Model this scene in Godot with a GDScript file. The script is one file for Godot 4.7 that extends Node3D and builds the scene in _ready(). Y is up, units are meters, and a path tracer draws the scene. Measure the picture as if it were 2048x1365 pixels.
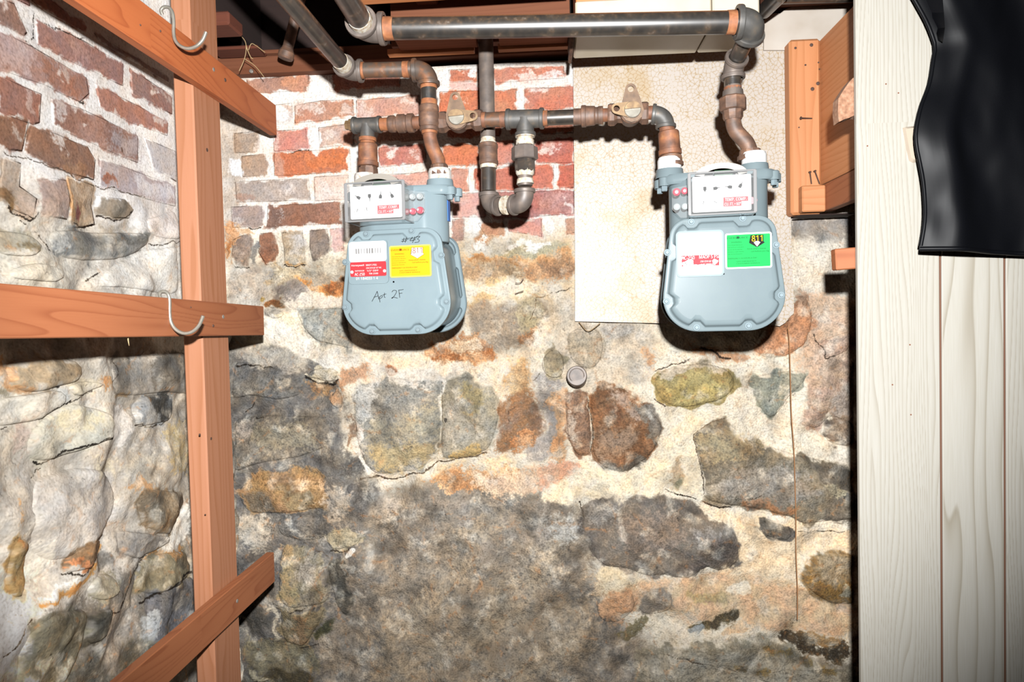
extends Node3D
# Basement corner: two gas meters on a brick and fieldstone wall, lit by the flash above the lens.
const F := 1365.33
const WALL_Z := -1.77
const WALL_X := -0.856
var cam_xf: Transform3D
var flash_at: Vector3
var flash_dir: Vector3
var flash_e := 9.6
const CONE := 46.5
const SOFT := 0.565
const DIM := 0.73      # every base colour is noted as it looks under the flash; the surfaces are darker by this much
var mats := {}
var root_names := {}

func _ready():
	# camera
	var cam := Camera3D.new(); cam.name = "camera"
	cam.fov = 53.13; cam.near = 0.02; cam.far = 50.0
	cam_xf = Transform3D(Basis.from_euler(Vector3(deg_to_rad(-1.8), deg_to_rad(3.3), deg_to_rad(-1.4))), Vector3(0, 1.5, 0))
	cam.transform = cam_xf
	add_child(cam, true); cam.current = true
	# environment: a closed dark cellar
	var we := WorldEnvironment.new(); we.name = "world_environment"
	var env := Environment.new()
	env.background_mode = Environment.BG_COLOR
	env.background_color = Color(0, 0, 0)
	env.tonemap_mode = Environment.TONE_MAPPER_LINEAR
	env.tonemap_exposure = 1.0
	env.sdfgi_enabled = true; env.ssao_enabled = true; env.ssil_enabled = true
	we.environment = env
	add_child(we, true)
	# the flash above the lens is the only light
	flash_at = cam_xf * Vector3(0.035, 0.174, 0.06)
	flash_dir = (PZ(1050, 520, 1.77) - flash_at).normalized()
	var fl := SpotLight3D.new(); fl.name = "camera_flash"
	fl.position = flash_at
	add_child(fl, true)
	fl.look_at_from_position(flash_at, flash_at + flash_dir, Vector3.UP)
	fl.light_energy = flash_e; fl.spot_range = 12.0; fl.spot_attenuation = 2.0
	fl.spot_angle = CONE; fl.spot_angle_attenuation = SOFT
	fl.light_size = 0.018; fl.light_color = Color(1.0, 1.0, 1.0); fl.shadow_enabled = true
	make_materials()
	build_walls()
	build_shell()
	build_ceiling_wood()
	build_lumber()
	build_backing()
	build_pipes()
	build_meters()
	build_panel()
	build_small()

# ---------- photograph pixel to point
func ray(px: float, py: float) -> Vector3:
	return cam_xf.basis * Vector3((px - 1024.0) / F, -(py - 682.5) / F, -1.0)
func PZ(px: float, py: float, depth: float) -> Vector3:   # on the upright plane z = -depth
	var d := ray(px, py)
	return cam_xf.origin + d * ((-depth - cam_xf.origin.z) / d.z)
func PX(px: float, py: float, x: float) -> Vector3:        # on the upright plane x
	var d := ray(px, py)
	return cam_xf.origin + d * ((x - cam_xf.origin.x) / d.x)
func PY(px: float, py: float, y: float) -> Vector3:        # on the level plane y
	var d := ray(px, py)
	return cam_xf.origin + d * ((y - cam_xf.origin.y) / d.y)
func mpp(depth: float) -> float: return depth / F           # metres per pixel at that depth
func light_on(p: Vector3, n: Vector3) -> float:
	var l := flash_at - p
	var d := l.length()
	var c := maxf(l.normalized().dot(n), 0.05)
	var x := (-l / d).dot(flash_dir)
	var s := smoothstep(0.0, SOFT * (1.0 - cos(deg_to_rad(CONE))), x - cos(deg_to_rad(CONE)))
	return flash_e * c / (d * d) * s

# ---------- mesh builder
class G:
	var v := PackedVector3Array()
	var n := PackedVector3Array()
	var uv := PackedVector2Array()
	var ix := PackedInt32Array()
	func vert(p: Vector3, nn: Vector3, t := Vector2.ZERO) -> int:
		v.append(p); n.append(nn); uv.append(t)
		return v.size() - 1
	func tri(a: int, b: int, c: int):
		var nn := (v[b] - v[a]).cross(v[c] - v[a])
		if nn.dot(n[a] + n[b] + n[c]) > 0.0:
			ix.append(a); ix.append(c); ix.append(b)
		else:
			ix.append(a); ix.append(b); ix.append(c)
	func flat(pts: Array, out: Vector3 = Vector3.ZERO):        # one flat convex face
		var nn: Vector3 = (pts[1] - pts[0]).cross(pts[2] - pts[0]).normalized()
		if out != Vector3.ZERO and nn.dot(out) < 0: nn = -nn
		var k := []
		for p in pts: k.append(vert(p, nn))
		for i in range(1, pts.size() - 1): tri(k[0], k[i], k[i + 1])
	func box(xf: Transform3D, s: Vector3, c := 0.0):            # centred box with chamfered edges
		var h := s * 0.5
		c = minf(c, minf(h.x, minf(h.y, h.z)) * 0.9)
		var o := xf.origin
		for ax in 3:
			var b := (ax + 1) % 3
			var d := (ax + 2) % 3
			for sg in [-1.0, 1.0]:
				var q := []
				for w in [[-1, -1], [1, -1], [1, 1], [-1, 1]]:
					var p := Vector3.ZERO
					p[ax] = sg * h[ax]; p[b] = w[0] * (h[b] - c); p[d] = w[1] * (h[d] - c)
					q.append(xf * p)
				var out := Vector3.ZERO
				out[ax] = sg
				flat(q, xf.basis * out)
			if c > 0.0:
				for s1 in [-1.0, 1.0]:
					for s2 in [-1.0, 1.0]:
						var q := []
						for w in [[0, -1], [0, 1], [1, 1], [1, -1]]:
							var p := Vector3.ZERO
							p[ax] = w[1] * (h[ax] - c)
							p[b] = s1 * (h[b] - (c if w[0] == 0 else 0.0))
							p[d] = s2 * (h[d] - (c if w[0] == 1 else 0.0))
							q.append(xf * p)
						var out := Vector3.ZERO
						out[b] = s1; out[d] = s2
						flat(q, xf.basis * out)
		if c > 0.0:
			for a in [-1.0, 1.0]:
				for b in [-1.0, 1.0]:
					for d in [-1.0, 1.0]:
						var p := Vector3(a * h.x, b * h.y, d * h.z)
						flat([xf * (p - Vector3(0, b * c, d * c)), xf * (p - Vector3(a * c, 0, d * c)), xf * (p - Vector3(a * c, b * c, 0))], xf.basis * Vector3(a, b, d))
	func lathe(at: Vector3, axis: Vector3, prof: Array, seg := 20, faceted := false):  # prof: [distance along axis, radius]
		var w := axis.normalized()
		var a := w.cross(Vector3.UP if absf(w.y) < 0.9 else Vector3.RIGHT).normalized()
		var b := w.cross(a)
		for k in prof.size() - 1:
			var p: Array = prof[k]
			var q: Array = prof[k + 1]
			var dd := Vector2(q[0] - p[0], q[1] - p[1])
			if dd.length() < 1e-7: continue
			var nd := Vector2(-dd.y, dd.x).normalized()       # (along, out)
			if faceted:
				for i in seg:
					var t0 := TAU * i / seg
					var t1 := TAU * (i + 1) / seg
					var e0 := a * cos(t0) + b * sin(t0)
					var e1 := a * cos(t1) + b * sin(t1)
					var nn := (w * nd.x + (e0 + e1).normalized() * nd.y)
					var i0 := vert(at + w * p[0] + e0 * p[1], nn)
					var i1 := vert(at + w * p[0] + e1 * p[1], nn)
					var i2 := vert(at + w * q[0] + e1 * q[1], nn)
					var i3 := vert(at + w * q[0] + e0 * q[1], nn)
					tri(i0, i1, i2); tri(i0, i2, i3)
			else:
				var base := v.size()
				for i in seg + 1:
					var t := TAU * i / seg
					var e := a * cos(t) + b * sin(t)
					var nn := w * nd.x + e * nd.y
					vert(at + w * p[0] + e * p[1], nn, Vector2(float(i) / seg, p[0]))
					vert(at + w * q[0] + e * q[1], nn, Vector2(float(i) / seg, q[0]))
				for i in seg:
					var j := base + 2 * i
					tri(j, j + 1, j + 3); tri(j, j + 3, j + 2)
	func tube(pts: Array, r, seg := 14, caps := true):         # r: radius or array of radii
		var m := pts.size()
		var a := Vector3.ZERO
		var base := v.size()
		for k in m:
			var t: Vector3 = (pts[mini(k + 1, m - 1)] - pts[maxi(k - 1, 0)]).normalized()
			if k == 0: a = t.cross(Vector3.UP if absf(t.y) < 0.9 else Vector3.RIGHT).normalized()
			a = (a - t * a.dot(t)).normalized()
			var b := t.cross(a)
			var rr: float = r[k] if r is Array else r
			for i in seg + 1:
				var e := a * cos(TAU * i / seg) + b * sin(TAU * i / seg)
				vert(pts[k] + e * rr, e, Vector2(float(i) / seg, float(k)))
		for k in m - 1:
			for i in seg:
				var j := base + k * (seg + 1) + i
				tri(j, j + 1, j + seg + 2); tri(j, j + seg + 2, j + seg + 1)
		if caps:
			for k in [0, m - 1]:
				var t: Vector3 = (pts[1] - pts[0]) if k == 0 else (pts[m - 1] - pts[m - 2])
				t = t.normalized() * (-1.0 if k == 0 else 1.0)
				var c := vert(pts[k], t)
				var ring := []
				for i in seg: ring.append(vert(v[base + k * (seg + 1) + i], t))
				for i in seg: tri(c, ring[i], ring[(i + 1) % seg])
	func rings(rs: Array, close := true):                     # smooth skin over equal-length loops of points, normals by neighbours
		var base := v.size()
		var m: int = rs[0].size()
		var nr := rs.size()
		for k in nr:
			for i in m:
				var du: Vector3 = rs[k][(i + 1) % m] - rs[k][(i - 1 + m) % m]
				var dv: Vector3 = rs[mini(k + 1, nr - 1)][i] - rs[maxi(k - 1, 0)][i]
				vert(rs[k][i], du.cross(dv).normalized())
		for k in nr - 1:
			for i in m:
				var j := (i + 1) % m
				tri(base + k * m + i, base + k * m + j, base + (k + 1) * m + j)
				tri(base + k * m + i, base + (k + 1) * m + j, base + (k + 1) * m + i)
	func strip(ra: Array, rb: Array, out: Vector3 = Vector3.ZERO):  # flat-shaded band between two loops
		var m := ra.size()
		for i in m:
			var j := (i + 1) % m
			flat([ra[i], ra[j], rb[j], rb[i]], out)
	func mesh() -> ArrayMesh:
		var arr := []
		arr.resize(Mesh.ARRAY_MAX)
		arr[Mesh.ARRAY_VERTEX] = v; arr[Mesh.ARRAY_NORMAL] = n; arr[Mesh.ARRAY_TEX_UV] = uv; arr[Mesh.ARRAY_INDEX] = ix
		var m := ArrayMesh.new()
		m.add_surface_from_arrays(Mesh.PRIMITIVE_TRIANGLES, arr)
		return m

# ---------- scene tree helpers
func part(called: String, g, mat: Material, parent: Node = self) -> MeshInstance3D:
	var o := MeshInstance3D.new()
	o.name = numbered(called, parent)
	o.mesh = g.mesh() if g is G else g
	o.material_override = mat
	o.cast_shadow = GeometryInstance3D.SHADOW_CASTING_SETTING_ON
	parent.add_child(o, true)
	return o
func numbered(called: String, parent: Node) -> String:
	var key := "%d/%s" % [parent.get_instance_id(), called]
	var k: int = root_names.get(key, 0)
	root_names[key] = k + 1
	return called if k == 0 else "%s_%03d" % [called, k]
func tag(o: Node, label: String, category: String, group := "") -> Node:
	o.set_meta("label", label); o.set_meta("category", category)
	if group: o.set_meta("group", group)
	return o
func thing(called: String, label: String, category: String, at := Vector3.ZERO, group := "") -> Node3D:
	var o := Node3D.new()
	o.name = numbered(called, self)
	o.position = at
	add_child(o, true)
	tag(o, label, category, group)
	return o
func structure(called: String, g, mat: Material) -> MeshInstance3D:
	var o := part(called, g, mat)
	o.set_meta("kind", "structure")
	return o
func axes(x: Vector3, up: Vector3, at: Vector3) -> Transform3D:   # x along, y roughly up
	x = x.normalized()
	var z := x.cross(up).normalized()
	return Transform3D(Basis(x, z.cross(x), z), at)

# ---------- materials
func tone(c) -> Color:
	return Color.hex((int(c) << 8) | 255) if c is int else c
func noise(kind: int, freq: float, octaves: int, seed: int) -> FastNoiseLite:
	var f := FastNoiseLite.new()
	f.noise_type = kind; f.frequency = freq; f.fractal_octaves = octaves; f.seed = seed
	f.fractal_type = FastNoiseLite.FRACTAL_FBM if octaves > 1 else FastNoiseLite.FRACTAL_NONE
	return f
func ramp(stops: Array) -> Gradient:
	var g := Gradient.new()
	var o := PackedFloat32Array()
	var c := PackedColorArray()
	for s in stops:
		o.append(s[0]); c.append(tone(s[1]))
	g.offsets = o; g.colors = c
	return g
func noise_tex(f: FastNoiseLite, stops: Array, size := 512, bump := false) -> NoiseTexture2D:
	var t := NoiseTexture2D.new()
	t.width = size; t.height = size; t.seamless = true; t.noise = f
	if bump:
		t.as_normal_map = true; t.bump_strength = 4.0
	else:
		t.color_ramp = ramp(stops)
	return t
func plain(called: String, c, rough := 0.6, metal := 0.0) -> StandardMaterial3D:
	var m := StandardMaterial3D.new()
	m.resource_name = called
	var k := tone(c)
	m.albedo_color = Color(k.r * DIM, k.g * DIM, k.b * DIM, k.a); m.roughness = rough; m.metallic = metal
	mats[called] = m
	return m
func mottled(called: String, f: FastNoiseLite, stops: Array, scale: float, rough := 0.6, metal := 0.0, size := 512) -> StandardMaterial3D:
	var m := plain(called, 0xffffff, rough, metal)
	m.albedo_texture = noise_tex(f, stops, size)
	m.uv1_triplanar = true; m.uv1_scale = Vector3.ONE * scale
	return m
func relief(m: StandardMaterial3D, t: Texture2D, depth_cm: float):
	m.heightmap_enabled = true; m.heightmap_texture = t; m.heightmap_scale = depth_cm
func grain_image(w: int, h: int, lines: float, wobble: float, seed: int, c0: int, c1: int, c2: int, sharp: float, streak: float) -> Image:   # u along the grain
	var lo := noise(FastNoiseLite.TYPE_SIMPLEX, 1.0, 2, seed)
	var fine := noise(FastNoiseLite.TYPE_SIMPLEX, 1.0, 2, seed + 7)
	var a := tone(c0)
	var b := tone(c1)
	var d := tone(c2)
	var data := PackedByteArray()
	data.resize(w * h * 3)
	var k := 0
	for y in h:
		var fy := float(y) / h
		for x in w:
			var fx := float(x) / w
			var s := fy * lines + lo.get_noise_2d(fx * 1.6, fy * 2.3) * wobble
			s = s - floorf(s)
			s = pow(s, sharp) * (1.0 - smoothstep(0.93, 1.0, s))
			var f := fine.get_noise_2d(fx * 14.0, fy * 160.0) * 0.5 + 0.5
			var c := a.lerp(b, s).lerp(d, f * streak)
			data[k] = int(c.r * 255.0); data[k + 1] = int(c.g * 255.0); data[k + 2] = int(c.b * 255.0)
			k += 3
	return Image.create_from_data(w, h, false, Image.FORMAT_RGB8, data)

func wood(called: String, tex: Texture2D, off: Vector3, tint := 0xffffff, rough := 0.62) -> StandardMaterial3D:
	var m := plain(called, tint, rough)
	m.albedo_texture = tex
	m.uv1_triplanar = true
	m.uv1_scale = Vector3(1.0 / 1.6, 1.0 / 0.25, 1.0 / 0.25)
	m.uv1_offset = Vector3(0.5, 0.5, 0.5) + off
	m.uv1_triplanar_sharpness = 8.0
	return m

func make_materials():
	var fir := ImageTexture.create_from_image(grain_image(1024, 256, 5.0, 2.6, 3, 0xe0945f, 0xb8693a, 0xd08450, 5.0, 0.35))
	var fir2 := ImageTexture.create_from_image(grain_image(1024, 256, 16.0, 1.2, 9, 0xe39a66, 0xcb8049, 0xd78d56, 3.0, 0.4))
	mats.fir_tex = fir; mats.fir2_tex = fir2
	wood("fir_flat", fir, Vector3(0.07, 0.18, 0.31), 0xcfc0c0)
	wood("fir_flat_b", fir, Vector3(0.31, 0.6, 0.77), 0xd2c4c2)
	wood("fir_edge", fir2, Vector3.ZERO, 0xdee0fa)
	wood("fir_stud", fir2, Vector3(0.3, 0.1, 0.6))
	wood("fir_side", fir2, Vector3(0.2, 0.4, 0.1), 0xe6cfc0)
	wood("fir_red", fir, Vector3(0.4, 0.3, 0.2), 0xf0cdb4)
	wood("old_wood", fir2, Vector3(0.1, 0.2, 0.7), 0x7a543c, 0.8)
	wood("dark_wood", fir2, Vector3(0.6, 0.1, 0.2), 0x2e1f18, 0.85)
	wood("brown_wood", fir2, Vector3(0.3, 0.8, 0.2), 0x927c6c, 0.8)
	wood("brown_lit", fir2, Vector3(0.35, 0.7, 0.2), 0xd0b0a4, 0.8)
	wood("pale_wood", fir2, Vector3(0.3, 0.5, 0.9), 0xfff0da)
	var oak := ImageTexture.create_from_image(grain_image(1024, 256, 8.0, 0.7, 21, 0xe9e6da, 0xa89c84, 0xd6d0be, 6.0, 0.5))
	var oak2 := ImageTexture.create_from_image(grain_image(1024, 256, 34.0, 2.2, 33, 0xe9e6da, 0xc2b9a6, 0xd6d0be, 4.0, 0.5))
	wood("limed_oak", oak, Vector3(0, 0.1, 0.12), 0xd4d3d4, 0.45)
	wood("limed_oak_fine", oak2, Vector3(0.2, 0.3, 0.41), 0xd4d3d4, 0.45)
	wood("limed_oak_other", oak, Vector3(0.35, 0.5, 0.62), 0xd4d3d4, 0.45)
	# iron, rust, brass
	var per := FastNoiseLite.TYPE_PERLIN
	mottled("black_iron", noise(per, 0.012, 5, 4), [[0.0, 0x2a2725], [0.5, 0x3a3632], [0.72, 0x484038], [0.85, 0x5e4c3c], [1.0, 0x8a8078]], 7.0, 0.3)
	mats.black_iron.metallic_specular = 0.7
	mottled("worn_iron", noise(per, 0.012, 5, 14), [[0.0, 0x4a423c], [0.45, 0x6a5c52], [0.65, 0x7d5a44], [0.85, 0xa06a46], [1.0, 0xb9aa9c]], 7.0, 0.45, 0.2)
	mottled("dusty_iron", noise(per, 0.012, 5, 24), [[0.0, 0x5a524c], [0.5, 0x756a63], [0.75, 0x86776c], [1.0, 0x9c8878]], 7.0, 0.5, 0.15)
	mottled("grey_fitting", noise(per, 0.012, 5, 34), [[0.0, 0x45433f], [0.5, 0x5c5a57], [0.75, 0x6c655c], [1.0, 0x86705c]], 8.0, 0.5, 0.15)
	mottled("rust", noise(per, 0.014, 5, 44), [[0.0, 0x5c3a28], [0.45, 0x84563c], [0.65, 0x9c6444], [0.85, 0xb87848], [1.0, 0xc99a74]], 8.0, 0.65)
	mottled("brown_rust", noise(per, 0.014, 5, 54), [[0.0, 0x4e3a2e], [0.45, 0x6c5142], [0.7, 0x84604a], [1.0, 0xa87e60]], 8.0, 0.6)
	mottled("orange_rust", noise(per, 0.016, 4, 64), [[0.0, 0x7a4a2c], [0.5, 0xa8673e], [1.0, 0xd09466]], 10.0, 0.7)
	mottled("thread_paste", noise(per, 0.02, 4, 74), [[0.0, 0x8c6a4c], [0.4, 0xc9b496], [0.6, 0xe8e0d0], [1.0, 0xf2ece0]], 12.0, 0.7)
	mottled("white_collar", noise(per, 0.02, 4, 84), [[0.0, 0x8a5a38], [0.3, 0xc8b8a4], [0.42, 0xe2dfd8], [1.0, 0xf0eee8]], 9.0, 0.6)
	mottled("brass", noise(per, 0.014, 4, 94), [[0.0, 0x7a5f46], [0.5, 0x9a7c58], [1.0, 0xb89a70]], 9.0, 0.45, 0.35)
	mottled("old_brass", noise(per, 0.014, 4, 95), [[0.0, 0x66503e], [0.5, 0x80644c], [1.0, 0x9c7f5e]], 9.0, 0.5, 0.25)
	mottled("zinc", noise(per, 0.014, 4, 96), [[0.0, 0xa8a294], [0.5, 0xc2bcae], [1.0, 0xd8d3c6]], 9.0, 0.3, 0.6)
	# meters
	mottled("meter_paint", noise(per, 0.006, 4, 104), [[0.0, 0x83949a], [0.5, 0x8a9ba1], [1.0, 0x90a1a6]], 3.0, 0.3)
	mats.meter_paint.metallic_specular = 0.16
	mottled("meter_paint_dimmed", noise(per, 0.006, 4, 104), [[0.0, 0x83949a], [0.5, 0x8a9ba1], [1.0, 0x90a1a6]], 3.0, 0.3)
	mats.meter_paint_dimmed.metallic_specular = 0.16
	mats.meter_paint_dimmed.albedo_color = Color(0.65, 0.645, 0.64)  # same paint, its colour darkened to offset the stronger flash on the right meter
	plain("meter_bolt", 0x8a9aa0, 0.3, 0.1)
	plain("white_plate", 0xf1f0ee, 0.35)
	plain("red_print", 0xc8424a, 0.4)
	plain("red_label", 0xc53a40, 0.4)
	plain("yellow_sticker", 0xf2b41e, 0.35)
	plain("green_sticker", 0x1cb254, 0.35)
	plain("sticker_edge", 0xe8f4e6, 0.4)
	plain("print_brown", 0x8a4410, 0.5)
	plain("print_dark_green", 0x0a4a28, 0.5)
	plain("print_black", 0x1c1a1a, 0.5)
	plain("print_grey", 0x8a8886, 0.5)
	plain("print_white", 0xf4f2f0, 0.5)
	plain("print_yellow", 0xf0d818, 0.5)
	plain("needle", 0x1c1a1a, 0.8)
	mats.needle.metallic_specular = 0.1
	plain("grey_screw", 0xa4aaaa, 0.5)
	plain("index_back", 0xa9a69c, 0.5)
	plain("tan_dome", 0x9c958a, 0.45)
	plain("circuit_green", 0x2e5c3a, 0.4)
	plain("red_seal", 0xc05c68, 0.35)
	plain("blue_label", 0x3f7fd0, 0.4)
	var clear := plain("clear_cover", Color(0.96, 0.97, 0.97, 0.07), 0.05)
	clear.transparency = BaseMaterial3D.TRANSPARENCY_ALPHA
	# backing board, soffit, cloth
	var cell := FastNoiseLite.new()
	cell.noise_type = FastNoiseLite.TYPE_CELLULAR; cell.frequency = 0.055; cell.seed = 12
	cell.cellular_return_type = FastNoiseLite.RETURN_DISTANCE2_SUB; cell.fractal_type = FastNoiseLite.FRACTAL_NONE; cell.cellular_jitter = 1.0
	cell.domain_warp_enabled = true; cell.domain_warp_amplitude = 14.0; cell.domain_warp_frequency = 0.03
	var hb := plain("crackle_board", 0xeee8ee, 0.5)
	hb.albedo_texture = noise_tex(cell, [[0.0, 0xc4ac80], [0.05, 0xd4c29a], [0.11, 0xe4decc], [1.0, 0xe8e2d2]], 1024)
	hb.uv1_triplanar = true; hb.uv1_scale = Vector3.ONE * 1.75
	hb.detail_enabled = true; hb.detail_blend_mode = BaseMaterial3D.BLEND_MODE_MUL; hb.detail_uv_layer = BaseMaterial3D.DETAIL_UV_1
	hb.detail_albedo = noise_tex(noise(per, 0.008, 3, 5), [[0.0, 0xf6e6c6], [0.25, 0xfdf8ee], [0.4, 0xffffff], [1.0, 0xffffff]], 512)
	plain("board_edge", 0x8a6a44, 0.8)
	mottled("cream_paint", noise(per, 0.008, 4, 15), [[0.0, 0xd9c8a8], [0.5, 0xe6d8bd], [1.0, 0xecdfc8]], 2.0, 0.4)
	mottled("grey_plaster", noise(per, 0.01, 4, 17), [[0.0, 0xcdbfae], [0.5, 0xd9cdbf], [1.0, 0xe2d8cc]], 2.0, 0.7)
	mottled("torn_edge", noise(per, 0.03, 4, 18), [[0.0, 0x3a2418], [0.5, 0x5e3c28], [1.0, 0x9a7250]], 6.0, 0.9)
	var cloth := mottled("black_cloth", noise(per, 0.2, 3, 19), [[0.0, 0x08090c], [1.0, 0x0e0f13]], 6.0, 0.46)
	cloth.metallic_specular = 0.22
	mottled("cellar_concrete", noise(per, 0.01, 4, 20), [[0.0, 0x1c1a18], [1.0, 0x262320]], 1.0, 0.9)
	plain("nail_steel", 0xb9b2a8, 0.35, 0.5)
	plain("rusty_nail", 0x54392c, 0.7)
	plain("straw", 0xc8a878, 0.7)
	plain("twine", 0xb98252, 0.8)
	plain("wire", 0x9c7c50, 0.5, 0.2)
	plain("ivory_plastic", 0xc4b4a0, 0.35)
	plain("groove_brown", 0x6e442c, 0.7)
	mottled("meter_side", noise(per, 0.006, 4, 107), [[0.0, 0x84959a], [1.0, 0x90a0a4]], 3.0, 0.22)
	plain("white_clean", 0xf2f2f0, 0.5)
	plain("yellow_edge", 0xe6c860, 0.4)
	plain("rim_plastic", 0x929292, 0.15)
	mottled("raw_wood", noise(per, 0.04, 4, 108), [[0.0, 0x8a5e46], [0.5, 0xb08264], [1.0, 0xcaa488]], 6.0, 0.9)
	for k in ["white_plate", "red_print", "red_label", "yellow_sticker", "green_sticker", "sticker_edge", "yellow_edge", "print_white", "print_yellow", "print_black", "print_brown", "print_dark_green", "print_grey", "meter_bolt"]:
		mats[k].metallic_specular = 0.15; mats[k].roughness = 0.5
# ---------- the two masonry walls: bricks and stones are meshes, their colours are painted in the wall's own metres
class Wall:
	var s: Node3D
	var left := false
	var w := 0
	var h := 0
	var lo: Vector2        # wall coordinate of texel (0, 0): (along, top)
	var px := 0.0015
	var c := PackedFloat32Array()
	var nx: PackedByteArray
	var ny: PackedByteArray
	var nr: PackedByteArray
	var nm: PackedByteArray
	var nf: PackedByteArray
	var seed_at := 0
	var pieces := []
	func setup(scene, is_left: bool, at: Vector2, size: Vector2, seed: int):
		s = scene; left = is_left; lo = at; seed_at = seed
		w = int(size.x / px); h = int(size.y / px)
		c.resize(w * h * 3)
		nx = field(0.018, 3, seed); ny = field(0.018, 3, seed + 1); nr = field(0.07, 4, seed + 2); nm = field(0.02, 5, seed + 3); nf = field(0.21, 3, seed + 4)
	func field(freq: float, octaves: int, seed: int) -> PackedByteArray:
		return s.noise(FastNoiseLite.TYPE_SIMPLEX, freq, octaves, seed).get_image(w, h, false, false, true).get_data()
	func ridged(freq: float, octaves: int, seed: int) -> PackedByteArray:
		var f: FastNoiseLite = s.noise(FastNoiseLite.TYPE_SIMPLEX, freq, octaves, seed)
		f.fractal_type = FastNoiseLite.FRACTAL_RIDGED
		f.domain_warp_enabled = true; f.domain_warp_amplitude = 22.0; f.domain_warp_frequency = 0.02
		return f.get_image(w, h, false, false, true).get_data()
	func on(p: Vector2) -> Vector2:       # photograph pixel to wall metres (along, up)
		var q: Vector3 = s.PX(p.x, p.y, s.WALL_X) if left else s.PZ(p.x, p.y, -s.WALL_Z)
		return Vector2(-q.z, q.y) if left else Vector2(q.x, q.y)
	func at(m: Vector2, proud: float) -> Vector3:
		return Vector3(s.WALL_X + proud, m.y, -m.x) if left else Vector3(m.x, m.y, s.WALL_Z + proud)
	func uv(m: Vector2) -> Vector2:
		return Vector2((m.x - lo.x) / (w * px), (lo.y - m.y) / (h * px))
	func metres(pts: Array) -> PackedVector2Array:
		var out := PackedVector2Array()
		for i in range(0, pts.size(), 2): out.append(on(Vector2(pts[i], pts[i + 1])))
		return out
	# a patch of two mingled colours inside an outline given in photograph pixels
	func patch(c1: int, c2: int, soft: float, rag: float, pts: Array, amount := 1.0, warp := 1.0):
		fill(c1, c2, soft * 1.5, rag, metres(pts), amount, warp)
	func spot(c1: int, c2: int, x: float, y: float, rx: float, ry: float, turn := 0.0, soft := 8.0, rag := 0.6, amount := 1.0):
		var pts := []
		for i in 14:
			var q := Vector2(cos(TAU * i / 14) * rx, sin(TAU * i / 14) * ry).rotated(deg_to_rad(turn))
			pts.append(x + q.x); pts.append(y + q.y)
		fill(c1, c2, soft * 1.5, rag, metres(pts), amount, 1.0)
	func fill(c1: int, c2: int, soft: float, rag: float, m: PackedVector2Array, amount: float, warp: float):
		var t := PackedVector2Array()
		var x0 := 1e9
		var x1 := -1e9
		var y0 := 1e9
		var y1 := -1e9
		for p in m:
			var q := Vector2((p.x - lo.x) / px, (lo.y - p.y) / px)
			t.append(q)
			x0 = minf(x0, q.x); x1 = maxf(x1, q.x); y0 = minf(y0, q.y); y1 = maxf(y1, q.y)
		var pad := int(soft * 1.5 + 9.0 * warp) + 2
		var bx := maxi(int(x0) - pad, 0)
		var by := maxi(int(y0) - pad, 0)
		var bw := mini(int(x1) + pad, w - 1) - bx
		var bh := mini(int(y1) + pad, h - 1) - by
		if bw < 3 or bh < 3: return
		var mask := PackedByteArray()
		mask.resize(bw * bh)
		var n := t.size()
		for y in bh:
			var fy := by + y + 0.5
			var xs := []
			for i in n:
				var a := t[i]
				var b := t[(i + 1) % n]
				if (a.y <= fy) != (b.y <= fy):
					xs.append(a.x + (fy - a.y) / (b.y - a.y) * (b.x - a.x))
			xs.sort()
			for k in range(0, xs.size() - 1, 2):
				for x in range(maxi(int(xs[k] + 0.5) - bx, 0), mini(int(xs[k + 1] + 0.5) - bx, bw)):
					mask[y * bw + x] = 255
		if soft > 1.5:
			var im := Image.create_from_data(bw, bh, false, Image.FORMAT_L8, mask)
			var k := soft * 0.8
			im.resize(maxi(3, int(bw / k)), maxi(3, int(bh / k)), Image.INTERPOLATE_LANCZOS)
			im.resize(bw, bh, Image.INTERPOLATE_CUBIC)
			mask = im.get_data()
		var a1: Color = lift(c1)
		var a2: Color = lift(c2)
		var r1 := a1.r
		var g1 := a1.g
		var b1 := a1.b
		var dr := a2.r - a1.r
		var dg := a2.g - a1.g
		var db := a2.b - a1.b
		var wa := warp * 0.085
		var ra := rag / 128.0
		for y in range(1, bh - 1):
			var i := (by + y) * w + bx
			for x in bw:
				var sx := x + int((nx[i + x] - 128) * wa)
				var sy := y + int((ny[i + x] - 128) * wa)
				if sx < 0 or sy < 0 or sx >= bw or sy >= bh: continue
				var v := mask[sy * bw + sx] / 255.0
				if v < 0.02: continue
				v = (v + (nr[i + x] - 128) * ra * 0.55 + (nf[i + x] - 128) * ra * 0.4 - 0.5) * 1.7 + 0.5
				if v <= 0.0: continue
				if v > 1.0: v = 1.0
				v *= amount
				var k := (nm[i + x] - 128) * 0.0085 + (nf[i + x] - 128) * 0.0025 + 0.5
				if k < 0.0: k = 0.0
				elif k > 1.0: k = 1.0
				var j := (i + x) * 3
				c[j] += (r1 + dr * k - c[j]) * v
				c[j + 1] += (g1 + dg * k - c[j + 1]) * v
				c[j + 2] += (b1 + db * k - c[j + 2]) * v
	func lift(c: int) -> Color:            # a little lighter and greyer than noted
		var k: Color = s.tone(c)
		var v := Vector3(pow(k.r, 0.94), pow(k.g, 0.94), pow(k.b, 0.94))
		var y := v.dot(Vector3(0.3, 0.55, 0.15))
		v = v.lerp(Vector3(y, y, y), 0.10)
		return Color(v.x, v.y, v.z)
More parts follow.
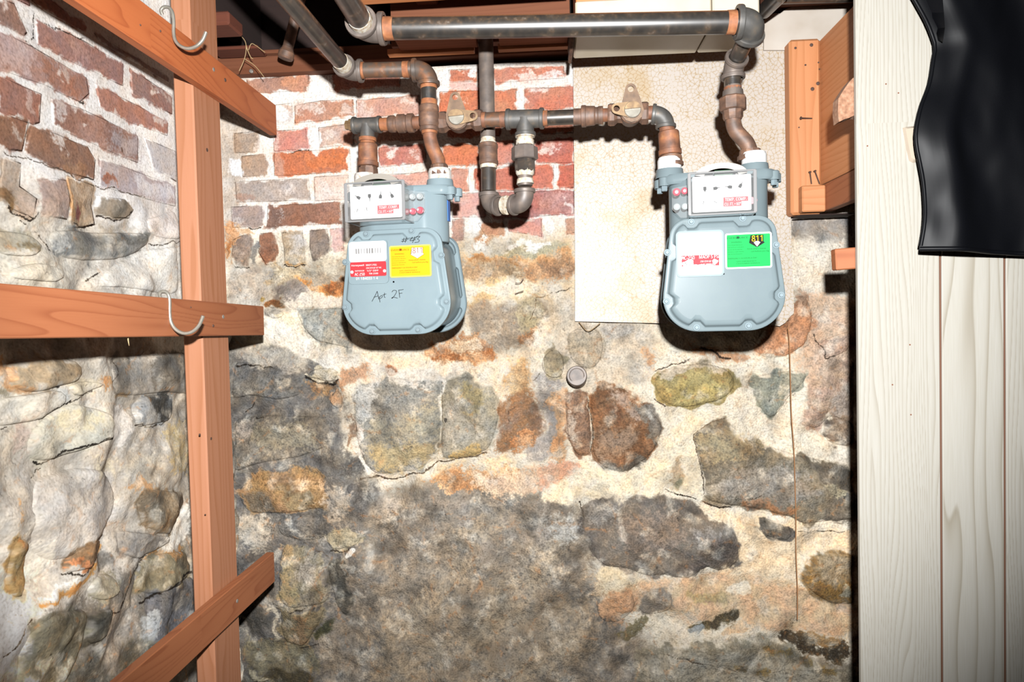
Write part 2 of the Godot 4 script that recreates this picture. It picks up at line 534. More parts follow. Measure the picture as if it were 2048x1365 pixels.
	func base(c1: int, c2: int):
		var a1: Color = lift(c1)
		var a2: Color = lift(c2)
		for i in w * h:
			var k := clampf((nm[i] - 128) * 0.008 + 0.5, 0.0, 1.0)
			c[i * 3] = a1.r + (a2.r - a1.r) * k
			c[i * 3 + 1] = a1.g + (a2.g - a1.g) * k
			c[i * 3 + 2] = a1.b + (a2.b - a1.b) * k
	func crack(col: int, width: float, pts: Array, amount := 0.9):   # a fissure: the shade in its gap painted as a thin wandering strip
		for i in range(0, pts.size() - 2, 2):
			var a := Vector2(pts[i], pts[i + 1])
			var b := Vector2(pts[i + 2], pts[i + 3])
			var o := (b - a).orthogonal().normalized() * width * 0.5
			var e := (b - a).normalized() * width * 0.4
			patch(col, col, 0.0, 0.0, [a.x + o.x - e.x, a.y + o.y - e.y, b.x + o.x * 0.8 + e.x, b.y + o.y * 0.8 + e.y, b.x - o.x * 0.8 + e.x, b.y - o.y * 0.8 + e.y, a.x - o.x - e.x, a.y - o.y - e.y], amount, 0.55)
	func stone(c1: int, c2: int, proud: float, pts: Array, soft := 5.0, rag := 0.45):
		patch(c1, c2, soft, rag, pts)
		pieces.append(["stone", metres(pts), proud])
	func brick(c1: int, c2: int, pts: Array, proud := 4.0, amount := 1.0):
		patch(c1, c2, 3.0, 0.45, pts, amount, 0.5)
		pieces.append(["brick", metres(pts), proud])
	func finish(called: String, normal: Vector3) -> StandardMaterial3D:
		# what the flash gives each spot of the wall, so that the paint is the wall's own colour
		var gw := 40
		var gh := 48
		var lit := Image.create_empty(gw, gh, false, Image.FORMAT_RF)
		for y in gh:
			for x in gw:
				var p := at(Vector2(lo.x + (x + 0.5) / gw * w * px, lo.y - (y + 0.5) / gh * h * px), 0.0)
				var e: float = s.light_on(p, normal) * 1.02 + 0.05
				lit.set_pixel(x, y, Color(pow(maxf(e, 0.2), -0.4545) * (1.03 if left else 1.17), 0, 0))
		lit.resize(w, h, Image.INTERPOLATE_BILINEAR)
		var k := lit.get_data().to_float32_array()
		var ra := ridged(0.011, 4, seed_at + 11)      # rusty seeps
		var rb := ridged(0.020, 3, seed_at + 12)      # hairline fissures
		var nw := field(0.016, 4, seed_at + 13)       # lime bloom
		var nd := field(0.010, 4, seed_at + 14)       # damp grime
		var calm := 0.6 if left else 0.85
		var ht := PackedByteArray()
		ht.resize(w * h)
		for y in h:
			var st := smoothstep(1.76, 1.66, lo.y - y * px)
			var foot_falloff := 1.0 - (0.13 if left else 0.27) * smoothstep(0.97, 0.55, lo.y - y * px)     # falloff of the flash painted in: the wall darkens towards its foot
			for x in w:
				var i := y * w + x
				var j := i * 3
				var r := c[j]
				var g := c[j + 1]
				var b := c[j + 2]
				var dark := 1.2 - g
				var t := clampf((ra[i] - 196) * 0.03, 0.0, 1.0) * 0.38 * st * minf(dark * 1.6, 1.0)
				if t > 0.0:
					r += (0.74 - r) * t; g += (0.50 - g) * t; b += (0.32 - b) * t
				t = clampf((nw[i] - 160) * 0.022, 0.0, 1.0) * 0.42 * st
				if t > 0.0:
					r += (0.90 - r) * t; g += (0.86 - g) * t; b += (0.82 - b) * t
				var n1 := (nr[i] - 128) * 0.0017 * calm
				var n2 := (nf[i] - 128) * 0.0022 * calm
				var n3 := (nm[i] - 128) * 0.0012
				var m := 1.0 + (n1 + n2 + n3) * dark * (0.55 + 0.6 * st)
				m *= 1.0 - clampf((106 - nd[i]) * 0.014, 0.0, 1.0) * 0.24 * st * minf(dark * 1.7, 1.0)
				var v := clampf((rb[i] - 226) * 0.07, 0.0, 1.0) * (0.12 + 0.5 * st) * minf(0.35 + dark * 0.8, 1.0)
				m *= 1.0 - v * 0.62
				var pit := n1 + n2 + 0.18
				if pit < 0.0: m *= maxf(1.0 + pit * 2.0 * st * minf(dark * 1.6, 1.0), 0.45)
				ht[i] = int(clampf(128.0 + (n1 + n2) * 190.0 + n3 * 60.0 - v * 90.0, 0.0, 255.0))
				m *= k[i] * foot_falloff
				var warm := ((nx[i] - 128) * 0.00045 + (nr[i] - 128) * 0.00015) * dark
				c[j] = clampf(r * m * (1.0 + warm), 0.02, 0.945)
				c[j + 1] = clampf(g * m, 0.02, 0.94)
				c[j + 2] = clampf(b * m * (1.0 - warm * 1.3) * (1.0 - 0.055 * dark * st), 0.02, 0.93)
		var im := Image.create_from_data(w, h, false, Image.FORMAT_RGBF, c.to_byte_array())
		im.convert(Image.FORMAT_RGB8)
		var m: StandardMaterial3D = s.plain(called, 0xffffff, 0.86)
		m.albedo_color = Color.WHITE
		m.metallic_specular = 0.25
		m.albedo_texture = ImageTexture.create_from_image(im)
		m.detail_enabled = true; m.detail_blend_mode = BaseMaterial3D.BLEND_MODE_MUL; m.detail_uv_layer = BaseMaterial3D.DETAIL_UV_2
		m.detail_albedo = s.mats.grit
		m.uv2_triplanar = true; m.uv2_world_triplanar = true; m.uv2_scale = Vector3.ONE * 3.3
		s.relief(m, ImageTexture.create_from_image(Image.create_from_data(w, h, false, Image.FORMAT_L8, ht)), 0.22 if left else 0.4)
		return m
	func bump(m: Vector2) -> float:       # gentle unevenness of the masonry, metres
		return s.wall_noise.get_noise_2d(m.x * 100.0 + (500.0 if left else 0.0), m.y * 100.0)

var wall_noise: FastNoiseLite

func v_mesh(wall: Wall, v: PackedVector3Array, m: PackedVector2Array, n: PackedVector3Array, ix: PackedInt32Array) -> ArrayMesh:
	var t := PackedVector2Array()
	for q in m: t.append(wall.uv(q))
	var arr := []
	arr.resize(Mesh.ARRAY_MAX)
	arr[Mesh.ARRAY_VERTEX] = v; arr[Mesh.ARRAY_NORMAL] = n; arr[Mesh.ARRAY_TEX_UV] = t; arr[Mesh.ARRAY_INDEX] = ix
	var out := ArrayMesh.new()
	out.add_surface_from_arrays(Mesh.PRIMITIVE_TRIANGLES, arr)
	return out

func wall_face(wall: Wall, x0: float, x1: float, y0: float, y1: float, cell: float, brick_line: Callable) -> ArrayMesh:
	var nx := int((x1 - x0) / cell)
	var ny := int((y1 - y0) / cell)
	var v := PackedVector3Array()
	var m := PackedVector2Array()
	for j in ny + 1:
		for i in nx + 1:
			var q := Vector2(x0 + (x1 - x0) * i / nx, y0 + (y1 - y0) * j / ny)
			var rough: float = brick_line.call(q)
			m.append(q); v.append(wall.at(q, wall.bump(q) * lerpf(0.004, 0.02, rough)))
	var n := PackedVector3Array()
	var out := wall.at(Vector2.ZERO, 1.0) - wall.at(Vector2.ZERO, 0.0)
	for j in ny + 1:
		for i in nx + 1:
			var a := v[j * (nx + 1) + mini(i + 1, nx)] - v[j * (nx + 1) + maxi(i - 1, 0)]
			var b := v[mini(j + 1, ny) * (nx + 1) + i] - v[maxi(j - 1, 0) * (nx + 1) + i]
			var q := a.cross(b).normalized()
			n.append(q if q.dot(out) > 0 else -q)
	var ix := PackedInt32Array()
	var flip := (v[1] - v[0]).cross(v[nx + 1] - v[0]).dot(out) > 0
	for j in ny:
		for i in nx:
			var p := j * (nx + 1) + i
			for q in [[p, p + 1, p + nx + 2], [p, p + nx + 2, p + nx + 1]]:
				ix.append(q[0]); ix.append(q[2] if flip else q[1]); ix.append(q[1] if flip else q[2])
	return v_mesh(wall, v, m, n, ix)

# a brick (eased rectangle) or stone (lumpy boulder face) standing proud of the mortar
func masonry_piece(wall: Wall, kind: String, outline: PackedVector2Array, proud_mm: float, rough_at: Callable) -> ArrayMesh:
	var is_stone := kind == "stone"
	var pts := PackedVector2Array()
	var step := 0.012 if is_stone else 0.03
	for i in outline.size():
		var a := outline[i]
		var b := outline[(i + 1) % outline.size()]
		var k := maxi(1, int(a.distance_to(b) / step))
		for q in k: pts.append(a.lerp(b, float(q) / k))
	var ctr := Vector2.ZERO
	for q in pts: ctr += q
	ctr /= pts.size()
	if is_stone:   # ease the corners
		for it in 2:
			var sm := PackedVector2Array()
			for i in pts.size():
				sm.append(pts[i] * 0.5 + (pts[i - 1] + pts[(i + 1) % pts.size()]) * 0.25)
			pts = sm
	var prof := [[1.04, -8.0], [1.0, -0.6], [0.96, proud_mm * 0.5], [0.90, proud_mm * 0.8], [0.8, proud_mm], [0.65, proud_mm * 1.1], [0.5, proud_mm * 1.13], [0.36, proud_mm * 1.15], [0.22, proud_mm * 1.15], [0.1, proud_mm * 1.15], [0.0, proud_mm * 1.15]] if is_stone else [[1.0, -8.0], [1.0, proud_mm * 0.5], [0.93, proud_mm], [0.0, proud_mm]]
	var v := PackedVector3Array()
	var m := PackedVector2Array()
	var n := pts.size()
	for r in prof:
		for q in pts:
			var e := (q - ctr)
			var f: float = r[0]
			if not is_stone and f > 0.0 and f < 1.0: e = e - e.normalized() * 0.004
			else: e *= f
			var z := ctr + e
			m.append(z)
			v.append(wall.at(z, wall.bump(z) * lerpf(0.004, 0.02, rough_at.call(z)) + r[1] * 0.001))
	var ix := PackedInt32Array()
	var out := wall.at(Vector2.ZERO, 1.0) - wall.at(Vector2.ZERO, 0.0)
	var nn := PackedVector3Array()
	nn.resize(v.size())
	for k in prof.size() - 1:
		for i in n:
			var a := k * n + i
			var b := k * n + (i + 1) % n
			for t in [[a, b, b + n], [a, b + n, a + n]]:
				var c := (v[t[1]] - v[t[0]]).cross(v[t[2]] - v[t[0]])
				if c.length() < 1e-12: continue
				var side := c.dot(out * 0.3 + (v[t[0]] - wall.at(ctr, -0.02)).normalized()) > 0.0
				if not side: c = -c
				for q in t: nn[q] += c
				ix.append(t[0]); ix.append(t[2] if side else t[1]); ix.append(t[1] if side else t[2])
	for i in v.size(): nn[i] = nn[i].normalized() if nn[i].length() > 0 else out
	return v_mesh(wall, v, m, nn, ix)

func build_walls():
	wall_noise = noise(FastNoiseLite.TYPE_SIMPLEX, 0.045, 4, 77)
	mats.grit = noise_tex(noise(FastNoiseLite.TYPE_PERLIN, 0.11, 5, 31), [[0.0, 0xc8c4c0], [0.36, 0xecebe9], [0.5, 0xfcfcfc], [1.0, 0xffffff]], 512)
	var back := Wall.new()
	back.setup(self, false, Vector2(-0.91, 2.37), Vector2(1.88, 1.98), 500)
	paint_back(back)
	var bm := back.finish("back_masonry", Vector3(0, 0, 1))
	var brick_end := func(q: Vector2) -> float: return smoothstep(1.80, 1.70, q.y)
	var wb := structure("wall_back", wall_face(back, -0.90, 0.96, 0.40, 2.158, 0.008, brick_end), bm)
	for p in back.pieces:
		part(p[0], masonry_piece(back, p[0], p[1], p[2], brick_end), bm, wb)
	var side := Wall.new()
	side.setup(self, true, Vector2(0.71, 2.37), Vector2(1.08, 1.98), 900)
	paint_left(side)
	var sm := side.finish("left_masonry", Vector3(1, 0, 0))
	var wl := structure("wall_left", wall_face(side, 0.72, 1.77, 0.40, 2.36, 0.008, brick_end), sm)
	for p in side.pieces:
		part(p[0], masonry_piece(side, p[0], p[1], p[2], brick_end), sm, wl)

func build_shell():
	# the rest of the cellar, outside the photograph
	var conc: Material = mats.cellar_concrete
	var f := G.new(); f.box(Transform3D(Basis(), Vector3(0.9, -0.1, 0.6)), Vector3(5.2, 0.2, 5.4)); structure("floor", f, conc)
	var c := G.new(); c.box(Transform3D(Basis(), Vector3(0.9, 2.66, 0.6)), Vector3(5.2, 0.06, 5.4)); structure("ceiling", c, mats.dark_wood)
	var r := G.new(); r.box(Transform3D(Basis(), Vector3(3.3, 1.3, 0.6)), Vector3(0.2, 2.8, 5.4)); structure("wall_right", r, conc)
	var q := G.new(); q.box(Transform3D(Basis(), Vector3(0.9, 1.3, 3.1)), Vector3(5.2, 2.8, 0.2)); structure("wall_front", q, conc)
	var b := G.new()
	b.box(Transform3D(Basis(), Vector3(0.9, 1.3, WALL_Z - 0.16)), Vector3(5.2, 2.8, 0.2))
	b.box(Transform3D(Basis(), Vector3(0.9, 0.2, WALL_Z - 0.05)), Vector3(5.2, 0.42, 0.1))
	structure("wall_back_core", b, conc)
	var l := G.new()
	l.box(Transform3D(Basis(), Vector3(WALL_X - 0.16, 1.3, 0.6)), Vector3(0.2, 2.8, 5.4))
	l.box(Transform3D(Basis(), Vector3(WALL_X - 0.05, 1.3, 1.3)), Vector3(0.1, 2.8, 3.78))
	l.box(Transform3D(Basis(), Vector3(WALL_X - 0.05, 0.2, 0.6)), Vector3(0.1, 0.42, 5.4))
	structure("wall_left_core", l, conc)
func paint_back(k: Wall):
	# mortar, parging and the broad ground colours
	k.base(0xf2e6d2, 0xe6d2b8)
	k.patch(0xf6efe4, 0xece0d4, 14.0, 0.3, [420, 90, 1160, 90, 1160, 440, 1000, 470, 700, 470, 420, 470])
	k.patch(0xd8cabb, 0xb8a898, 12.0, 0.5, [430, 120, 500, 120, 500, 300, 470, 480, 430, 480])
	k.patch(0xd8ccbe, 0xb4a698, 16.0, 0.7, [440, 520, 560, 520, 560, 640, 440, 740])
	k.patch(0xc2b09c, 0xae9c8a, 20.0, 0.7, [540, 540, 690, 530, 700, 620, 560, 630])
	k.patch(0x8a817b, 0x5e5857, 26.0, 0.6, [440, 700, 640, 730, 700, 800, 690, 930, 760, 1000, 740, 1120, 700, 1365, 700, 1420, 420, 1420, 420, 700])
	k.patch(0xa29182, 0x756a62, 30.0, 0.5, [740, 985, 900, 960, 1010, 960, 1060, 985, 1150, 1000, 1190, 1100, 1180, 1150, 1240, 1230, 1300, 1300, 1560, 1310, 1720, 1330, 1720, 1430, 640, 1430, 640, 1250, 690, 1180, 740, 1080])
	k.patch(0xa59484, 0x8a7c70, 30.0, 0.6, [860, 1060, 1080, 1040, 1130, 1200, 1060, 1330, 760, 1340, 740, 1180])
	k.patch(0xb29a80, 0x8f7f6f, 26.0, 0.8, [760, 1240, 960, 1160, 1180, 1210, 1190, 1330, 900, 1380, 740, 1380], 0.7)
	k.patch(0xa89a90, 0x80776f, 24.0, 0.8, [880, 960, 1050, 990, 1120, 1080, 980, 1120, 860, 1060], 0.8)
	for q in [[790, 1010, 60, 26], [960, 1060, 70, 22], [1100, 1110, 60, 26], [900, 1160, 60, 24], [1040, 1180, 70, 30], [830, 1230, 50, 20], [980, 1260, 80, 26], [860, 1310, 60, 20], [1120, 1290, 50, 24], [1080, 1330, 80, 16]]:
		k.spot(0xb8a894, 0xa4907c, q[0], q[1], q[2], q[3], -35.0, 16.0, 1.0, 0.55)
		k.spot(0x6e645e, 0x7a6c60, q[0] + 50, q[1] + 30, q[2] * 0.7, q[3] * 0.7, -40.0, 14.0, 1.0, 0.55)
	k.spot(0xd8c8ba, 0xb8a79a, 765, 1012, 34, 30, 20, 14, 0.7, 0.8)
	k.spot(0xc8b4a0, 0xa89888, 740, 1040, 40, 50, 0, 20, 0.8, 0.5)
	k.spot(0x5c5654, 0x6c6562, 725, 1000, 22, 52, 12, 14, 0.7)
	k.spot(0x605a58, 0x706a66, 695, 930, 50, 20, 20, 14, 0.7)
	# orange seep under the trap, greenish and rusty bed of the stonework
	k.patch(0xe9d9c4, 0xd2b898, 14.0, 0.6, [905, 470, 1150, 465, 1150, 660, 905, 660])
	k.patch(0xd09468, 0xd8a880, 6.0, 0.6, [955, 452, 1005, 446, 985, 490, 960, 510, 945, 500])
	k.patch(0xc9bfa4, 0xb4a684, 10.0, 0.6, [990, 495, 1060, 480, 1150, 490, 1148, 512, 1080, 520, 985, 525])
	k.patch(0xddd4c8, 0xc4b8a6, 8.0, 0.6, [945, 495, 1010, 478, 1045, 482, 1010, 505, 950, 515])
	k.patch(0xc98c58, 0xd8a676, 8.0, 0.8, [930, 520, 980, 512, 1040, 520, 1100, 508, 1150, 495, 1150, 525, 1060, 540, 960, 535])
	k.patch(0xc4a27e, 0xb08a68, 10.0, 0.7, [905, 520, 1000, 528, 1060, 540, 1040, 560, 910, 560])
	k.patch(0xae8060, 0xc29068, 9.0, 0.8, [1040, 535, 1090, 522, 1150, 512, 1150, 552, 1100, 562, 1060, 560])
	k.patch(0xf6e8d0, 0xecd2ae, 9.0, 0.5, [905, 558, 980, 555, 1060, 552, 1075, 590, 1050, 605, 970, 615, 905, 600])
	k.patch(0xfaeedc, 0xf2dcc0, 6.0, 0.4, [935, 566, 1055, 560, 1050, 592, 950, 602])
	k.spot(0xd8a464, 0xe2b880, 965, 600, 26, 10, -15, 7, 0.8, 0.8)
	k.spot(0xd9a468, 0xe2b880, 985, 560, 24, 8, 10, 7, 0.8, 0.8)
	# rust and grey below the left meter
	k.patch(0xb79f88, 0x9c8a7a, 10.0, 0.7, [940, 605, 1010, 612, 1060, 600, 1100, 610, 1090, 680, 1020, 705, 930, 690])
	k.patch(0xc0ac8e, 0xa89878, 9.0, 0.7, [1030, 600, 1080, 590, 1090, 630, 1060, 680, 1030, 650])
	k.spot(0xa9683e, 0xb87a50, 1060, 672, 28, 12, -40, 7, 0.8, 0.8)
	k.patch(0xb06a3e, 0xcf986c, 7.0, 0.9, [850, 700, 880, 685, 940, 672, 980, 690, 1000, 715, 960, 725, 900, 728, 850, 722])
	k.patch(0xe8cfae, 0xf0e0c8, 5.0, 0.8, [895, 690, 930, 678, 965, 690, 960, 705, 910, 706], 0.7)
	k.patch(0xf4e6d4, 0xeccfae, 8.0, 0.5, [700, 715, 850, 712, 990, 735, 1050, 700, 1080, 640, 1110, 620, 1100, 670, 1060, 720, 1040, 775, 1000, 790, 960, 745, 880, 760, 860, 770, 700, 765])
	k.patch(0xf7eee2, 0xeddcc8, 6.0, 0.4, [520, 660, 575, 655, 610, 690, 690, 705, 730, 715, 715, 732, 640, 735, 600, 715, 550, 690])
	k.patch(0xfaf2e6, 0xeee0d0, 6.0, 0.4, [530, 625, 580, 640, 620, 690, 560, 690, 525, 665])
	k.patch(0xcd9f80, 0xb98a6c, 6.0, 0.8, [685, 735, 735, 728, 742, 752, 705, 765, 692, 785, 684, 770])
	k.spot(0xb4623a, 0xc47a50, 785, 742, 14, 14, 40, 4, 0.8)
	k.patch(0xc99a6c, 0xe0b888, 8.0, 0.7, [1020, 730, 1060, 720, 1062, 780, 1035, 800, 1010, 790])
	k.patch(0xa57450, 0x8a6a58, 9.0, 0.9, [1000, 810, 1040, 780, 1075, 790, 1095, 860, 1060, 895, 985, 905, 990, 870])
	k.spot(0xc07a4c, 0xd0986c, 1050, 880, 26, 14, -30, 6, 0.9)
	k.patch(0xb9aeaa, 0x9c928e, 10.0, 0.7, [1060, 745, 1120, 750, 1125, 800, 1130, 900, 1060, 935, 1045, 900, 1095, 860, 1075, 790])
	k.patch(0xd8ac84, 0xbd865e, 7.0, 0.8, [1095, 790, 1132, 780, 1135, 870, 1120, 930, 1100, 920, 1115, 860])
	# stained bed joint under the big stone
	k.patch(0xf2e2cc, 0xe8c8a0, 5.0, 0.5, [830, 950, 940, 918, 1010, 912, 1055, 900, 1060, 915, 960, 945, 880, 962])
	k.patch(0xc98858, 0xe0ae80, 8.0, 0.9, [855, 962, 900, 940, 960, 945, 1040, 935, 1045, 965, 980, 985, 900, 982])
	k.patch(0xd9b498, 0xe6c8a8, 12.0, 0.8, [930, 960, 1040, 945, 1110, 930, 1080, 985, 990, 995])
	k.patch(0xf5e5ca, 0xeed6b2, 9.0, 0.35, [1075, 985, 1110, 945, 1175, 920, 1260, 950, 1330, 900, 1345, 830, 1385, 800, 1420, 840, 1385, 880, 1405, 990, 1300, 990, 1215, 985, 1150, 1000, 1080, 1010])
	k.patch(0xdcae92, 0xc98f74, 8.0, 0.8, [1085, 930, 1150, 922, 1160, 945, 1110, 965, 1070, 990])
	k.patch(0xefd6b4, 0xe6c6a0, 14.0, 0.4, [1400, 1010, 1480, 1030, 1700, 1060, 1710, 1110, 1600, 1110, 1600, 1180, 1480, 1200, 1440, 1150, 1480, 1100, 1450, 1040])
	k.patch(0xdcbd98, 0xd0a684, 16.0, 0.5, [1190, 1140, 1300, 1160, 1420, 1150, 1600, 1170, 1710, 1215, 1710, 1280, 1560, 1260, 1400, 1240, 1290, 1220, 1180, 1190])
	k.patch(0xe6d2b4, 0xd2bd9c, 8.0, 0.6, [1190, 1140, 1250, 1132, 1285, 1150, 1270, 1172, 1200, 1185])
	# upper right ground, either side of the backing board
	k.patch(0xe0d0bc, 0xcfbba6, 14.0, 0.6, [1110, 600, 1150, 590, 1160, 640, 1300, 640, 1320, 700, 1300, 760, 1200, 790, 1120, 760])
	k.patch(0xeadfd0, 0xdccdbb, 12.0, 0.6, [1585, 430, 1720, 430, 1720, 600, 1585, 590])
	k.patch(0xa9a099, 0x8a827c, 8.0, 0.8, [1585, 430, 1660, 432, 1700, 440, 1700, 470, 1640, 480, 1585, 470])
	k.patch(0xd8baa2, 0xc8a48c, 14.0, 0.6, [1600, 590, 1715, 590, 1715, 760, 1640, 800, 1600, 740])
	k.patch(0xb49a88, 0xc8ae9c, 10.0, 0.8, [1640, 700, 1715, 690, 1715, 770, 1660, 760])
	# ---- bricks, course by course
	k.brick(0xc08a70, 0xa87a66, [494, 160, 560, 154, 618, 150, 617, 181, 560, 184, 500, 186])
	k.patch(0xd8926c, 0xcd8668, 6.0, 0.5, [565, 154, 612, 150, 610, 180, 570, 184], 0.8)
	k.brick(0xd89078, 0xcc8066, [655, 150, 800, 140, 800, 172, 660, 184])
	k.brick(0xcf7a5c, 0xc87458, [898, 141, 957, 138, 957, 163, 899, 166])
	k.patch(0xf6f0e8, 0xeee0d8, 3.0, 0.9, [930, 140, 957, 139, 957, 152, 935, 150])
	k.brick(0xd58a70, 0xcf7c62, [988, 137, 1128, 133, 1130, 156, 988, 166])
	k.patch(0xf4e6de, 0xe8c8bc, 4.0, 1.0, [1030, 150, 1060, 140, 1120, 148, 1125, 158, 1040, 162])
	k.brick(0xe6d8ce, 0xd2b4a4, [545, 210, 584, 206, 586, 246, 548, 249], 2.0)
	k.brick(0xcb9072, 0xc68468, [590, 212, 640, 202, 706, 199, 707, 235, 640, 243, 590, 246])
	k.patch(0xe8d8cc, 0xdcc4b4, 6.0, 0.9, [588, 208, 640, 204, 640, 222, 610, 226, 588, 230], 0.8)
	k.patch(0xe4d2c8, 0xd8c0b2, 5.0, 0.9, [685, 204, 706, 204, 706, 232, 690, 236], 0.7)
	k.brick(0xdda68e, 0xd0927a, [712, 201, 838, 190, 838, 228, 713, 238])
	k.patch(0xeadad0, 0xe2c8bc, 6.0, 0.9, [712, 205, 745, 205, 740, 235, 713, 236], 0.6)
	k.brick(0xdf7e54, 0xd4704c, [879, 184, 957, 181, 957, 226, 880, 228])
	k.patch(0xe9c0b4, 0xe2aca0, 4.0, 0.6, [905, 166, 957, 163, 957, 182, 902, 184])
	k.brick(0xd68a66, 0xcf7858, [988, 182, 1033, 178, 1031, 222, 988, 224])
	k.brick(0xd98a6e, 0xd0745a, [1049, 177, 1148, 173, 1148, 217, 1048, 220])
	k.patch(0xf2d8cc, 0xe6b8a6, 4.0, 0.9, [1055, 176, 1100, 174, 1100, 184, 1060, 186])
	k.brick(0xb9a08a, 0xa48a74, [468, 266, 518, 262, 520, 303, 470, 306], 3.0)
	k.brick(0xd89280, 0xd08070, [545, 262, 612, 258, 616, 299, 548, 303])
	k.patch(0xe8c4b4, 0xe0b09e, 5.0, 0.8, [545, 262, 560, 262, 556, 302, 548, 302], 0.8)
	k.brick(0xd6b8a6, 0xc8a492, [637, 256, 706, 247, 708, 290, 640, 296])
	k.patch(0xd88a68, 0xd2967c, 5.0, 0.8, [675, 262, 706, 256, 708, 288, 680, 284], 0.8)
	k.brick(0xc28c72, 0xb88068, [757, 245, 850, 238, 850, 280, 757, 288])
	k.brick(0xd07654, 0xc87052, [893, 236, 1000, 232, 1000, 272, 893, 277])
	k.brick(0xc2785c, 0xb8705a, [1020, 230, 1148, 226, 1148, 266, 1020, 270])
	k.brick(0xba9a80, 0xa98a74, [483, 312, 532, 308, 533, 350, 485, 354], 3.0)
	k.patch(0xf2f2f4, 0xe4e2e2, 4.0, 0.4, [457, 312, 483, 312, 483, 350, 460, 352])
	k.brick(0xcf754c, 0xc46c48, [548, 305, 620, 302, 700, 298, 702, 343, 620, 349, 549, 352])
	k.patch(0xe2743e, 0xda7a48, 9.0, 0.6, [600, 312, 690, 304, 695, 330, 620, 338], 0.8)
	k.patch(0xd0a08c, 0xc48a74, 4.0, 0.8, [548, 305, 570, 304, 565, 350, 549, 352], 0.7)
	k.brick(0xcf8470, 0xc47464, [757, 296, 850, 288, 851, 325, 758, 335])
	k.patch(0xf2e8e0, 0xe6d0c4, 3.0, 1.0, [777, 292, 792, 292, 792, 312, 780, 312])
	k.brick(0xe27e52, 0xd8744e, [882, 293, 957, 288, 957, 331, 890, 334])
	k.brick(0xda8c76, 0xd07c66, [993, 284, 1026, 282, 1026, 328, 994, 329])
	k.brick(0xcc705e, 0xc06454, [1072, 283, 1148, 276, 1148, 326, 1073, 327])
	k.patch(0xecd0c6, 0xdca898, 5.0, 0.9, [1085, 284, 1110, 280, 1112, 300, 1092, 304], 0.8)
	k.brick(0xb8a698, 0xaa978a, [470, 364, 540, 360, 618, 357, 620, 400, 540, 404, 474, 405])
	k.patch(0xc6b8b0, 0xb4a69e, 8.0, 0.8, [520, 375, 600, 362, 615, 395, 540, 402], 0.8)
	k.patch(0xb28c78, 0xa88070, 6.0, 0.8, [475, 390, 510, 392, 505, 404, 474, 405], 0.8)
	k.brick(0xecd8ca, 0xdec0ae, [628, 354, 697, 350, 697, 399, 629, 402])
	k.brick(0xe2b0a0, 0xdaa08e, [760, 350, 890, 342, 890, 386, 760, 392])
	k.brick(0xdd9a80, 0xd48c74, [903, 340, 938, 337, 938, 382, 904, 382])
	k.brick(0xd87a60, 0xd07058, [950, 338, 1030, 333, 1108, 330, 1108, 378, 1030, 382, 950, 382])
	k.brick(0xcf6c52, 0xc86450, [1117, 330, 1148, 329, 1148, 376, 1118, 377])
	k.brick(0xb09a92, 0x9a8880, [462, 414, 524, 412, 526, 454, 466, 456])
	k.patch(0xccc2be, 0xbcb0aa, 6.0, 0.8, [462, 432, 490, 430, 492, 455, 466, 456], 0.8)
	k.brick(0x9c6a52, 0x8a5c48, [536, 412, 610, 408, 681, 404, 681, 447, 610, 451, 535, 454])
	k.patch(0x7a5c50, 0x846658, 7.0, 0.8, [536, 412, 560, 412, 560, 452, 535, 454], 0.8)
	k.patch(0xa6705a, 0xb07e68, 7.0, 0.8, [625, 410, 680, 405, 680, 446, 640, 448], 0.7)
	k.brick(0xe2b4a6, 0xda9e90, [905, 388, 970, 385, 970, 434, 905, 436])
	k.brick(0xc28278, 0xb2685e, [985, 386, 1060, 384, 1148, 380, 1148, 428, 1060, 434, 985, 436])
	k.patch(0xb87c70, 0xd2a298, 7.0, 0.8, [1085, 392, 1148, 386, 1148, 425, 1090, 426], 0.7)
	k.patch(0xf2e4da, 0xe6cabf, 3.0, 0.8, [1120, 398, 1146, 412, 1148, 425, 1128, 412], 0.8)
	k.brick(0xdcb0a0, 0xcf9a88, [705, 402, 890, 392, 890, 436, 705, 446])
	k.brick(0xa48c7c, 0x8c7466, [467, 480, 485, 472, 503, 468, 506, 500, 499, 534, 478, 535, 469, 508])
	k.brick(0x9c6a52, 0x86543e, [521, 468, 549, 464, 552, 500, 553, 526, 530, 530, 517, 505])
	k.brick(0xc6b8a6, 0xb0987c, [565, 466, 606, 461, 612, 500, 613, 526, 590, 531, 569, 529])
	k.patch(0xd4ccc6, 0xc4bab2, 6.0, 0.6, [582, 475, 605, 472, 608, 505, 588, 505], 0.9)
	k.brick(0x9a877c, 0x867468, [620, 462, 654, 458, 660, 495, 650, 520, 629, 523, 623, 495])
	k.brick(0xe0b8ac, 0xdca8a0, [660, 458, 684, 455, 686, 498, 664, 502], 2.0)
	k.brick(0xc89a8a, 0xb88e7c, [905, 440, 929, 437, 928, 481, 905, 484])
	k.brick(0xd49a74, 0xc98a66, [955, 446, 1006, 443, 1007, 469, 972, 474], 3.0)
	k.brick(0xdd9e90, 0xd28e80, [1015, 441, 1083, 438, 1084, 474, 1050, 468, 1018, 464])
	k.brick(0xd2a68c, 0xbd8c72, [1130, 438, 1150, 436, 1150, 466, 1134, 470], 3.0)
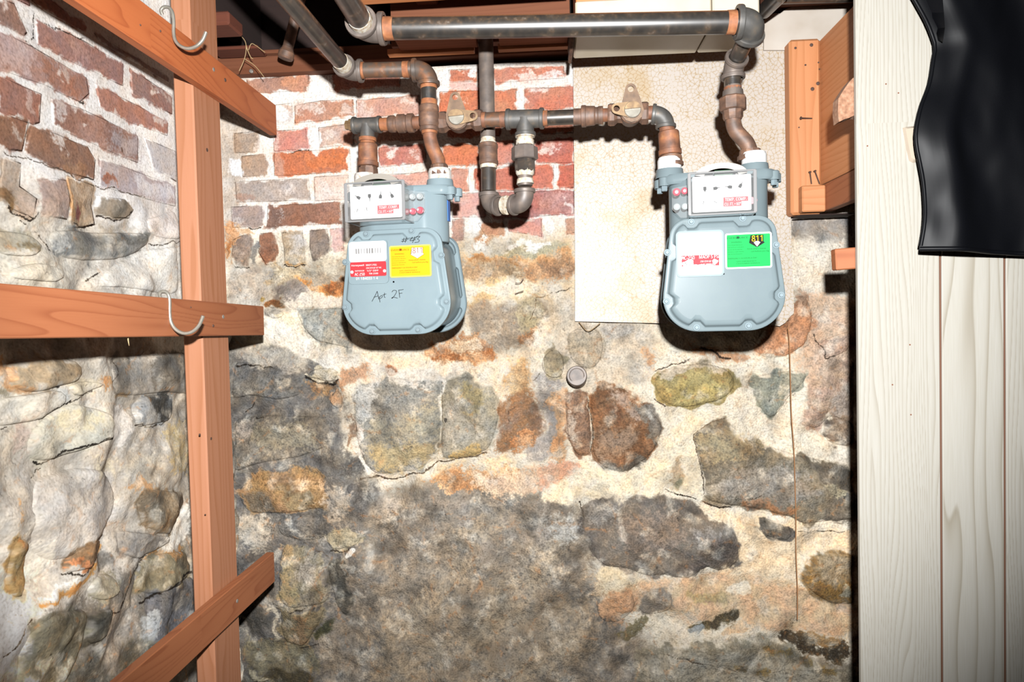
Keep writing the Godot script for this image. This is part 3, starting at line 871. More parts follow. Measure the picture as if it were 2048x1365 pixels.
	# white mortar smears over the brickwork
	for q in [[640, 168, 24, 26, 30], [560, 196, 50, 9, -2], [630, 192, 34, 12, -4], [655, 182, 20, 18, 40], [560, 225, 16, 24, 0], [630, 280, 12, 26, 0], [888, 165, 12, 26, 0], [1140, 150, 10, 24, 0], [1040, 200, 7, 26, 0], [710, 330, 9, 34, 0], [944, 360, 5, 28, 0], [1112, 355, 6, 28, 0], [1100, 450, 14, 14, 0], [945, 452, 12, 10, 0], [1060, 490, 40, 8, -6], [960, 488, 14, 14, 0], [556, 430, 1, 20, 0]]:
		k.spot(0xfaf6f0, 0xf4ece2, q[0], q[1], q[2], q[3], q[4], 4.0, 0.7, 0.92)
	for q in [[525, 290, 12, 16], [660, 272, 12, 12], [815, 205, 16, 6], [735, 300, 6, 16], [920, 195, 10, 6], [830, 310, 12, 6], [1095, 300, 10, 8], [650, 380, 14, 8], [580, 385, 12, 6]]:
		k.spot(0xf2e8e0, 0xe6d6cc, q[0], q[1], q[2], q[3], 0, 6.0, 1.0, 0.6)
	# orange seep beside the post, grey dirt between the header bricks
	k.patch(0xc8814c, 0xd8a070, 6.0, 0.9, [452, 445, 470, 450, 480, 470, 466, 500, 462, 530, 452, 520])
	k.patch(0xd8a878, 0xe2c09a, 5.0, 0.8, [470, 455, 510, 458, 520, 464, 480, 472], 0.8)
	k.spot(0x8a8480, 0x76706c, 511, 510, 7, 24, 0, 4, 0.9)
	k.spot(0xd8a060, 0xcc9050, 590, 527, 20, 5, 0, 4, 0.8, 0.8)
	# ---- fieldstones
	k.patch(0xc9bdb2, 0xa8988c, 10.0, 0.8, [456, 540, 540, 536, 535, 605, 456, 608])
	k.patch(0xb9a184, 0xcdb898, 6.0, 0.8, [538, 535, 600, 530, 620, 548, 560, 575, 535, 570])
	k.patch(0xd9ccb8, 0xc9b8a2, 6.0, 0.6, [615, 535, 650, 512, 690, 520, 690, 545, 625, 552])
	k.patch(0xa0918a, 0x857670, 6.0, 0.9, [550, 575, 600, 565, 622, 580, 590, 600, 556, 600])
	k.patch(0xc47c40, 0xd89a62, 5.0, 1.0, [588, 548, 612, 560, 650, 566, 690, 555, 690, 605, 660, 592, 620, 580])
	k.patch(0x9a5a34, 0xb87444, 4.0, 1.0, [652, 566, 690, 560, 690, 592, 660, 588])
	k.patch(0xeaddce, 0xdcc8b4, 6.0, 0.6, [575, 594, 640, 584, 690, 596, 690, 612, 640, 618, 570, 616])
	k.stone(0x96643c, 0x7a4a2c, 4.0, [533, 608, 548, 600, 570, 602, 572, 614, 536, 618], 3.0)
	k.stone(0xb0945c, 0x9c8250, 3.0, [519, 594, 530, 587, 538, 590, 530, 600, 521, 602], 2.0)
	k.stone(0xaaa9a4, 0x8e8e8a, 7.0, [588, 620, 640, 617, 690, 615, 693, 660, 712, 700, 670, 690, 625, 682, 604, 650])
	k.patch(0xb7aea2, 0xa29a8e, 8.0, 0.8, [640, 640, 690, 630, 705, 695, 650, 685], 0.7)
	k.patch(0xe8d8b4, 0xf0e4c8, 5.0, 0.8, [550, 632, 590, 625, 598, 640, 575, 650], 0.8)
	k.stone(0xb9b2aa, 0x8c847e, 5.0, [530, 622, 570, 620, 575, 632, 548, 640, 532, 636], 4.0)
	k.patch(0xb6aca0, 0x938a84, 8.0, 0.7, [470, 690, 545, 685, 600, 720, 610, 745, 560, 740, 490, 735])
	k.stone(0x7e7874, 0x5c5858, 8.0, [466, 722, 500, 728, 560, 738, 610, 748, 604, 790, 560, 800, 500, 790, 466, 800])
	k.stone(0xcbb99c, 0xd8ccb8, 9.0, [605, 753, 630, 737, 678, 737, 676, 762, 663, 768, 640, 760], 2.5)
	k.patch(0xb08a64, 0x7c5c44, 5.0, 0.9, [600, 765, 640, 765, 672, 772, 660, 790, 625, 792])
	k.stone(0xcfae90, 0xb88a68, 7.0, [656, 797, 676, 776, 688, 786, 687, 822, 674, 819], 3.0)
	k.stone(0x8e8277, 0x665e58, 8.0, [468, 838, 540, 830, 640, 834, 660, 860, 662, 890, 600, 915, 520, 925, 470, 945])
	k.patch(0xa4967e, 0x8a7f6c, 10.0, 0.9, [500, 850, 620, 848, 640, 885, 520, 905], 0.6)
	k.patch(0xb5a296, 0x94867c, 8.0, 0.9, [470, 848, 500, 838, 505, 870, 475, 880], 0.7)
	k.stone(0xb08658, 0xa07a5a, 7.0, [478, 975, 530, 945, 600, 935, 655, 958, 655, 1015, 560, 1028, 500, 1030, 480, 1010])
	k.patch(0x74685c, 0x5e5650, 7.0, 0.9, [485, 985, 545, 985, 550, 1020, 500, 1028], 0.8)
	k.patch(0x7a7060, 0x8a7858, 7.0, 0.9, [575, 985, 620, 980, 630, 1015, 580, 1015], 0.7)
	k.patch(0xcfa070, 0xd8b088, 5.0, 0.9, [590, 950, 650, 965, 655, 980, 600, 975], 0.8)
	k.patch(0xc9b29a, 0xa8988a, 9.0, 0.9, [655, 980, 700, 985, 690, 1040, 662, 1050, 640, 1020], 0.8)
	k.patch(0xc0b2a4, 0xa0968c, 8.0, 0.8, [475, 1040, 530, 1035, 545, 1065, 525, 1110, 478, 1090])
	k.stone(0x857c76, 0x6a6462, 6.0, [550, 1040, 590, 1032, 650, 1040, 648, 1080, 600, 1085, 560, 1075])
	k.stone(0xb8a88c, 0xa08f74, 6.0, [645, 1070, 690, 1060, 722, 1068, 725, 1085, 690, 1098, 662, 1104], 4.0)
	k.stone(0x9a8b72, 0x83786c, 9.0, [560, 1095, 598, 1093, 640, 1112, 650, 1150, 664, 1185, 655, 1205, 618, 1210, 580, 1215, 560, 1200])
	k.patch(0xa8936a, 0x9c7c56, 7.0, 0.8, [560, 1098, 590, 1096, 582, 1150, 600, 1200, 565, 1205], 0.8)
	k.patch(0x8c827e, 0xa09892, 6.0, 0.8, [595, 1130, 635, 1120, 645, 1170, 605, 1165], 0.7)
	k.stone(0x8c7c62, 0x76664e, 8.0, [563, 1212, 610, 1218, 655, 1208, 640, 1245, 624, 1270, 606, 1298, 570, 1288, 562, 1250])
	k.patch(0xa07450, 0x8a6244, 6.0, 0.9, [590, 1225, 615, 1225, 610, 1290, 590, 1285], 0.6)
	k.stone(0x5c5650, 0x46423e, 4.0, [652, 1128, 690, 1110, 704, 1125, 695, 1170, 706, 1205, 690, 1240, 672, 1215, 668, 1185])
	k.spot(0xeae8e4, 0xd8d4d0, 707, 1106, 9, 8, 0, 2.0, 0.4)
	k.spot(0xb8b2ac, 0xa8a29c, 700, 1140, 14, 9, 20, 5.0, 0.8, 0.7)
	k.patch(0x4c4a34, 0x3c3a2c, 6.0, 0.7, [628, 1262, 665, 1232, 662, 1265, 640, 1280])
	k.patch(0xd6c8b4, 0xbcae9c, 5.0, 0.6, [545, 1210, 556, 1215, 562, 1280, 552, 1290])
	k.patch(0x5a5654, 0x4a4644, 6.0, 0.7, [490, 1225, 535, 1210, 545, 1250, 500, 1270])
	k.patch(0x8c8064, 0x6a604c, 8.0, 0.9, [490, 1275, 620, 1290, 640, 1340, 500, 1345], 0.8)
	k.patch(0x4e4636, 0x3e382c, 8.0, 0.8, [495, 1345, 620, 1340, 640, 1400, 490, 1400])
	k.spot(0xd8ccb0, 0xc0b498, 520, 1352, 22, 8, 10, 4, 0.9, 0.8)
	# the big split stone in the middle
	k.stone(0xa8a198, 0x8e8882, 10.0, [706, 790, 735, 765, 775, 752, 840, 762, 880, 765, 878, 800, 880, 860, 878, 915, 830, 944, 752, 950, 730, 925, 712, 875])
	k.patch(0xbda57c, 0xb0986e, 12.0, 0.7, [745, 880, 800, 890, 878, 885, 874, 915, 820, 942, 756, 945], 0.95)
	k.patch(0xa79a84, 0xb8a684, 14.0, 0.9, [735, 830, 800, 850, 876, 800, 876, 890, 740, 890], 0.6)
	k.patch(0x85807c, 0x96908a, 10.0, 0.7, [745, 790, 810, 775, 805, 835, 760, 840], 0.7)
	k.patch(0xdcd6d0, 0xc6c0ba, 9.0, 0.9, [706, 785, 750, 760, 760, 790, 735, 830, 712, 850], 0.75)
	k.patch(0xece2d8, 0xdccec0, 5.0, 0.8, [755, 740, 878, 735, 878, 770, 800, 772], 0.8)
	k.stone(0xb3a690, 0x9a9082, 9.0, [882, 766, 930, 752, 985, 768, 1002, 800, 995, 850, 978, 900, 925, 918, 884, 918, 882, 860])
	k.patch(0xa08c62, 0x8c7a54, 9.0, 0.8, [915, 770, 975, 775, 965, 815, 945, 835, 930, 800], 0.85)
	k.patch(0xc4a268, 0xb8935a, 6.0, 0.8, [900, 905, 960, 892, 975, 900, 930, 918, 890, 920], 0.9)
	k.patch(0xb8b0a6, 0xa49c94, 8.0, 0.8, [890, 800, 925, 810, 940, 850, 975, 850, 960, 890, 890, 870], 0.5)
	k.spot(0x4a4644, 0x5a5450, 893, 840, 2.5, 7, 5, 1.5, 0.5)
	k.patch(0xf2e8da, 0xe6d6c2, 2.0, 0.8, [876, 766, 883, 766, 884, 836, 880, 850, 878, 800])
	k.patch(0xf4ece2, 0xe2d0c0, 3.0, 0.9, [705, 840, 722, 850, 724, 900, 752, 945, 775, 955, 770, 962, 740, 950, 712, 905])
	k.patch(0x9a7a64, 0x7c6454, 4.0, 0.9, [698, 840, 707, 838, 708, 890, 702, 900])
	# right side stones
	k.stone(0xbfae98, 0xad9a86, 5.0, [1133, 665, 1165, 655, 1202, 660, 1208, 705, 1192, 738, 1168, 740, 1140, 720], 3.0)
	k.stone(0xb9a78c, 0xa49478, 6.0, [1080, 728, 1095, 702, 1110, 692, 1130, 718, 1124, 756, 1094, 756], 3.0)
	k.patch(0xb9b0aa, 0xcfc4ba, 7.0, 0.8, [1195, 650, 1260, 648, 1265, 665, 1225, 675, 1205, 668])
	k.patch(0xc88a60, 0xdcb088, 6.0, 0.9, [1290, 690, 1310, 700, 1305, 745, 1290, 740], 0.8)
	k.stone(0x9c7660, 0x86604a, 6.0, [1130, 790, 1150, 782, 1176, 782, 1180, 850, 1184, 912, 1156, 916, 1136, 880, 1132, 830], 3.5)
	k.patch(0xc8b6a8, 0xae988a, 4.0, 0.9, [1136, 830, 1152, 830, 1152, 890, 1138, 880], 0.8)
	k.stone(0x9a6e50, 0x84583c, 10.0, [1180, 786, 1205, 768, 1235, 770, 1262, 788, 1290, 808, 1326, 850, 1312, 895, 1292, 922, 1255, 946, 1208, 938, 1186, 912, 1184, 850], 3.5)
	k.patch(0xbca497, 0xa88e80, 8.0, 0.9, [1215, 775, 1260, 785, 1290, 815, 1270, 845, 1230, 800], 0.75)
	k.patch(0xa69082, 0x8e7868, 9.0, 0.9, [1195, 860, 1270, 850, 1280, 890, 1200, 920], 0.6)
	k.patch(0x6c4430, 0x80523a, 6.0, 0.9, [1215, 805, 1245, 815, 1240, 850, 1215, 835], 0.7)
	k.patch(0x857e78, 0x6e6a66, 5.0, 0.8, [1260, 800, 1300, 815, 1326, 850, 1312, 890, 1298, 860, 1275, 830], 0.85)
	k.patch(0x66605a, 0x544e48, 4.0, 0.9, [1182, 905, 1200, 925, 1235, 935, 1285, 915, 1292, 925, 1250, 948, 1205, 940], 0.8)
	k.stone(0xb5a26c, 0x947c4c, 9.0, [1306, 760, 1322, 742, 1350, 731, 1408, 726, 1455, 738, 1475, 764, 1462, 786, 1430, 803, 1377, 817, 1332, 810, 1314, 790], 3.0)
	k.patch(0xc8b8a4, 0xb8a490, 4.0, 0.8, [1318, 745, 1345, 731, 1410, 725, 1455, 738, 1450, 750, 1400, 738, 1345, 745, 1315, 762], 0.9)
	k.patch(0xcdbb7e, 0xb8a464, 6.0, 1.0, [1340, 770, 1400, 750, 1440, 770, 1420, 795, 1350, 808], 0.7)
	k.stone(0x9c9a8a, 0x7e8078, 6.0, [1496, 760, 1530, 748, 1600, 740, 1618, 742, 1600, 775, 1580, 795, 1545, 842, 1522, 820, 1510, 790], 4.0)
	k.patch(0xb9ac94, 0xa49880, 6.0, 0.9, [1560, 745, 1610, 742, 1590, 780, 1560, 800], 0.6)
	k.stone(0xc4a690, 0xb09080, 6.0, [1612, 780, 1650, 745, 1708, 715, 1708, 850, 1660, 830, 1635, 862, 1605, 850], 5.0)
	k.patch(0xa29a98, 0x8c8684, 8.0, 0.9, [1660, 790, 1706, 780, 1706, 840, 1670, 835], 0.7)
	k.stone(0x967c68, 0x6e6058, 6.0, [1645, 850, 1675, 835, 1708, 845, 1708, 895, 1665, 890, 1648, 875], 4.0)
	k.stone(0xd0906a, 0xb57a58, 6.0, [1505, 700, 1530, 660, 1560, 620, 1590, 590, 1612, 592, 1625, 640, 1612, 690, 1570, 715, 1530, 718], 5.0)
	k.patch(0xd8b9a0, 0xc8a48c, 6.0, 0.9, [1585, 580, 1612, 592, 1618, 640, 1590, 640], 0.7)
	k.stone(0xc0a494, 0xac8c7c, 6.0, [1636, 690, 1665, 672, 1700, 660, 1700, 700, 1662, 718, 1642, 712], 3.0)
	k.patch(0xc98e66, 0xa87a5c, 7.0, 0.9, [1385, 690, 1440, 700, 1500, 712, 1490, 722, 1400, 712], 0.9)
	k.stone(0x98866f, 0x746a5e, 11.0, [1388, 872, 1426, 846, 1455, 836, 1462, 846, 1458, 872, 1510, 885, 1587, 908, 1640, 920, 1708, 938, 1709, 1036, 1650, 1045, 1606, 1050, 1575, 1030, 1490, 1018, 1407, 1000, 1400, 940], 3.5)
	k.patch(0x9c8f86, 0x8a817a, 12.0, 0.7, [1500, 930, 1590, 945, 1640, 985, 1560, 1005, 1440, 1000, 1430, 960], 0.85)
	k.patch(0x74695e, 0x5c544e, 7.0, 0.9, [1600, 915, 1708, 938, 1708, 1040, 1640, 1045, 1660, 985], 0.85)
	k.patch(0xa5663f, 0x86604a, 6.0, 1.1, [1480, 990, 1560, 1005, 1600, 1010, 1580, 1030, 1490, 1015], 0.7)
	k.patch(0xb8966c, 0xa8946e, 6.0, 1.1, [1395, 870, 1450, 860, 1530, 895, 1500, 915, 1400, 930], 0.6)
	k.patch(0xa89a80, 0xc0b292, 3.0, 1.0, [1640, 955, 1690, 975, 1680, 990, 1650, 975], 0.7)
	k.patch(0xc8a684, 0xb4a080, 5.0, 0.8, [1340, 945, 1365, 920, 1372, 965, 1355, 985, 1340, 975], 0.8)
	k.spot(0x84806a, 0x75725e, 1358, 965, 9, 14, 15, 4, 0.9, 0.8)
	k.stone(0x85776c, 0x645a55, 9.0, [1160, 1015, 1205, 992, 1250, 1000, 1292, 992, 1345, 998, 1397, 1014, 1425, 1040, 1460, 1050, 1484, 1095, 1474, 1132, 1440, 1148, 1420, 1130, 1377, 1158, 1330, 1150, 1292, 1155, 1255, 1135, 1214, 1135, 1182, 1108, 1165, 1070], 5.0, 0.7)
	k.patch(0x9a8274, 0x8c786c, 12.0, 0.9, [1240, 1030, 1350, 1025, 1380, 1080, 1290, 1110, 1230, 1080], 0.6)
	k.patch(0x9c9694, 0x8a8482, 8.0, 0.9, [1175, 1010, 1230, 990, 1250, 1010, 1200, 1060, 1175, 1050], 0.6)
	k.patch(0x9a9492, 0x8a8484, 8.0, 0.9, [1385, 1050, 1430, 1060, 1420, 1100, 1385, 1095], 0.6)
	k.patch(0x4c4442, 0x5a504e, 7.0, 0.9, [1430, 1070, 1478, 1090, 1470, 1135, 1420, 1140, 1340, 1148, 1380, 1120], 0.7)
	k.spot(0x5c5450, 0x4c4442, 1160, 1055, 10, 22, 5, 7, 0.7)
	k.spot(0xb8bcc0, 0xa4a6a8, 1125, 1060, 30, 24, 60, 16, 0.8, 0.6)
	k.stone(0x6c645c, 0x544c48, 5.0, [1508, 1056, 1527, 1042, 1560, 1046, 1587, 1058, 1574, 1082, 1536, 1074], 3.0)
	k.stone(0xa89070, 0x7c5a34, 8.0, [1602, 1140, 1625, 1110, 1660, 1104, 1708, 1108, 1709, 1212, 1662, 1210, 1625, 1185, 1604, 1165], 4.0)
	k.patch(0xb09a80, 0x9a8468, 8.0, 0.8, [1630, 1120, 1700, 1115, 1700, 1160, 1640, 1155], 0.8)
	k.patch(0x8a6030, 0x9c7238, 5.0, 1.0, [1604, 1140, 1625, 1160, 1670, 1175, 1705, 1170, 1700, 1205, 1650, 1200], 0.7)
	k.patch(0xb4b0a0, 0x9c9684, 4.0, 0.8, [1675, 1175, 1702, 1172, 1700, 1195, 1680, 1195], 0.8)
	k.stone(0xcf9e78, 0xb88a6a, 6.0, [1190, 1205, 1225, 1185, 1262, 1178, 1272, 1215, 1240, 1248, 1200, 1245], 9.0, 0.8)
	k.stone(0x8c8078, 0x726860, 5.0, [1278, 1190, 1320, 1175, 1345, 1185, 1340, 1225, 1300, 1235, 1275, 1225], 8.0, 0.8)
	k.patch(0xb8a47c, 0xa89468, 5.0, 0.9, [1375, 1180, 1450, 1185, 1455, 1205, 1390, 1208], 0.8)
	k.patch(0xf0e2cc, 0xe6d2b6, 3.0, 0.5, [1455, 1185, 1480, 1168, 1510, 1178, 1490, 1190, 1460, 1192], 0.9)
	k.stone(0xa29684, 0x7e7464, 8.0, [1270, 1300, 1330, 1290, 1420, 1285, 1520, 1275, 1570, 1285, 1640, 1330, 1709, 1335, 1709, 1400, 1270, 1400], 9.0, 0.8)
	k.patch(0xb9b1a4, 0x968c80, 9.0, 1.0, [1290, 1310, 1450, 1300, 1600, 1330, 1690, 1350, 1690, 1380, 1290, 1380], 0.6)
	k.patch(0x6a5c3c, 0x5a5038, 5.0, 1.2, [1235, 1265, 1290, 1230, 1300, 1245, 1260, 1285], 0.8)
	k.patch(0x4c4030, 0x62543c, 4.0, 1.0, [1378, 1252, 1420, 1235, 1478, 1228, 1476, 1244, 1420, 1258, 1405, 1268])
	k.spot(0xa8aaac, 0x949698, 1393, 1262, 13, 10, 0, 3.0, 0.5)
	k.patch(0xe6c8a4, 0xdcb894, 3.0, 0.5, [1440, 1262, 1478, 1245, 1500, 1262, 1470, 1262, 1445, 1272])
	k.patch(0x40352a, 0x564430, 5.0, 1.0, [1556, 1266, 1585, 1258, 1610, 1272, 1640, 1296, 1690, 1282, 1705, 1300, 1670, 1330, 1640, 1315, 1600, 1300, 1575, 1288])
	k.patch(0xae7a48, 0x8a6238, 5.0, 1.0, [1610, 1262, 1690, 1280, 1690, 1290, 1640, 1292, 1610, 1275], 0.8)
	for q in [[1570, 1312], [1610, 1320], [1545, 1300], [1660, 1345], [1530, 1345], [1480, 1330]]:
		k.spot(0x5e4c34, 0x70582e, q[0], q[1], 12, 8, 20, 4, 1.1, 0.7)
	# fissures and open joints, the shade inside them painted dark
	k.crack(0x1c1612, 3.0, [468, 732, 505, 728, 545, 735])
	k.crack(0x1c1612, 5.0, [607, 756, 640, 766, 668, 770, 678, 762])
	k.crack(0x2a211a, 2.5, [566, 530, 590, 533, 613, 527])
	k.crack(0x2a211a, 2.5, [470, 536, 500, 538])
	k.crack(0x2a211a, 2.0, [500, 457, 526, 455])
	k.crack(0x2a211a, 2.0, [585, 304, 617, 301])
	k.crack(0x3a2d24, 3.0, [726, 958, 765, 956, 790, 958, 830, 949])
	k.crack(0x5a4636, 2.5, [830, 949, 880, 925, 940, 914, 975, 904])
	k.crack(0x2a211a, 2.5, [486, 822, 500, 815, 508, 806])
	k.crack(0x3a3028, 1.8, [510, 838, 530, 836])
	k.crack(0x2a211a, 3.0, [1333, 981, 1355, 992, 1390, 1000])
	k.crack(0x201812, 3.0, [1405, 1002, 1440, 1012, 1462, 1015])
	k.crack(0x3a2d24, 2.0, [1490, 998, 1522, 992])
	k.crack(0x4a3c30, 2.0, [1387, 872, 1398, 930, 1405, 990])
	k.crack(0x6a5440, 2.0, [1387, 870, 1420, 850, 1450, 838])
	k.crack(0x3a2d24, 2.5, [1310, 745, 1340, 727, 1380, 718])
	k.crack(0x2a1c14, 4.0, [1398, 695, 1430, 706, 1462, 718])
	k.crack(0x3a2d24, 3.0, [1308, 795, 1330, 812])
	k.crack(0x3a2d24, 2.5, [1630, 672, 1645, 695, 1650, 718, 1670, 716])
	k.crack(0x4a3c30, 1.6, [1592, 1062, 1640, 1064, 1700, 1060])
	k.crack(0x4a3c30, 2.0, [1334, 1308, 1370, 1318, 1400, 1328])
	k.crack(0x3a3028, 2.5, [655, 1105, 690, 1100, 705, 1096])
	k.crack(0x2c241c, 2.0, [552, 1206, 580, 1218, 620, 1210])
	k.crack(0x2c241c, 2.0, [600, 1298, 640, 1290])
	k.crack(0x6a5a48, 1.5, [1076, 745, 1065, 765])
	k.crack(0x4a3c30, 2.0, [1178, 800, 1186, 860, 1184, 905])
	k.crack(0x6a5038, 1.6, [1060, 640, 1075, 600, 1105, 585])
	k.crack(0x3a3028, 1.6, [1112, 588, 1130, 584, 1148, 572])
	k.crack(0x5a4a3c, 1.5, [600, 1085, 625, 1100, 655, 1115])
	k.crack(0x4a3c30, 1.6, [1160, 1005, 1170, 1040])
func paint_left(k: Wall):
	k.base(0xe6dcce, 0xcfc2b4)
	k.patch(0xf4eee6, 0xe6ddd4, 12.0, 0.3, [-60, -80, 380, -60, 380, 430, 220, 420, 60, 370, -60, 330])
	k.patch(0xe2dcd6, 0xccc4bc, 20.0, 0.6, [190, 380, 380, 380, 400, 620, 200, 620])
	k.patch(0xeae0d0, 0xd8ccba, 18.0, 0.5, [-60, 480, 130, 520, 130, 620, -60, 600])
	k.patch(0xe2d6c6, 0xcfc0b0, 20.0, 0.5, [-60, 790, 220, 760, 240, 930, 60, 960, -60, 960])
	k.patch(0xd6c9bb, 0xbcb0a6, 24.0, 0.6, [-60, 930, 260, 900, 380, 900, 380, 1120, 200, 1240, -60, 1240])
	k.patch(0x8c837c, 0x655e59, 24.0, 0.7, [230, 1150, 400, 1080, 400, 1420, -60, 1420, -60, 1270, 60, 1240, 160, 1200])
	k.patch(0x857b73, 0x645d57, 20.0, 0.7, [360, 700, 470, 700, 480, 1420, 380, 1420])
	k.patch(0xd9cdc4, 0xc4b8ae, 14.0, 0.6, [-60, 1215, 40, 1195, 60, 1240, 20, 1330, -60, 1340])
	k.patch(0xb8aca0, 0x9a8f86, 22.0, 0.8, [225, 700, 400, 700, 400, 1080, 330, 1090, 250, 1000, 232, 880], 0.8)
	# bricks
	k.brick(0xb98070, 0xa87468, [-60, -90, -8, -70, 40, -40, 60, -20, 60, 12, -8, -20, -60, -50], 2.0)
	k.brick(0xbd8a7a, 0xaf7c6e, [62, -2, 97, -4, 172, 55, 165, 65, 90, 22], 2.0)
	k.brick(0xb69c92, 0xa48c84, [187, 66, 335, 152, 338, 166, 255, 116, 200, 84], 2.0)
	k.brick(0x9c7464, 0x8a6c60, [-8, -4, 28, 6, 52, 66, 46, 72, -8, 42], 2.0)
	k.patch(0xc8aca2, 0xb49488, 5.0, 0.9, [5, -5, 30, 2, 30, 25, 10, 20], 0.6)
	k.brick(0xa8786a, 0x9c6e62, [71, 42, 130, 64, 170, 84, 246, 128, 246, 172, 160, 132, 73, 86], 2.0)
	k.patch(0xb88c7c, 0xb08274, 6.0, 0.8, [140, 80, 170, 90, 165, 125, 140, 118], 0.7)
	k.brick(0xa07a6e, 0x94685c, [262, 139, 344, 190, 344, 229, 263, 188], 2.0)
	k.patch(0xc8b4aa, 0xb8a094, 5.0, 1.0, [300, 165, 344, 192, 344, 200, 305, 182], 0.7)
	k.brick(0xb8938a, 0xa87c6c, [-8, 60, 60, 92, 125, 128, 172, 155, 176, 188, 160, 204, 90, 172, -8, 138], 2.0)
	k.patch(0xcdb4ae, 0xbca09a, 10.0, 0.7, [-8, 62, 65, 98, 60, 150, -8, 132], 0.8)
	k.patch(0xa66e56, 0x9c644e, 7.0, 0.7, [80, 112, 172, 165, 165, 200, 90, 165], 0.8)
	k.patch(0xd4c4bc, 0xc4aea4, 4.0, 0.9, [124, 130, 140, 136, 144, 158, 130, 152], 0.8)
	k.brick(0xb67e6c, 0xa9725e, [189, 168, 262, 205, 335, 246, 332, 272, 262, 246, 196, 212], 2.0)
	k.patch(0xd8cac2, 0xc4b0a6, 4.0, 1.0, [298, 225, 332, 246, 328, 258, 308, 248], 0.8)
	k.brick(0xa87462, 0x9a6654, [-8, 150, 80, 188, 78, 246, 64, 250, -8, 216], 2.0)
	k.patch(0xd8c4ba, 0xc4a89c, 3.0, 1.1, [45, 175, 60, 180, 75, 230, 58, 225], 0.6)
	k.brick(0x9c6e5c, 0xa67c6c, [101, 197, 160, 216, 275, 273, 277, 326, 240, 312, 180, 286, 104, 250], 2.0)
	k.patch(0xa69694, 0xb0a09c, 9.0, 0.8, [215, 252, 275, 276, 277, 325, 215, 298], 0.85)
	k.patch(0xe4dad2, 0xd0c0b6, 4.0, 1.0, [100, 200, 130, 215, 118, 248, 104, 240], 0.7)
	k.spot(0x6a4e40, 0x7a5c4a, 245, 302, 4, 8, -25, 2.5, 0.7)
	k.brick(0xc9c2c0, 0xb8b0ae, [288, 276, 352, 304, 352, 364, 306, 336], 2.0)
	k.brick(0x96684e, 0x8a5e4a, [-8, 222, 55, 246, 46, 303, 20, 300, -8, 286], 2.0)
	k.patch(0xd0bdae, 0xb89c8a, 3.0, 1.1, [22, 250, 34, 255, 46, 290, 34, 292], 0.8)
	k.brick(0x986c54, 0x86604c, [60, 252, 112, 268, 174, 294, 190, 320, 188, 360, 150, 350, 105, 336, 52, 305], 2.0)
	k.patch(0xe2dad4, 0xccbfb6, 4.0, 0.9, [96, 266, 128, 274, 130, 298, 108, 290], 0.9)
	k.patch(0xa4714c, 0xac805e, 7.0, 0.8, [110, 310, 170, 325, 168, 350, 120, 338], 0.7)
	k.brick(0xbfb0ae, 0xb09c98, [199, 318, 260, 338, 350, 371, 352, 413, 288, 398, 199, 371], 2.0)
	k.patch(0xdcd8da, 0xd0cacc, 9.0, 0.5, [265, 350, 350, 374, 350, 412, 275, 390], 0.9)
	k.patch(0x9c5c44, 0xa87058, 3.0, 0.9, [200, 345, 222, 350, 235, 372, 202, 370], 0.9)
	k.brick(0xbfae9c, 0xa8917e, [9, 315, 44, 326, 46, 372, 70, 398, 64, 438, 32, 420, 10, 412], 2.0)
	k.patch(0x86643e, 0x74583e, 4.0, 0.6, [12, 374, 36, 382, 36, 420, 12, 410])
	k.patch(0xc4a48e, 0xb8a090, 4.0, 0.8, [40, 382, 70, 400, 64, 436, 40, 422], 0.8)
	k.brick(0xb09486, 0xa2897e, [77, 362, 100, 356, 127, 361, 134, 440, 106, 436, 76, 432], 2.0)
	k.brick(0xb69472, 0xc4ac92, [129, 353, 160, 360, 190, 371, 198, 450, 170, 456, 140, 455], 2.0)
	k.patch(0xd09a66, 0xc48c58, 3.0, 0.7, [130, 360, 140, 380, 148, 450, 138, 450], 0.8)
	k.patch(0xa05e58, 0x8c5450, 3.0, 0.6, [146, 415, 158, 400, 168, 420, 168, 448, 150, 440])
	k.brick(0xa08e78, 0x8a7c6c, [199, 392, 246, 399, 264, 420, 258, 437, 230, 436, 202, 430], 6.0)
	k.patch(0x6c6254, 0x7a6e5e, 6.0, 0.6, [218, 402, 248, 405, 258, 425, 225, 422], 0.8)
	for q in [[20, 10, 6, 12], [120, 140, 5, 10], [170, 245, 6, 5], [310, 190, 8, 5], [150, 215, 10, 5], [230, 228, 4, 4]]:
		k.spot(0xf0e8e2, 0xe4d8d0, q[0], q[1], q[2], q[3], 30, 3.0, 1.0, 0.7)
	k.crack(0x2a211a, 2.0, [68, 28, 62, 60, 60, 75])
	k.crack(0x3a2f28, 1.6, [90, 48, 108, 52, 130, 66, 148, 76, 166, 76])
	k.crack(0x3a2f28, 1.6, [50, 83, 62, 92, 72, 91])
	k.crack(0x2a211a, 2.5, [160, 205, 166, 202])
	k.crack(0x2a211a, 3.5, [22, 415, 50, 430, 64, 438, 72, 426])
	k.crack(0x2a211a, 3.0, [146, 451, 175, 454, 196, 452])
	k.crack(0x2a211a, 3.5, [204, 432, 236, 438, 258, 436, 262, 428])
	k.crack(0x4a3c30, 2.0, [10, 305, 60, 318, 110, 336, 150, 352, 186, 362])
	k.crack(0x4a3c30, 1.6, [190, 372, 240, 382, 290, 400])
	# stones over the middle rail
	k.stone(0xc4baa8, 0xa99c8a, 7.0, [-8, 462, 30, 462, 66, 470, 84, 492, 66, 514, 20, 512, -8, 505])
	k.patch(0x8a7454, 0x74624a, 5.0, 0.9, [22, 498, 70, 490, 74, 504, 40, 512], 0.8)
	k.stone(0x989594, 0x84827f, 7.0, [98, 462, 150, 460, 205, 466, 260, 465, 296, 470, 302, 484, 268, 512, 225, 520, 165, 522, 120, 512, 98, 495])
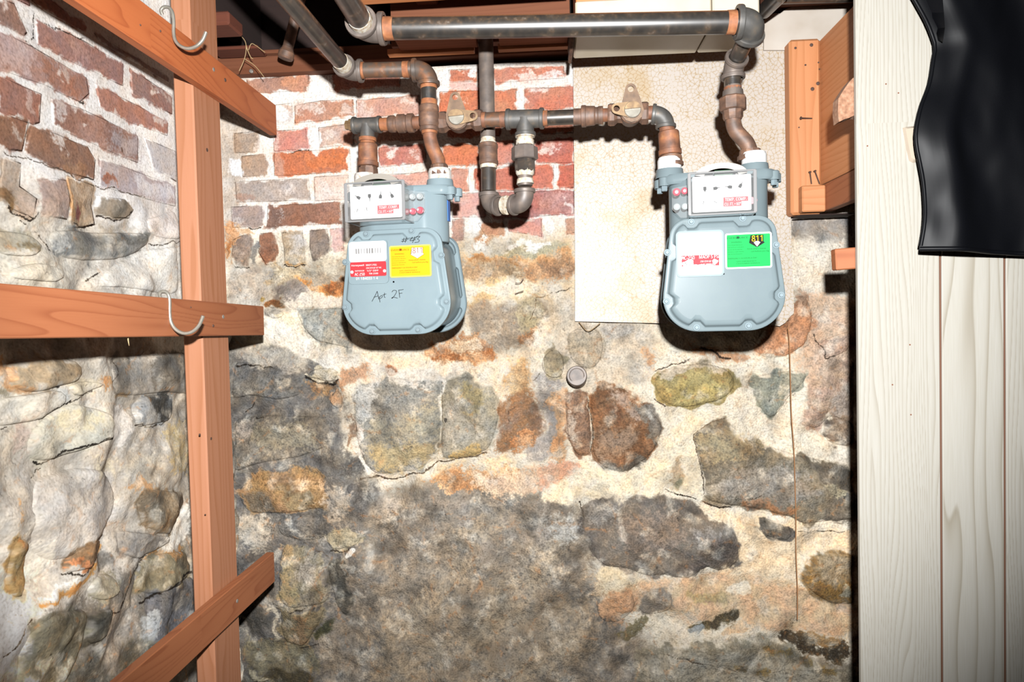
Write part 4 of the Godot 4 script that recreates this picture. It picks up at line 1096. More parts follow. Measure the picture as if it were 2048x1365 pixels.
	k.patch(0x5e5c5c, 0x70706e, 6.0, 0.8, [240, 468, 296, 470, 290, 488, 235, 486], 0.85)
	k.patch(0xc2beb8, 0xd2ccc4, 6.0, 1.0, [98, 462, 130, 462, 130, 490, 105, 492], 0.7)
	k.patch(0xb8aea2, 0xa69c90, 5.0, 1.0, [205, 448, 262, 446, 270, 462, 215, 466], 0.8)
	k.stone(0xeae6e0, 0xd8d2cc, 6.0, [190, 575, 205, 545, 250, 520, 300, 498, 352, 492, 358, 560, 355, 590, 300, 584, 240, 575], 8.0)
	k.stone(0xe4dad2, 0xd4c6bc, 5.0, [285, 440, 352, 420, 355, 480, 320, 478, 290, 465], 8.0)
	k.stone(0xefe6d6, 0xe0d2be, 5.0, [8, 540, 60, 525, 120, 535, 132, 552, 100, 566, 10, 558], 7.0)
	k.crack(0x2a211a, 2.5, [180, 560, 190, 550, 202, 545])
	k.crack(0x3a3028, 2.0, [300, 492, 325, 488, 352, 482])
	k.crack(0x4a3c30, 1.6, [80, 470, 92, 495, 100, 500])
	k.crack(0x2a211a, 2.0, [48, 440, 56, 448])
	# below the middle rail
	k.stone(0xbfa586, 0xac9478, 8.0, [26, 722, 90, 716, 140, 718, 155, 732, 164, 752, 148, 762, 125, 768, 80, 782, 50, 790, 22, 768])
	k.patch(0xd49058, 0xe0a878, 3.0, 0.9, [12, 722, 26, 724, 26, 765, 60, 788, 70, 790, 40, 796, 14, 768], 0.8)
	k.patch(0x6c5a40, 0x7c6c54, 5.0, 0.8, [-8, 735, 4, 735, 4, 752, -8, 752])
	k.patch(0xa89c86, 0xbfb29c, 5.0, 0.8, [-8, 760, 14, 775, 40, 792, 10, 792, -8, 785])
	k.stone(0xe6dccc, 0xd6cabc, 8.0, [-8, 800, 40, 792, 100, 780, 116, 778, 132, 805, 108, 822, 80, 842, 30, 850, -8, 856])
	k.patch(0xc8c6c4, 0xb0aeac, 5.0, 0.8, [100, 782, 118, 782, 130, 804, 112, 812], 0.7)
	k.stone(0xe4d6be, 0xd6c8ae, 6.0, [118, 772, 160, 762, 200, 768, 180, 780, 136, 798], 5.0)
	k.stone(0xe0d6c2, 0xcfc6b4, 9.0, [134, 806, 185, 816, 216, 834, 222, 874, 180, 890, 130, 912, 98, 925, 60, 916, 58, 870, 90, 838])
	k.patch(0xc6c2b6, 0xb2aea4, 7.0, 1.0, [120, 870, 200, 850, 218, 872, 140, 900], 0.6)
	k.patch(0xe8d4a8, 0xd8c498, 8.0, 0.9, [110, 825, 200, 830, 190, 850, 110, 860], 0.5)
	k.patch(0xa09e9a, 0x908e8a, 5.0, 0.9, [108, 885, 130, 878, 128, 920, 110, 915], 0.7)
	k.patch(0xb39a92, 0xc4aca2, 6.0, 0.9, [45, 850, 62, 840, 60, 900, 30, 920], 0.7)
	k.stone(0xa69c94, 0x847c76, 7.0, [230, 714, 280, 712, 365, 705, 400, 705, 400, 790, 330, 785, 270, 792, 222, 790, 216, 760], 7.0, 0.7)
	k.patch(0x6a625c, 0x544e4a, 8.0, 0.9, [295, 715, 366, 706, 390, 760, 300, 775], 0.8)
	k.patch(0xd09a64, 0xc48450, 4.0, 1.1, [196, 755, 212, 750, 220, 770, 205, 782], 0.8)
	k.patch(0xa07c54, 0x8c6c4c, 3.0, 1.0, [220, 788, 262, 778, 250, 794, 222, 795], 0.7)
	k.stone(0xa6a4a4, 0x8e8c8e, 8.0, [268, 805, 290, 790, 350, 790, 352, 815, 342, 842, 300, 850, 268, 857], 5.0)
	k.patch(0x423f3e, 0x545150, 6.0, 0.7, [292, 792, 335, 786, 350, 812, 340, 842, 318, 838, 296, 812])
	k.patch(0xc2a980, 0xb09868, 9.0, 1.1, [325, 862, 375, 845, 385, 950, 335, 945], 0.7)
	k.patch(0xe2d8d0, 0xd2c8c0, 8.0, 0.7, [220, 820, 268, 815, 268, 870, 240, 900, 224, 880])
	k.stone(0xd6ccc4, 0xc0b6b0, 9.0, [72, 960, 150, 935, 220, 945, 236, 985, 232, 1030, 214, 1068, 175, 1090, 140, 1115, 96, 1125, 60, 1090, 58, 1010], 10.0)
	k.patch(0xe8d8b8, 0xdcc8a6, 9.0, 0.8, [180, 925, 240, 915, 240, 955, 190, 950], 0.7)
	k.patch(0xd0c2ae, 0xb8ac9e, 10.0, 1.0, [240, 930, 320, 900, 330, 980, 260, 985], 0.7)
	k.patch(0xefe4d4, 0xe4d6c4, 8.0, 0.8, [40, 1060, 90, 1080, 100, 1140, 70, 1170, 55, 1110], 0.9)
	k.patch(0xb47c50, 0xc99868, 4.0, 1.0, [28, 1010, 36, 1000, 30, 1050, 22, 1060], 0.8)
	k.stone(0x94785c, 0x80705e, 8.0, [272, 990, 300, 978, 345, 985, 372, 982, 374, 1005, 360, 1035, 345, 1070, 310, 1068, 278, 1050], 7.0, 0.7)
	k.patch(0x4c443c, 0x5e544a, 7.0, 0.8, [276, 992, 305, 995, 310, 1040, 285, 1045], 0.8)
	k.patch(0x6a5a50, 0x584a42, 6.0, 0.9, [345, 990, 372, 985, 370, 1012, 345, 1015], 0.8)
	k.patch(0xc48a58, 0xb47c50, 5.0, 1.1, [262, 955, 300, 965, 290, 985, 255, 975], 0.7)
	k.stone(0x9c9490, 0x888280, 7.0, [240, 1060, 300, 1070, 345, 1075, 330, 1095, 280, 1120, 240, 1110], 8.0)
	k.patch(0xe8e0d6, 0xd6cec4, 7.0, 0.8, [345, 1060, 378, 1000, 385, 1080, 350, 1095, 310, 1110], 0.9)
	k.stone(0xae8858, 0x8e7854, 8.0, [12, 1090, 24, 1072, 50, 1080, 54, 1120, 60, 1165, 48, 1205, 24, 1190, 16, 1150], 4.0)
	k.patch(0xb07444, 0xc08a5c, 4.0, 0.9, [26, 1074, 50, 1084, 56, 1150, 46, 1150, 40, 1100], 0.8)
	k.stone(0x8c6c50, 0x745c48, 7.0, [132, 1105, 165, 1082, 200, 1078, 203, 1086, 188, 1115, 170, 1136, 118, 1150], 4.0)
	k.patch(0xa25c34, 0xb87048, 4.0, 1.0, [120, 1145, 165, 1115, 178, 1120, 165, 1140], 0.8)
	k.patch(0xece6de, 0xdcd4ca, 3.0, 0.6, [208, 1075, 200, 1095, 150, 1170, 70, 1200, 110, 1175, 170, 1140])
	k.patch(0xcf9658, 0xb87c44, 3.0, 0.9, [210, 1078, 206, 1100, 180, 1150, 140, 1190, 75, 1218, 70, 1210, 130, 1180, 172, 1145, 198, 1105])
	k.spot(0x847c76, 0x968e88, 213, 1122, 14, 16, 0, 4, 0.8)
	k.stone(0x9c9280, 0x857c6c, 7.0, [175, 1165, 205, 1145, 225, 1150, 230, 1185, 200, 1205, 172, 1195], 7.0, 0.8)
	k.stone(0x94866c, 0x786c58, 8.0, [285, 1125, 320, 1108, 378, 1102, 384, 1150, 345, 1178, 300, 1190, 270, 1180, 272, 1150], 5.0, 0.7)
	k.patch(0xc88e58, 0xb47a48, 3.0, 1.0, [290, 1118, 330, 1105, 370, 1098, 372, 1108, 320, 1120], 0.8)
	k.patch(0x4e463e, 0x60564c, 5.0, 1.0, [340, 1110, 384, 1110, 384, 1140, 350, 1145], 0.7)
	k.stone(0x6c6a6e, 0x56545a, 8.0, [292, 1200, 330, 1180, 386, 1150, 392, 1250, 340, 1290, 300, 1310, 288, 1260], 6.0)
	k.patch(0xb4b6ba, 0xa0a2a6, 4.0, 0.9, [280, 1235, 310, 1225, 300, 1270, 290, 1300, 280, 1290], 0.7)
	k.stone(0x787060, 0x5c564a, 9.0, [62, 1248, 110, 1225, 170, 1218, 165, 1290, 150, 1340, 100, 1400, 30, 1400, 40, 1300], 6.0, 0.7)
	k.stone(0x565048, 0x46423c, 7.0, [172, 1230, 200, 1215, 216, 1222, 208, 1260, 190, 1292, 168, 1290], 4.0)
	k.patch(0xa8988a, 0x92847a, 8.0, 0.9, [215, 1220, 270, 1200, 280, 1260, 240, 1365, 190, 1365], 0.7)
	k.patch(0x6a6052, 0x565044, 8.0, 0.9, [250, 1290, 300, 1280, 290, 1340, 250, 1345], 0.7)
	k.patch(0x4c463c, 0x5a544a, 10.0, 0.9, [60, 1330, 200, 1310, 240, 1365, 230, 1420, 40, 1420], 0.6)
	k.crack(0x1c1612, 4.0, [80, 840, 105, 820, 128, 808, 132, 803])
	k.crack(0x1c1612, 4.0, [78, 922, 105, 920, 140, 898, 180, 882, 222, 874])
	k.crack(0x2a211a, 1.8, [134, 806, 155, 790, 180, 780])
	k.crack(0x3a3028, 2.0, [268, 856, 300, 850, 340, 842])
	k.crack(0x3a3028, 1.6, [218, 765, 232, 745, 230, 720])
	k.crack(0x2a211a, 5.0, [100, 778, 106, 778])
	k.crack(0x1c1612, 5.0, [212, 1066, 203, 1080, 190, 1110, 176, 1130])
	k.crack(0x2a211a, 2.0, [218, 1045, 213, 1066])
	k.crack(0x2a211a, 3.0, [176, 1130, 150, 1150, 118, 1155])
	k.crack(0x1c1612, 4.0, [384, 1140, 350, 1165, 315, 1190, 280, 1212])
	k.crack(0x2a211a, 2.5, [300, 1112, 278, 1130, 262, 1160, 250, 1200, 232, 1225, 215, 1230])
	k.crack(0x2a211a, 2.5, [60, 1240, 40, 1265, 20, 1300, 0, 1320])
	k.crack(0x3a3028, 1.8, [0, 856, 15, 852, 24, 848])
	k.crack(0x3a3028, 1.8, [70, 955, 84, 935, 92, 930])
# ---------- lumber
func origin_of(n: Node) -> Vector3:
	var p := Vector3.ZERO
	while n != self and n is Node3D:
		p += (n as Node3D).position
		n = n.get_parent()
	return p
func wpart(called: String, g, mat: Material, parent: Node) -> MeshInstance3D:   # a part whose shape is given in world metres
	var o := part(called, g, mat, parent)
	o.position = -origin_of(parent)
	return o
func stick(called: String, xf: Transform3D, size: Vector3, mat: Material, chamfer := 0.002, parent: Node = self) -> MeshInstance3D:
	var g := G.new()
	g.box(Transform3D(), size, chamfer)
	var o := part(called, g, mat, parent)
	o.transform = xf
	if parent != self: o.position -= origin_of(parent)
	return o
const ALONG_Y := Basis(Vector3(0, 1, 0), Vector3(-1, 0, 0), Vector3(0, 0, 1))   # local x runs up
const ALONG_Z := Basis(Vector3(0, 0, -1), Vector3(0, 1, 0), Vector3(1, 0, 0))   # local x runs away from the viewer
func nail_head(at: Vector3, out: Vector3, r: float, mat: Material, parent: Node, called := "nail"):
	var g := G.new()
	g.lathe(at, out, [[-0.004, r], [0.0006, r], [0.0014, r * 0.8], [0.0018, 0.0]], 12)
	var o := part(called, g, mat, parent)
	var inv: Transform3D = (parent as Node3D).transform.affine_inverse()
	o.transform = inv
	return o

func build_lumber():
	var xf := -0.68            # plane of the rails' broad face
	var th := 0.019
	# upright two-by-four
	var p0 := PX(405, 690, xf - th)
	var p1 := PX(458, 690, xf - th)
	var w := 0.040
	var post := stick("wood_post", Transform3D(ALONG_Y, Vector3(xf - th - w / 2, 1.31, (p0.z + p1.z) / 2)), Vector3(2.62, w, absf(p1.z - p0.z)), mats.fir_edge, 0.003)
	tag(post, "upright orange softwood stud carrying the three rails in front of the left wall", "post")
	for q in [[408, 878, 3.2, 8.0], [397, 1030, 1.2, 3.0], [386, 870, 2.0, 2.0], [400, 300, 4.0, 9.0], [390, 1275, 2, 3]]:
		var c := PX(q[0] + 14, q[1], xf - th)
		var g := G.new()
		g.lathe(c, Vector3(1, 0, 0), [[-0.002, q[2] * 0.001], [0.0004, q[2] * 0.001], [0.0006, 0.0]], 10)
		part("knot", g, mats.rusty_nail, post).transform = post.transform.affine_inverse()
	# rails: far end (top, bottom) in the photograph
	var rails := [["top", 553, 211, 270, 150, 0], ["middle", 528, 613, 671, 0, 678], ["bottom", 549, 1104, 1165, 240, 1365]]
	var labels := ["topmost of three orange wooden rails, with a hook near the ceiling", "middle orange wooden rail on the post, carrying a metal hook", "lowest of three wooden rails, bare, slanting up from the frame's lower edge"]
	var ms := [mats.fir_red, mats.fir_flat, mats.fir_flat_b]
	for i in 3:
		var q: Array = rails[i]
		var a := PX(q[1], q[2], xf)
		var b := PX(q[1], q[3], xf)
		var e: Vector3 = PX(q[4], q[5], xf)                    # a nearer point on its lower or upper edge
		var dir: Vector3 = (e - (a if i == 2 else b)).normalized()
		var run := (-0.30 - a.z) / dir.z
		var mid := (a + b) / 2 + dir * run / 2 - Vector3(th / 2, 0, 0)
		var bas := Basis(-dir, Vector3(0, 1, 0).slide(dir).normalized(), Vector3(1, 0, 0))
		var r := stick("wood_rail", Transform3D(bas, mid), Vector3(run, a.y - b.y, th), ms[i], 0.0015)
		tag(r, labels[i], "rail", "rails nailed to the post")
		var n: Array = [[427, 139], [446, 634], [474, 1203]][i]
		nail_head(PX(n[0], n[1], xf), Vector3(1, 0, 0), 0.0042, mats.nail_steel, r, "screw_head")
	for k in [[381, 615, 1.4], [426, 652, 3.0]]:
		nail_head(PX(k[0], k[1], xf), Vector3(1, 0, 0), k[2] * 0.001, mats.rusty_nail, get_node("wood_rail_001"), "nail_hole")
	for k in [[320, 62, 2.0], [346, 52, 2.4], [450, 160, 4.0], [280, 50, 1.6]]:
		nail_head(PX(k[0], k[1], xf), Vector3(1, 0, 0), k[2] * 0.001, mats.rusty_nail, get_node("wood_rail"), "knot")
	# hooks over the rails
	var hk := [[[322, 27], [322, 20], [329, 14], [339, 16], [345, 27], [347, 45], [347, 66], [351, 82], [362, 93], [377, 97], [393, 92], [405, 80], [412, 64]],
		[[320, 600], [319, 590], [323, 584], [331, 584], [337, 591], [339, 605], [339, 628], [342, 645], [351, 659], [367, 667], [384, 664], [398, 651], [406, 632]]]
	var hl := ["bent metal hook hanging over the top rail near the ceiling", "bent metal hook hanging over the middle rail"]
	for i in 2:
		var ref := PX(338, [17, 592][i], xf)
		var pts := []
		for p in hk[i]:
			pts.append(PZ(p[0], p[1], -ref.z))
		# the back of the bend goes over the top of the rail
		pts[0].z -= 0.004
		var sm := smooth(pts, 5)
		var g := G.new()
		g.tube(sm, 0.0031, 12)
		var o := thing("wall_hook", hl[i], "hook", pts[7], "hooks on the rails")
		wpart("wire_bend", g, mats.zinc, o)

func smooth(pts: Array, k: int) -> Array:
	var c := Curve3D.new()
	for i in pts.size():
		var t: Vector3 = (pts[mini(i + 1, pts.size() - 1)] - pts[maxi(i - 1, 0)]) / 6.0
		c.add_point(pts[i], -t, t)
	var out := []
	for i in (pts.size() - 1) * k + 1:
		out.append(c.sample(mini(i / k, pts.size() - 2), float(i - mini(i / k, pts.size() - 2) * k) / k))
	return out

func block(called: String, a: Vector3, b: Vector3, mat: Material, chamfer := 0.002, along := Basis()) -> MeshInstance3D:   # box between two corners
	var s := (b - a).abs()
	var local := (along.inverse() * s).abs()
	return stick(called, Transform3D(along, (a + b) / 2), local, mat, chamfer)

func build_ceiling_wood():
	# sill on top of the brick wall and what shows of the floor framing above it
	var x0 := WALL_X
	var x1 := PZ(1146, 110, 1.75).x
	var s := block("sill_plate", Vector3(x0, 2.172, -1.83), Vector3(x1, 2.212, -1.745), mats.brown_wood)
	tag(s, "brown sill timber lying on top of the brick wall under the floor", "beam")
	var lip := block("sill_strip", Vector3(x0, 2.150, -1.80), Vector3(PZ(690, 130, 1.72).x, 2.20, -1.728), mats.brown_wood, 0.012)
	tag(lip, "dusty brown strip of wood under the sill, left of the left elbow", "board")
	nail_head(PZ(502, 142, 1.728), Vector3(0, 0, 1), 0.005, mats.nail_steel, lip)
	var cuts := [[775, 948, "left of the riser pipe"], [996, 1137, "right of the riser pipe"]]
	for q in cuts:      # the board is notched round the riser
		var e := block("edge_board", Vector3(PZ(q[0], 90, 1.53).x, 2.098, -1.545), Vector3(PZ(q[1], 84, 1.53).x, 2.111, -1.525), mats.pale_wood, 0.001)
		tag(e, "pale board edge below the long black pipe, " + q[2], "board", "notched pale edges")
		var bb := block("blocking_board", Vector3(PZ(maxf(q[0], 790), 70, 1.47).x, 2.104, -1.524), Vector3(PZ(q[1], 60, 1.45).x, 2.118, -1.44), mats.brown_lit, 0.001)
		tag(bb, "brown blocking board behind the long black pipe, " + q[2], "board", "notched blocking boards")
	var back := block("bridging_board", Vector3(PZ(780, 30, 1.57).x, 2.135, -1.60), Vector3(PZ(1140, 30, 1.57).x, 2.40, -1.575), mats.brown_wood, 0.001)
	tag(back, "dim brown bridging board above the long black pipe, under the pale timber", "board")
	var tb := block("floor_joist", Vector3(PZ(715, 20, 1.40).x, 2.17, -1.436), Vector3(PZ(1137, 8, 1.40).x, 2.45, -1.40), mats.pale_wood, 0.001)
	tb.rotation.z += 0.008
	tag(tb, "pale new timber crossing above the long black pipe at the frame's top", "beam")
	# joists running to the viewer, almost in the dark
	var jx := [[-0.80, 0.05], [-0.47, 0.06], [-0.29, 0.05]]
	var jl := ["dark old floor joist behind the post top at the left", "dark old floor joist between the post and the long slanting pipe", "dark old floor joist right of the slanting black pipe"]
	for i in 3:
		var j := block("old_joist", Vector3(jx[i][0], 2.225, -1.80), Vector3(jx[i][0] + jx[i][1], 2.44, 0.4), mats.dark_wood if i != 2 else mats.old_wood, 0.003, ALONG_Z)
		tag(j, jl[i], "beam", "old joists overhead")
	var rim := block("bay_shade_board", Vector3(WALL_X, 2.214, -1.83), Vector3(PZ(760, 90, 1.7).x, 2.44, -1.808), mats.dark_wood)  # dark board added so the back of the joist bay reads as shade
	tag(rim, "added dark board giving the shade at the back of the joist bay above the sill", "board")
	var gp := block("wood_scrap", PZ(430, 77, 1.55), PZ(457, 20, 1.48), mats.old_wood, 0.004)
	tag(gp, "grey weathered block of wood tucked behind the top of the post", "block")
	var gq := block("wood_scrap", PZ(440, 118, 1.72), PZ(515, 88, 1.66), mats.old_wood, 0.004)
	tag(gq, "brown splintered piece of wood above the sill, behind the straw", "block")
	# old pipe end hanging from the dark bay
	var o := thing("bell_pipe", "old rusty pipe with a bell end hanging in the dark joist bay", "pipe", PZ(570, 112, 1.62))
	var a := PZ(570, 118, 1.62)
	var up := (PZ(588, 40, 1.62) - PZ(570, 112, 1.62)).normalized()
	var g := G.new()
	g.lathe(a, up, [[0.0, 0.0], [0.0, 0.016], [0.004, 0.0185], [0.016, 0.0185], [0.024, 0.014], [0.03, 0.0125]], 20)
	wpart("bell_end", g, mats.brown_rust, o)
	g = G.new()
	g.tube([a + up * 0.028, a + up * 0.09, a + up * 0.2 + Vector3(0.01, 0, 0.02)], 0.0125, 16)
	wpart("pipe", g, mats.brown_rust, o)
	# straw from an old nest
	var st := thing("straw_wisp", "dry straw stalks dangling over the sill beside the post", "straw", PZ(495, 100, 1.66))
	for q in [[[478, 68], [490, 82], [492, 100], [488, 120], [478, 142]], [[493, 96], [500, 112], [506, 118]], [[497, 100], [502, 88], [510, 90], [530, 105]], [[490, 118], [510, 132], [528, 154]], [[492, 90], [497, 105], [503, 117]]]:
		var pts := []
		for p in q: pts.append(PZ(p[0], p[1], 1.655))
		g = G.new()
		g.tube(smooth(pts, 4), 0.0009, 6)
		wpart("stalk", g, mats.straw, st)

func build_backing():
	# crackle-patterned hardboard behind the right meter, with a broken lower corner
	var z := 1.742
	var m := [[1146, 100], [1240, 95], [1400, 88], [1573, 85], [1577, 250], [1582, 450], [1588, 600], [1588, 628], [1580, 634], [1572, 645], [1560, 653], [1545, 651], [1460, 649], [1360, 648], [1240, 645], [1150, 643], [1150, 500], [1148, 300]]
	var fr := []
	var bk := []
	for q in m:
		var p := PZ(q[0], q[1], z)
		fr.append(p); bk.append(p - Vector3(0, 0, 0.005))
	var bd := thing("patterned_hardboard", "cream hardboard sheet with a tan crackle pattern behind the right meter", "board", fr[15])
	var g := G.new()
	var poly := PackedVector2Array()
	for p in fr: poly.append(Vector2(p.x, p.y))
	var t := Geometry2D.triangulate_polygon(poly)
	for i in range(0, t.size(), 3): g.flat([fr[t[i]], fr[t[i + 1]], fr[t[i + 2]]], Vector3(0, 0, 1))
	for i in range(0, t.size(), 3): g.flat([bk[t[i]], bk[t[i + 1]], bk[t[i + 2]]], Vector3(0, 0, -1))
	wpart("sheet", g, mats.crackle_board, bd)
	g = G.new()
	g.strip(fr, bk)
	wpart("cut_edge", g, mats.board_edge, bd)
	# cream soffit box over it, of two planks with a joint
	var yb := 2.079
	var yt := 2.138
	var sx0 := PZ(1152, 70, 1.40).x
	var sx1 := PZ(1425, 60, 1.40).x
	var sx2 := PZ(1520, 60, 1.40).x
	var so := thing("cream_beam", "cream painted flat beam behind the long black pipe, above the hardboard", "beam", Vector3(sx0, yb, -1.40))
	g = G.new(); g.box(Transform3D(Basis(), Vector3((sx0 + sx1) / 2 - 0.0006, (yb + yt) / 2, -1.475)), Vector3(sx1 - sx0 - 0.0012, yt - yb, 0.15), 0.003)
	wpart("plank", g, mats.cream_paint, so)
	g = G.new(); g.box(Transform3D(Basis(), Vector3((sx1 + sx2) / 2 + 0.0006, (yb + yt) / 2, -1.475)), Vector3(sx2 - sx1 - 0.0012, yt - yb, 0.15), 0.003)
	wpart("plank", g, mats.cream_paint, so)
	var ov := block("cross_board", Vector3(sx0 + 0.002, yt + 0.003, -1.55), Vector3(PZ(1512, 10, 1.41).x, 2.44, -1.415), mats.pale_wood, 0.002)
	tag(ov, "pale timber lying on the cream beam at the frame's upper edge", "beam")
	g = G.new()
	for k in 5:
		var yy := 2.074 + k * 0.012
		g.box(Transform3D(Basis.from_euler(Vector3(0.12 * k - 0.2, 0.05, 0.3 * k)), Vector3(sx0 - 0.006, yy + 0.006, -1.475 - 0.006 * (k % 3))), Vector3(0.008, 0.016, 0.12 - 0.014 * (k % 4)), 0.003)
	wpart("torn_end", g, mats.torn_edge, so)
	# plastered strip of the wall at the upper right
	g = G.new()
	var top := [[1528, 40], [1545, 27], [1553, 26], [1560, 27], [1572, 18], [1590, 12], [1600, 6], [1640, 3], [1680, 0], [1716, -4], [1716, 100], [1528, 100]]
	var ft := []
	var bt := []
	poly = PackedVector2Array()
	for q in top:
		var p := PZ(q[0], q[1], 1.735)
		ft.append(p); bt.append(p - Vector3(0, 0, 0.025)); poly.append(Vector2(p.x, p.y))
	t = Geometry2D.triangulate_polygon(poly)
	for i in range(0, t.size(), 3): g.flat([ft[t[i]], ft[t[i + 1]], ft[t[i + 2]]], Vector3(0, 0, 1))
	g.strip(ft, bt)
	var pl := part("plaster_patch", g, mats.grey_plaster)
	tag(pl, "pinkish white plaster above the stud, with a ragged brown upper edge", "plaster")
	var hb := block("header_board", PZ(1520, 26, 1.76), PZ(1730, -40, 1.70), mats.brown_wood)
	tag(hb, "reddish brown board above the pinkish plaster at the upper right", "board")
	# stud, plank and blocks beside the panel
	var a := PZ(1579, 78, 1.70)
	var b := PZ(1645, 428, 1.70)
	var stud := block("short_stud", Vector3(a.x, b.y, -1.742), Vector3(b.x, a.y, -1.70), mats.fir_stud, 0.006, ALONG_Y)
	tag(stud, "short orange stud with nails standing against the wall right of the hardboard", "stud")
	for q in [[1602, 236, 22, 1], [1620, 344, 3, 24], [1630, 342, 9, 26]]:
		var c := PZ(q[0], q[1], 1.688)
		var d := PZ(q[0] + q[2], q[1] + q[3], 1.70)
		g = G.new()
		g.tube([c, d], 0.0016, 8)
		g.lathe(c, c - d, [[-0.001, 0.0034], [0.001, 0.0034], [0.0014, 0.0]], 10)
		part("bent_nail", g, mats.rusty_nail, stud).transform = stud.transform.affine_inverse()
	for q in [[1623, 90, 4.2], [1591, 96, 3], [1611, 130, 2.4], [1637, 125, 2], [1636, 167, 4.5], [1625, 178, 4.6], [1639, 138, 1.8], [1598, 255, 1.8]]:
		nail_head(PZ(q[0], q[1], 1.70), Vector3(0, 0, 1), q[2] * 0.001, mats.rusty_nail, stud, "knot")
	var y_top := PZ(1646, 78, 1.70).y
	var y_bot := PZ(1646, 352, 1.70).y
	var plank := block("side_plank", Vector3(b.x + 0.001, y_bot - 0.02, -1.74), Vector3(b.x + 0.02, y_top, -1.335), mats.fir_stud, 0.001, ALONG_Z)
	tag(plank, "orange plank standing out from the wall behind the white panel", "plank")
	var lb := block("ledger_block", Vector3(b.x - 0.002, PZ(1646, 424, 1.70).y, -1.70), Vector3(b.x + 0.022, PZ(1646, 371, 1.70).y, -1.335), mats.fir_flat, 0.002, ALONG_Z)
	tag(lb, "orange ledger under the plank, running out behind the white panel", "block")
	var wb := block("wall_block", Vector3(PZ(1604, 400, 1.675).x, PZ(1620, 424, 1.675).y, -1.70), Vector3(b.x - 0.002, PZ(1620, 371, 1.675).y, -1.672), mats.fir_stud, 0.003)
	tag(wb, "small orange block nailed across the foot of the short stud", "block")
	var rag := block("torn_shim", PZ(1584, 436, 1.735), PZ(1712, 428, 1.68), mats.dark_wood, 0.002)
	tag(rag, "dark splintered shim under the foot of the short stud", "shim")
# ---------- gas piping
func span(called: String, a: Vector3, b: Vector3, r: float, mat: Material, parent: Node, seg := 22):
	var g := G.new()
	g.tube([a, a.lerp(b, 0.5), b], r, seg)
	return wpart(called, g, mat, parent)
func turned(called: String, a: Vector3, b: Vector3, prof: Array, mat: Material, parent: Node, seg := 22, faceted := false):   # profile: [0..1 along, radius]
	var l := a.distance_to(b)
	var p := []
	for q in prof: p.append([q[0] * l, q[1]])
	if p[0][1] > 0: p.push_front([p[0][0], 0.0])
	if p[-1][1] > 0: p.append([p[-1][0], 0.0])
	var g := G.new()
	g.lathe(a, b - a, p, seg, faceted)
	return wpart(called, g, mat, parent)
func band(g: G, at: Vector3, dir: Vector3, r: float, w: float):
	g.lathe(at, dir, [[-w / 2, r * 0.8], [-w / 2, r * 0.97], [-w * 0.3, r], [w * 0.3, r], [w / 2, r * 0.97], [w / 2, r * 0.78]], 26)
func elbow(c: Vector3, da: Vector3, db: Vector3, r: float, mat: Material, parent: Node, reach := 1.55):
	da = da.normalized(); db = db.normalized()
	var l := r * reach
	var pts := []
	for i in 15:
		var t := i / 14.0
		var a := c + da * l
		var b := c + db * l
		pts.append(a * (1 - t) * (1 - t) + c * 2 * t * (1 - t) * 0.999 + b * t * t)
	# ease towards a true quarter bend
	var g := G.new()
	g.tube(pts, r * 1.2, 26)
	band(g, c + da * l, da, r * 1.42, r * 0.5)
	band(g, c + db * l, db, r * 1.42, r * 0.5)
	return wpart("elbow", g, mat, parent)
func tee(c: Vector3, along: Vector3, branch: Vector3, half: float, reach: float, r: float, mat: Material, parent: Node):
	along = along.normalized(); branch = branch.normalized()
	var g := G.new()
	g.tube([c - along * half, c, c + along * half], r * 1.22, 26)
	g.tube([c, c + branch * reach * 0.5, c + branch * reach], [r * 1.32, r * 1.2, r * 1.18], 26)
	band(g, c - along * half, along, r * 1.42, r * 0.5)
	band(g, c + along * half, along, r * 1.42, r * 0.5)
	band(g, c + branch * reach, branch, r * 1.42, r * 0.5)
	return wpart("tee", g, mat, parent)
# a flat lug with a hole: a convex outline pierced at h
func lug(hull: Array, h: Vector2, hr: float, at: Vector3, th: float, mat: Material, parent: Node, called: String):
	var n := 36
	var outer := []
	var inner := []
	for i in n:
		var d := Vector2(cos(TAU * i / n), sin(TAU * i / n))
		var best := 0.0
		for k in hull.size():
			var hit = Geometry2D.segment_intersects_segment(h, h + d * 1.0, hull[k], hull[(k + 1) % hull.size()])
			if hit != null: best = maxf(best, h.distance_to(hit))
		var o := h + d * best
		var q := h + d * hr
		outer.append(at + Vector3(o.x, o.y, 0)); inner.append(at + Vector3(q.x, q.y, 0))
	var dz := Vector3(0, 0, th)
	var g := G.new()
	for i in n:
		var j := (i + 1) % n
		g.flat([outer[i] + dz, outer[j] + dz, inner[j] + dz, inner[i] + dz], Vector3(0, 0, 1))
		g.flat([outer[i], outer[j], inner[j], inner[i]], Vector3(0, 0, -1))
		g.flat([outer[i], outer[j], outer[j] + dz, outer[i] + dz], outer[i] - at - Vector3(h.x, h.y, 0))
		g.flat([inner[i], inner[j], inner[j] + dz, inner[i] + dz], at + Vector3(h.x, h.y, 0) - inner[i])
	return wpart(called, g, mat, parent)
func disc_hull(parts: Array) -> Array:     # convex outline round some circles [x, y, r]
	var p := PackedVector2Array()
	for c in parts:
		for i in 24: p.append(Vector2(c[0] + cos(TAU * i / 24) * c[2], c[1] + sin(TAU * i / 24) * c[2]))
	var h := Geometry2D.convex_hull(p)
	var out := []
	for i in h.size() - 1: out.append(h[i])
	return out
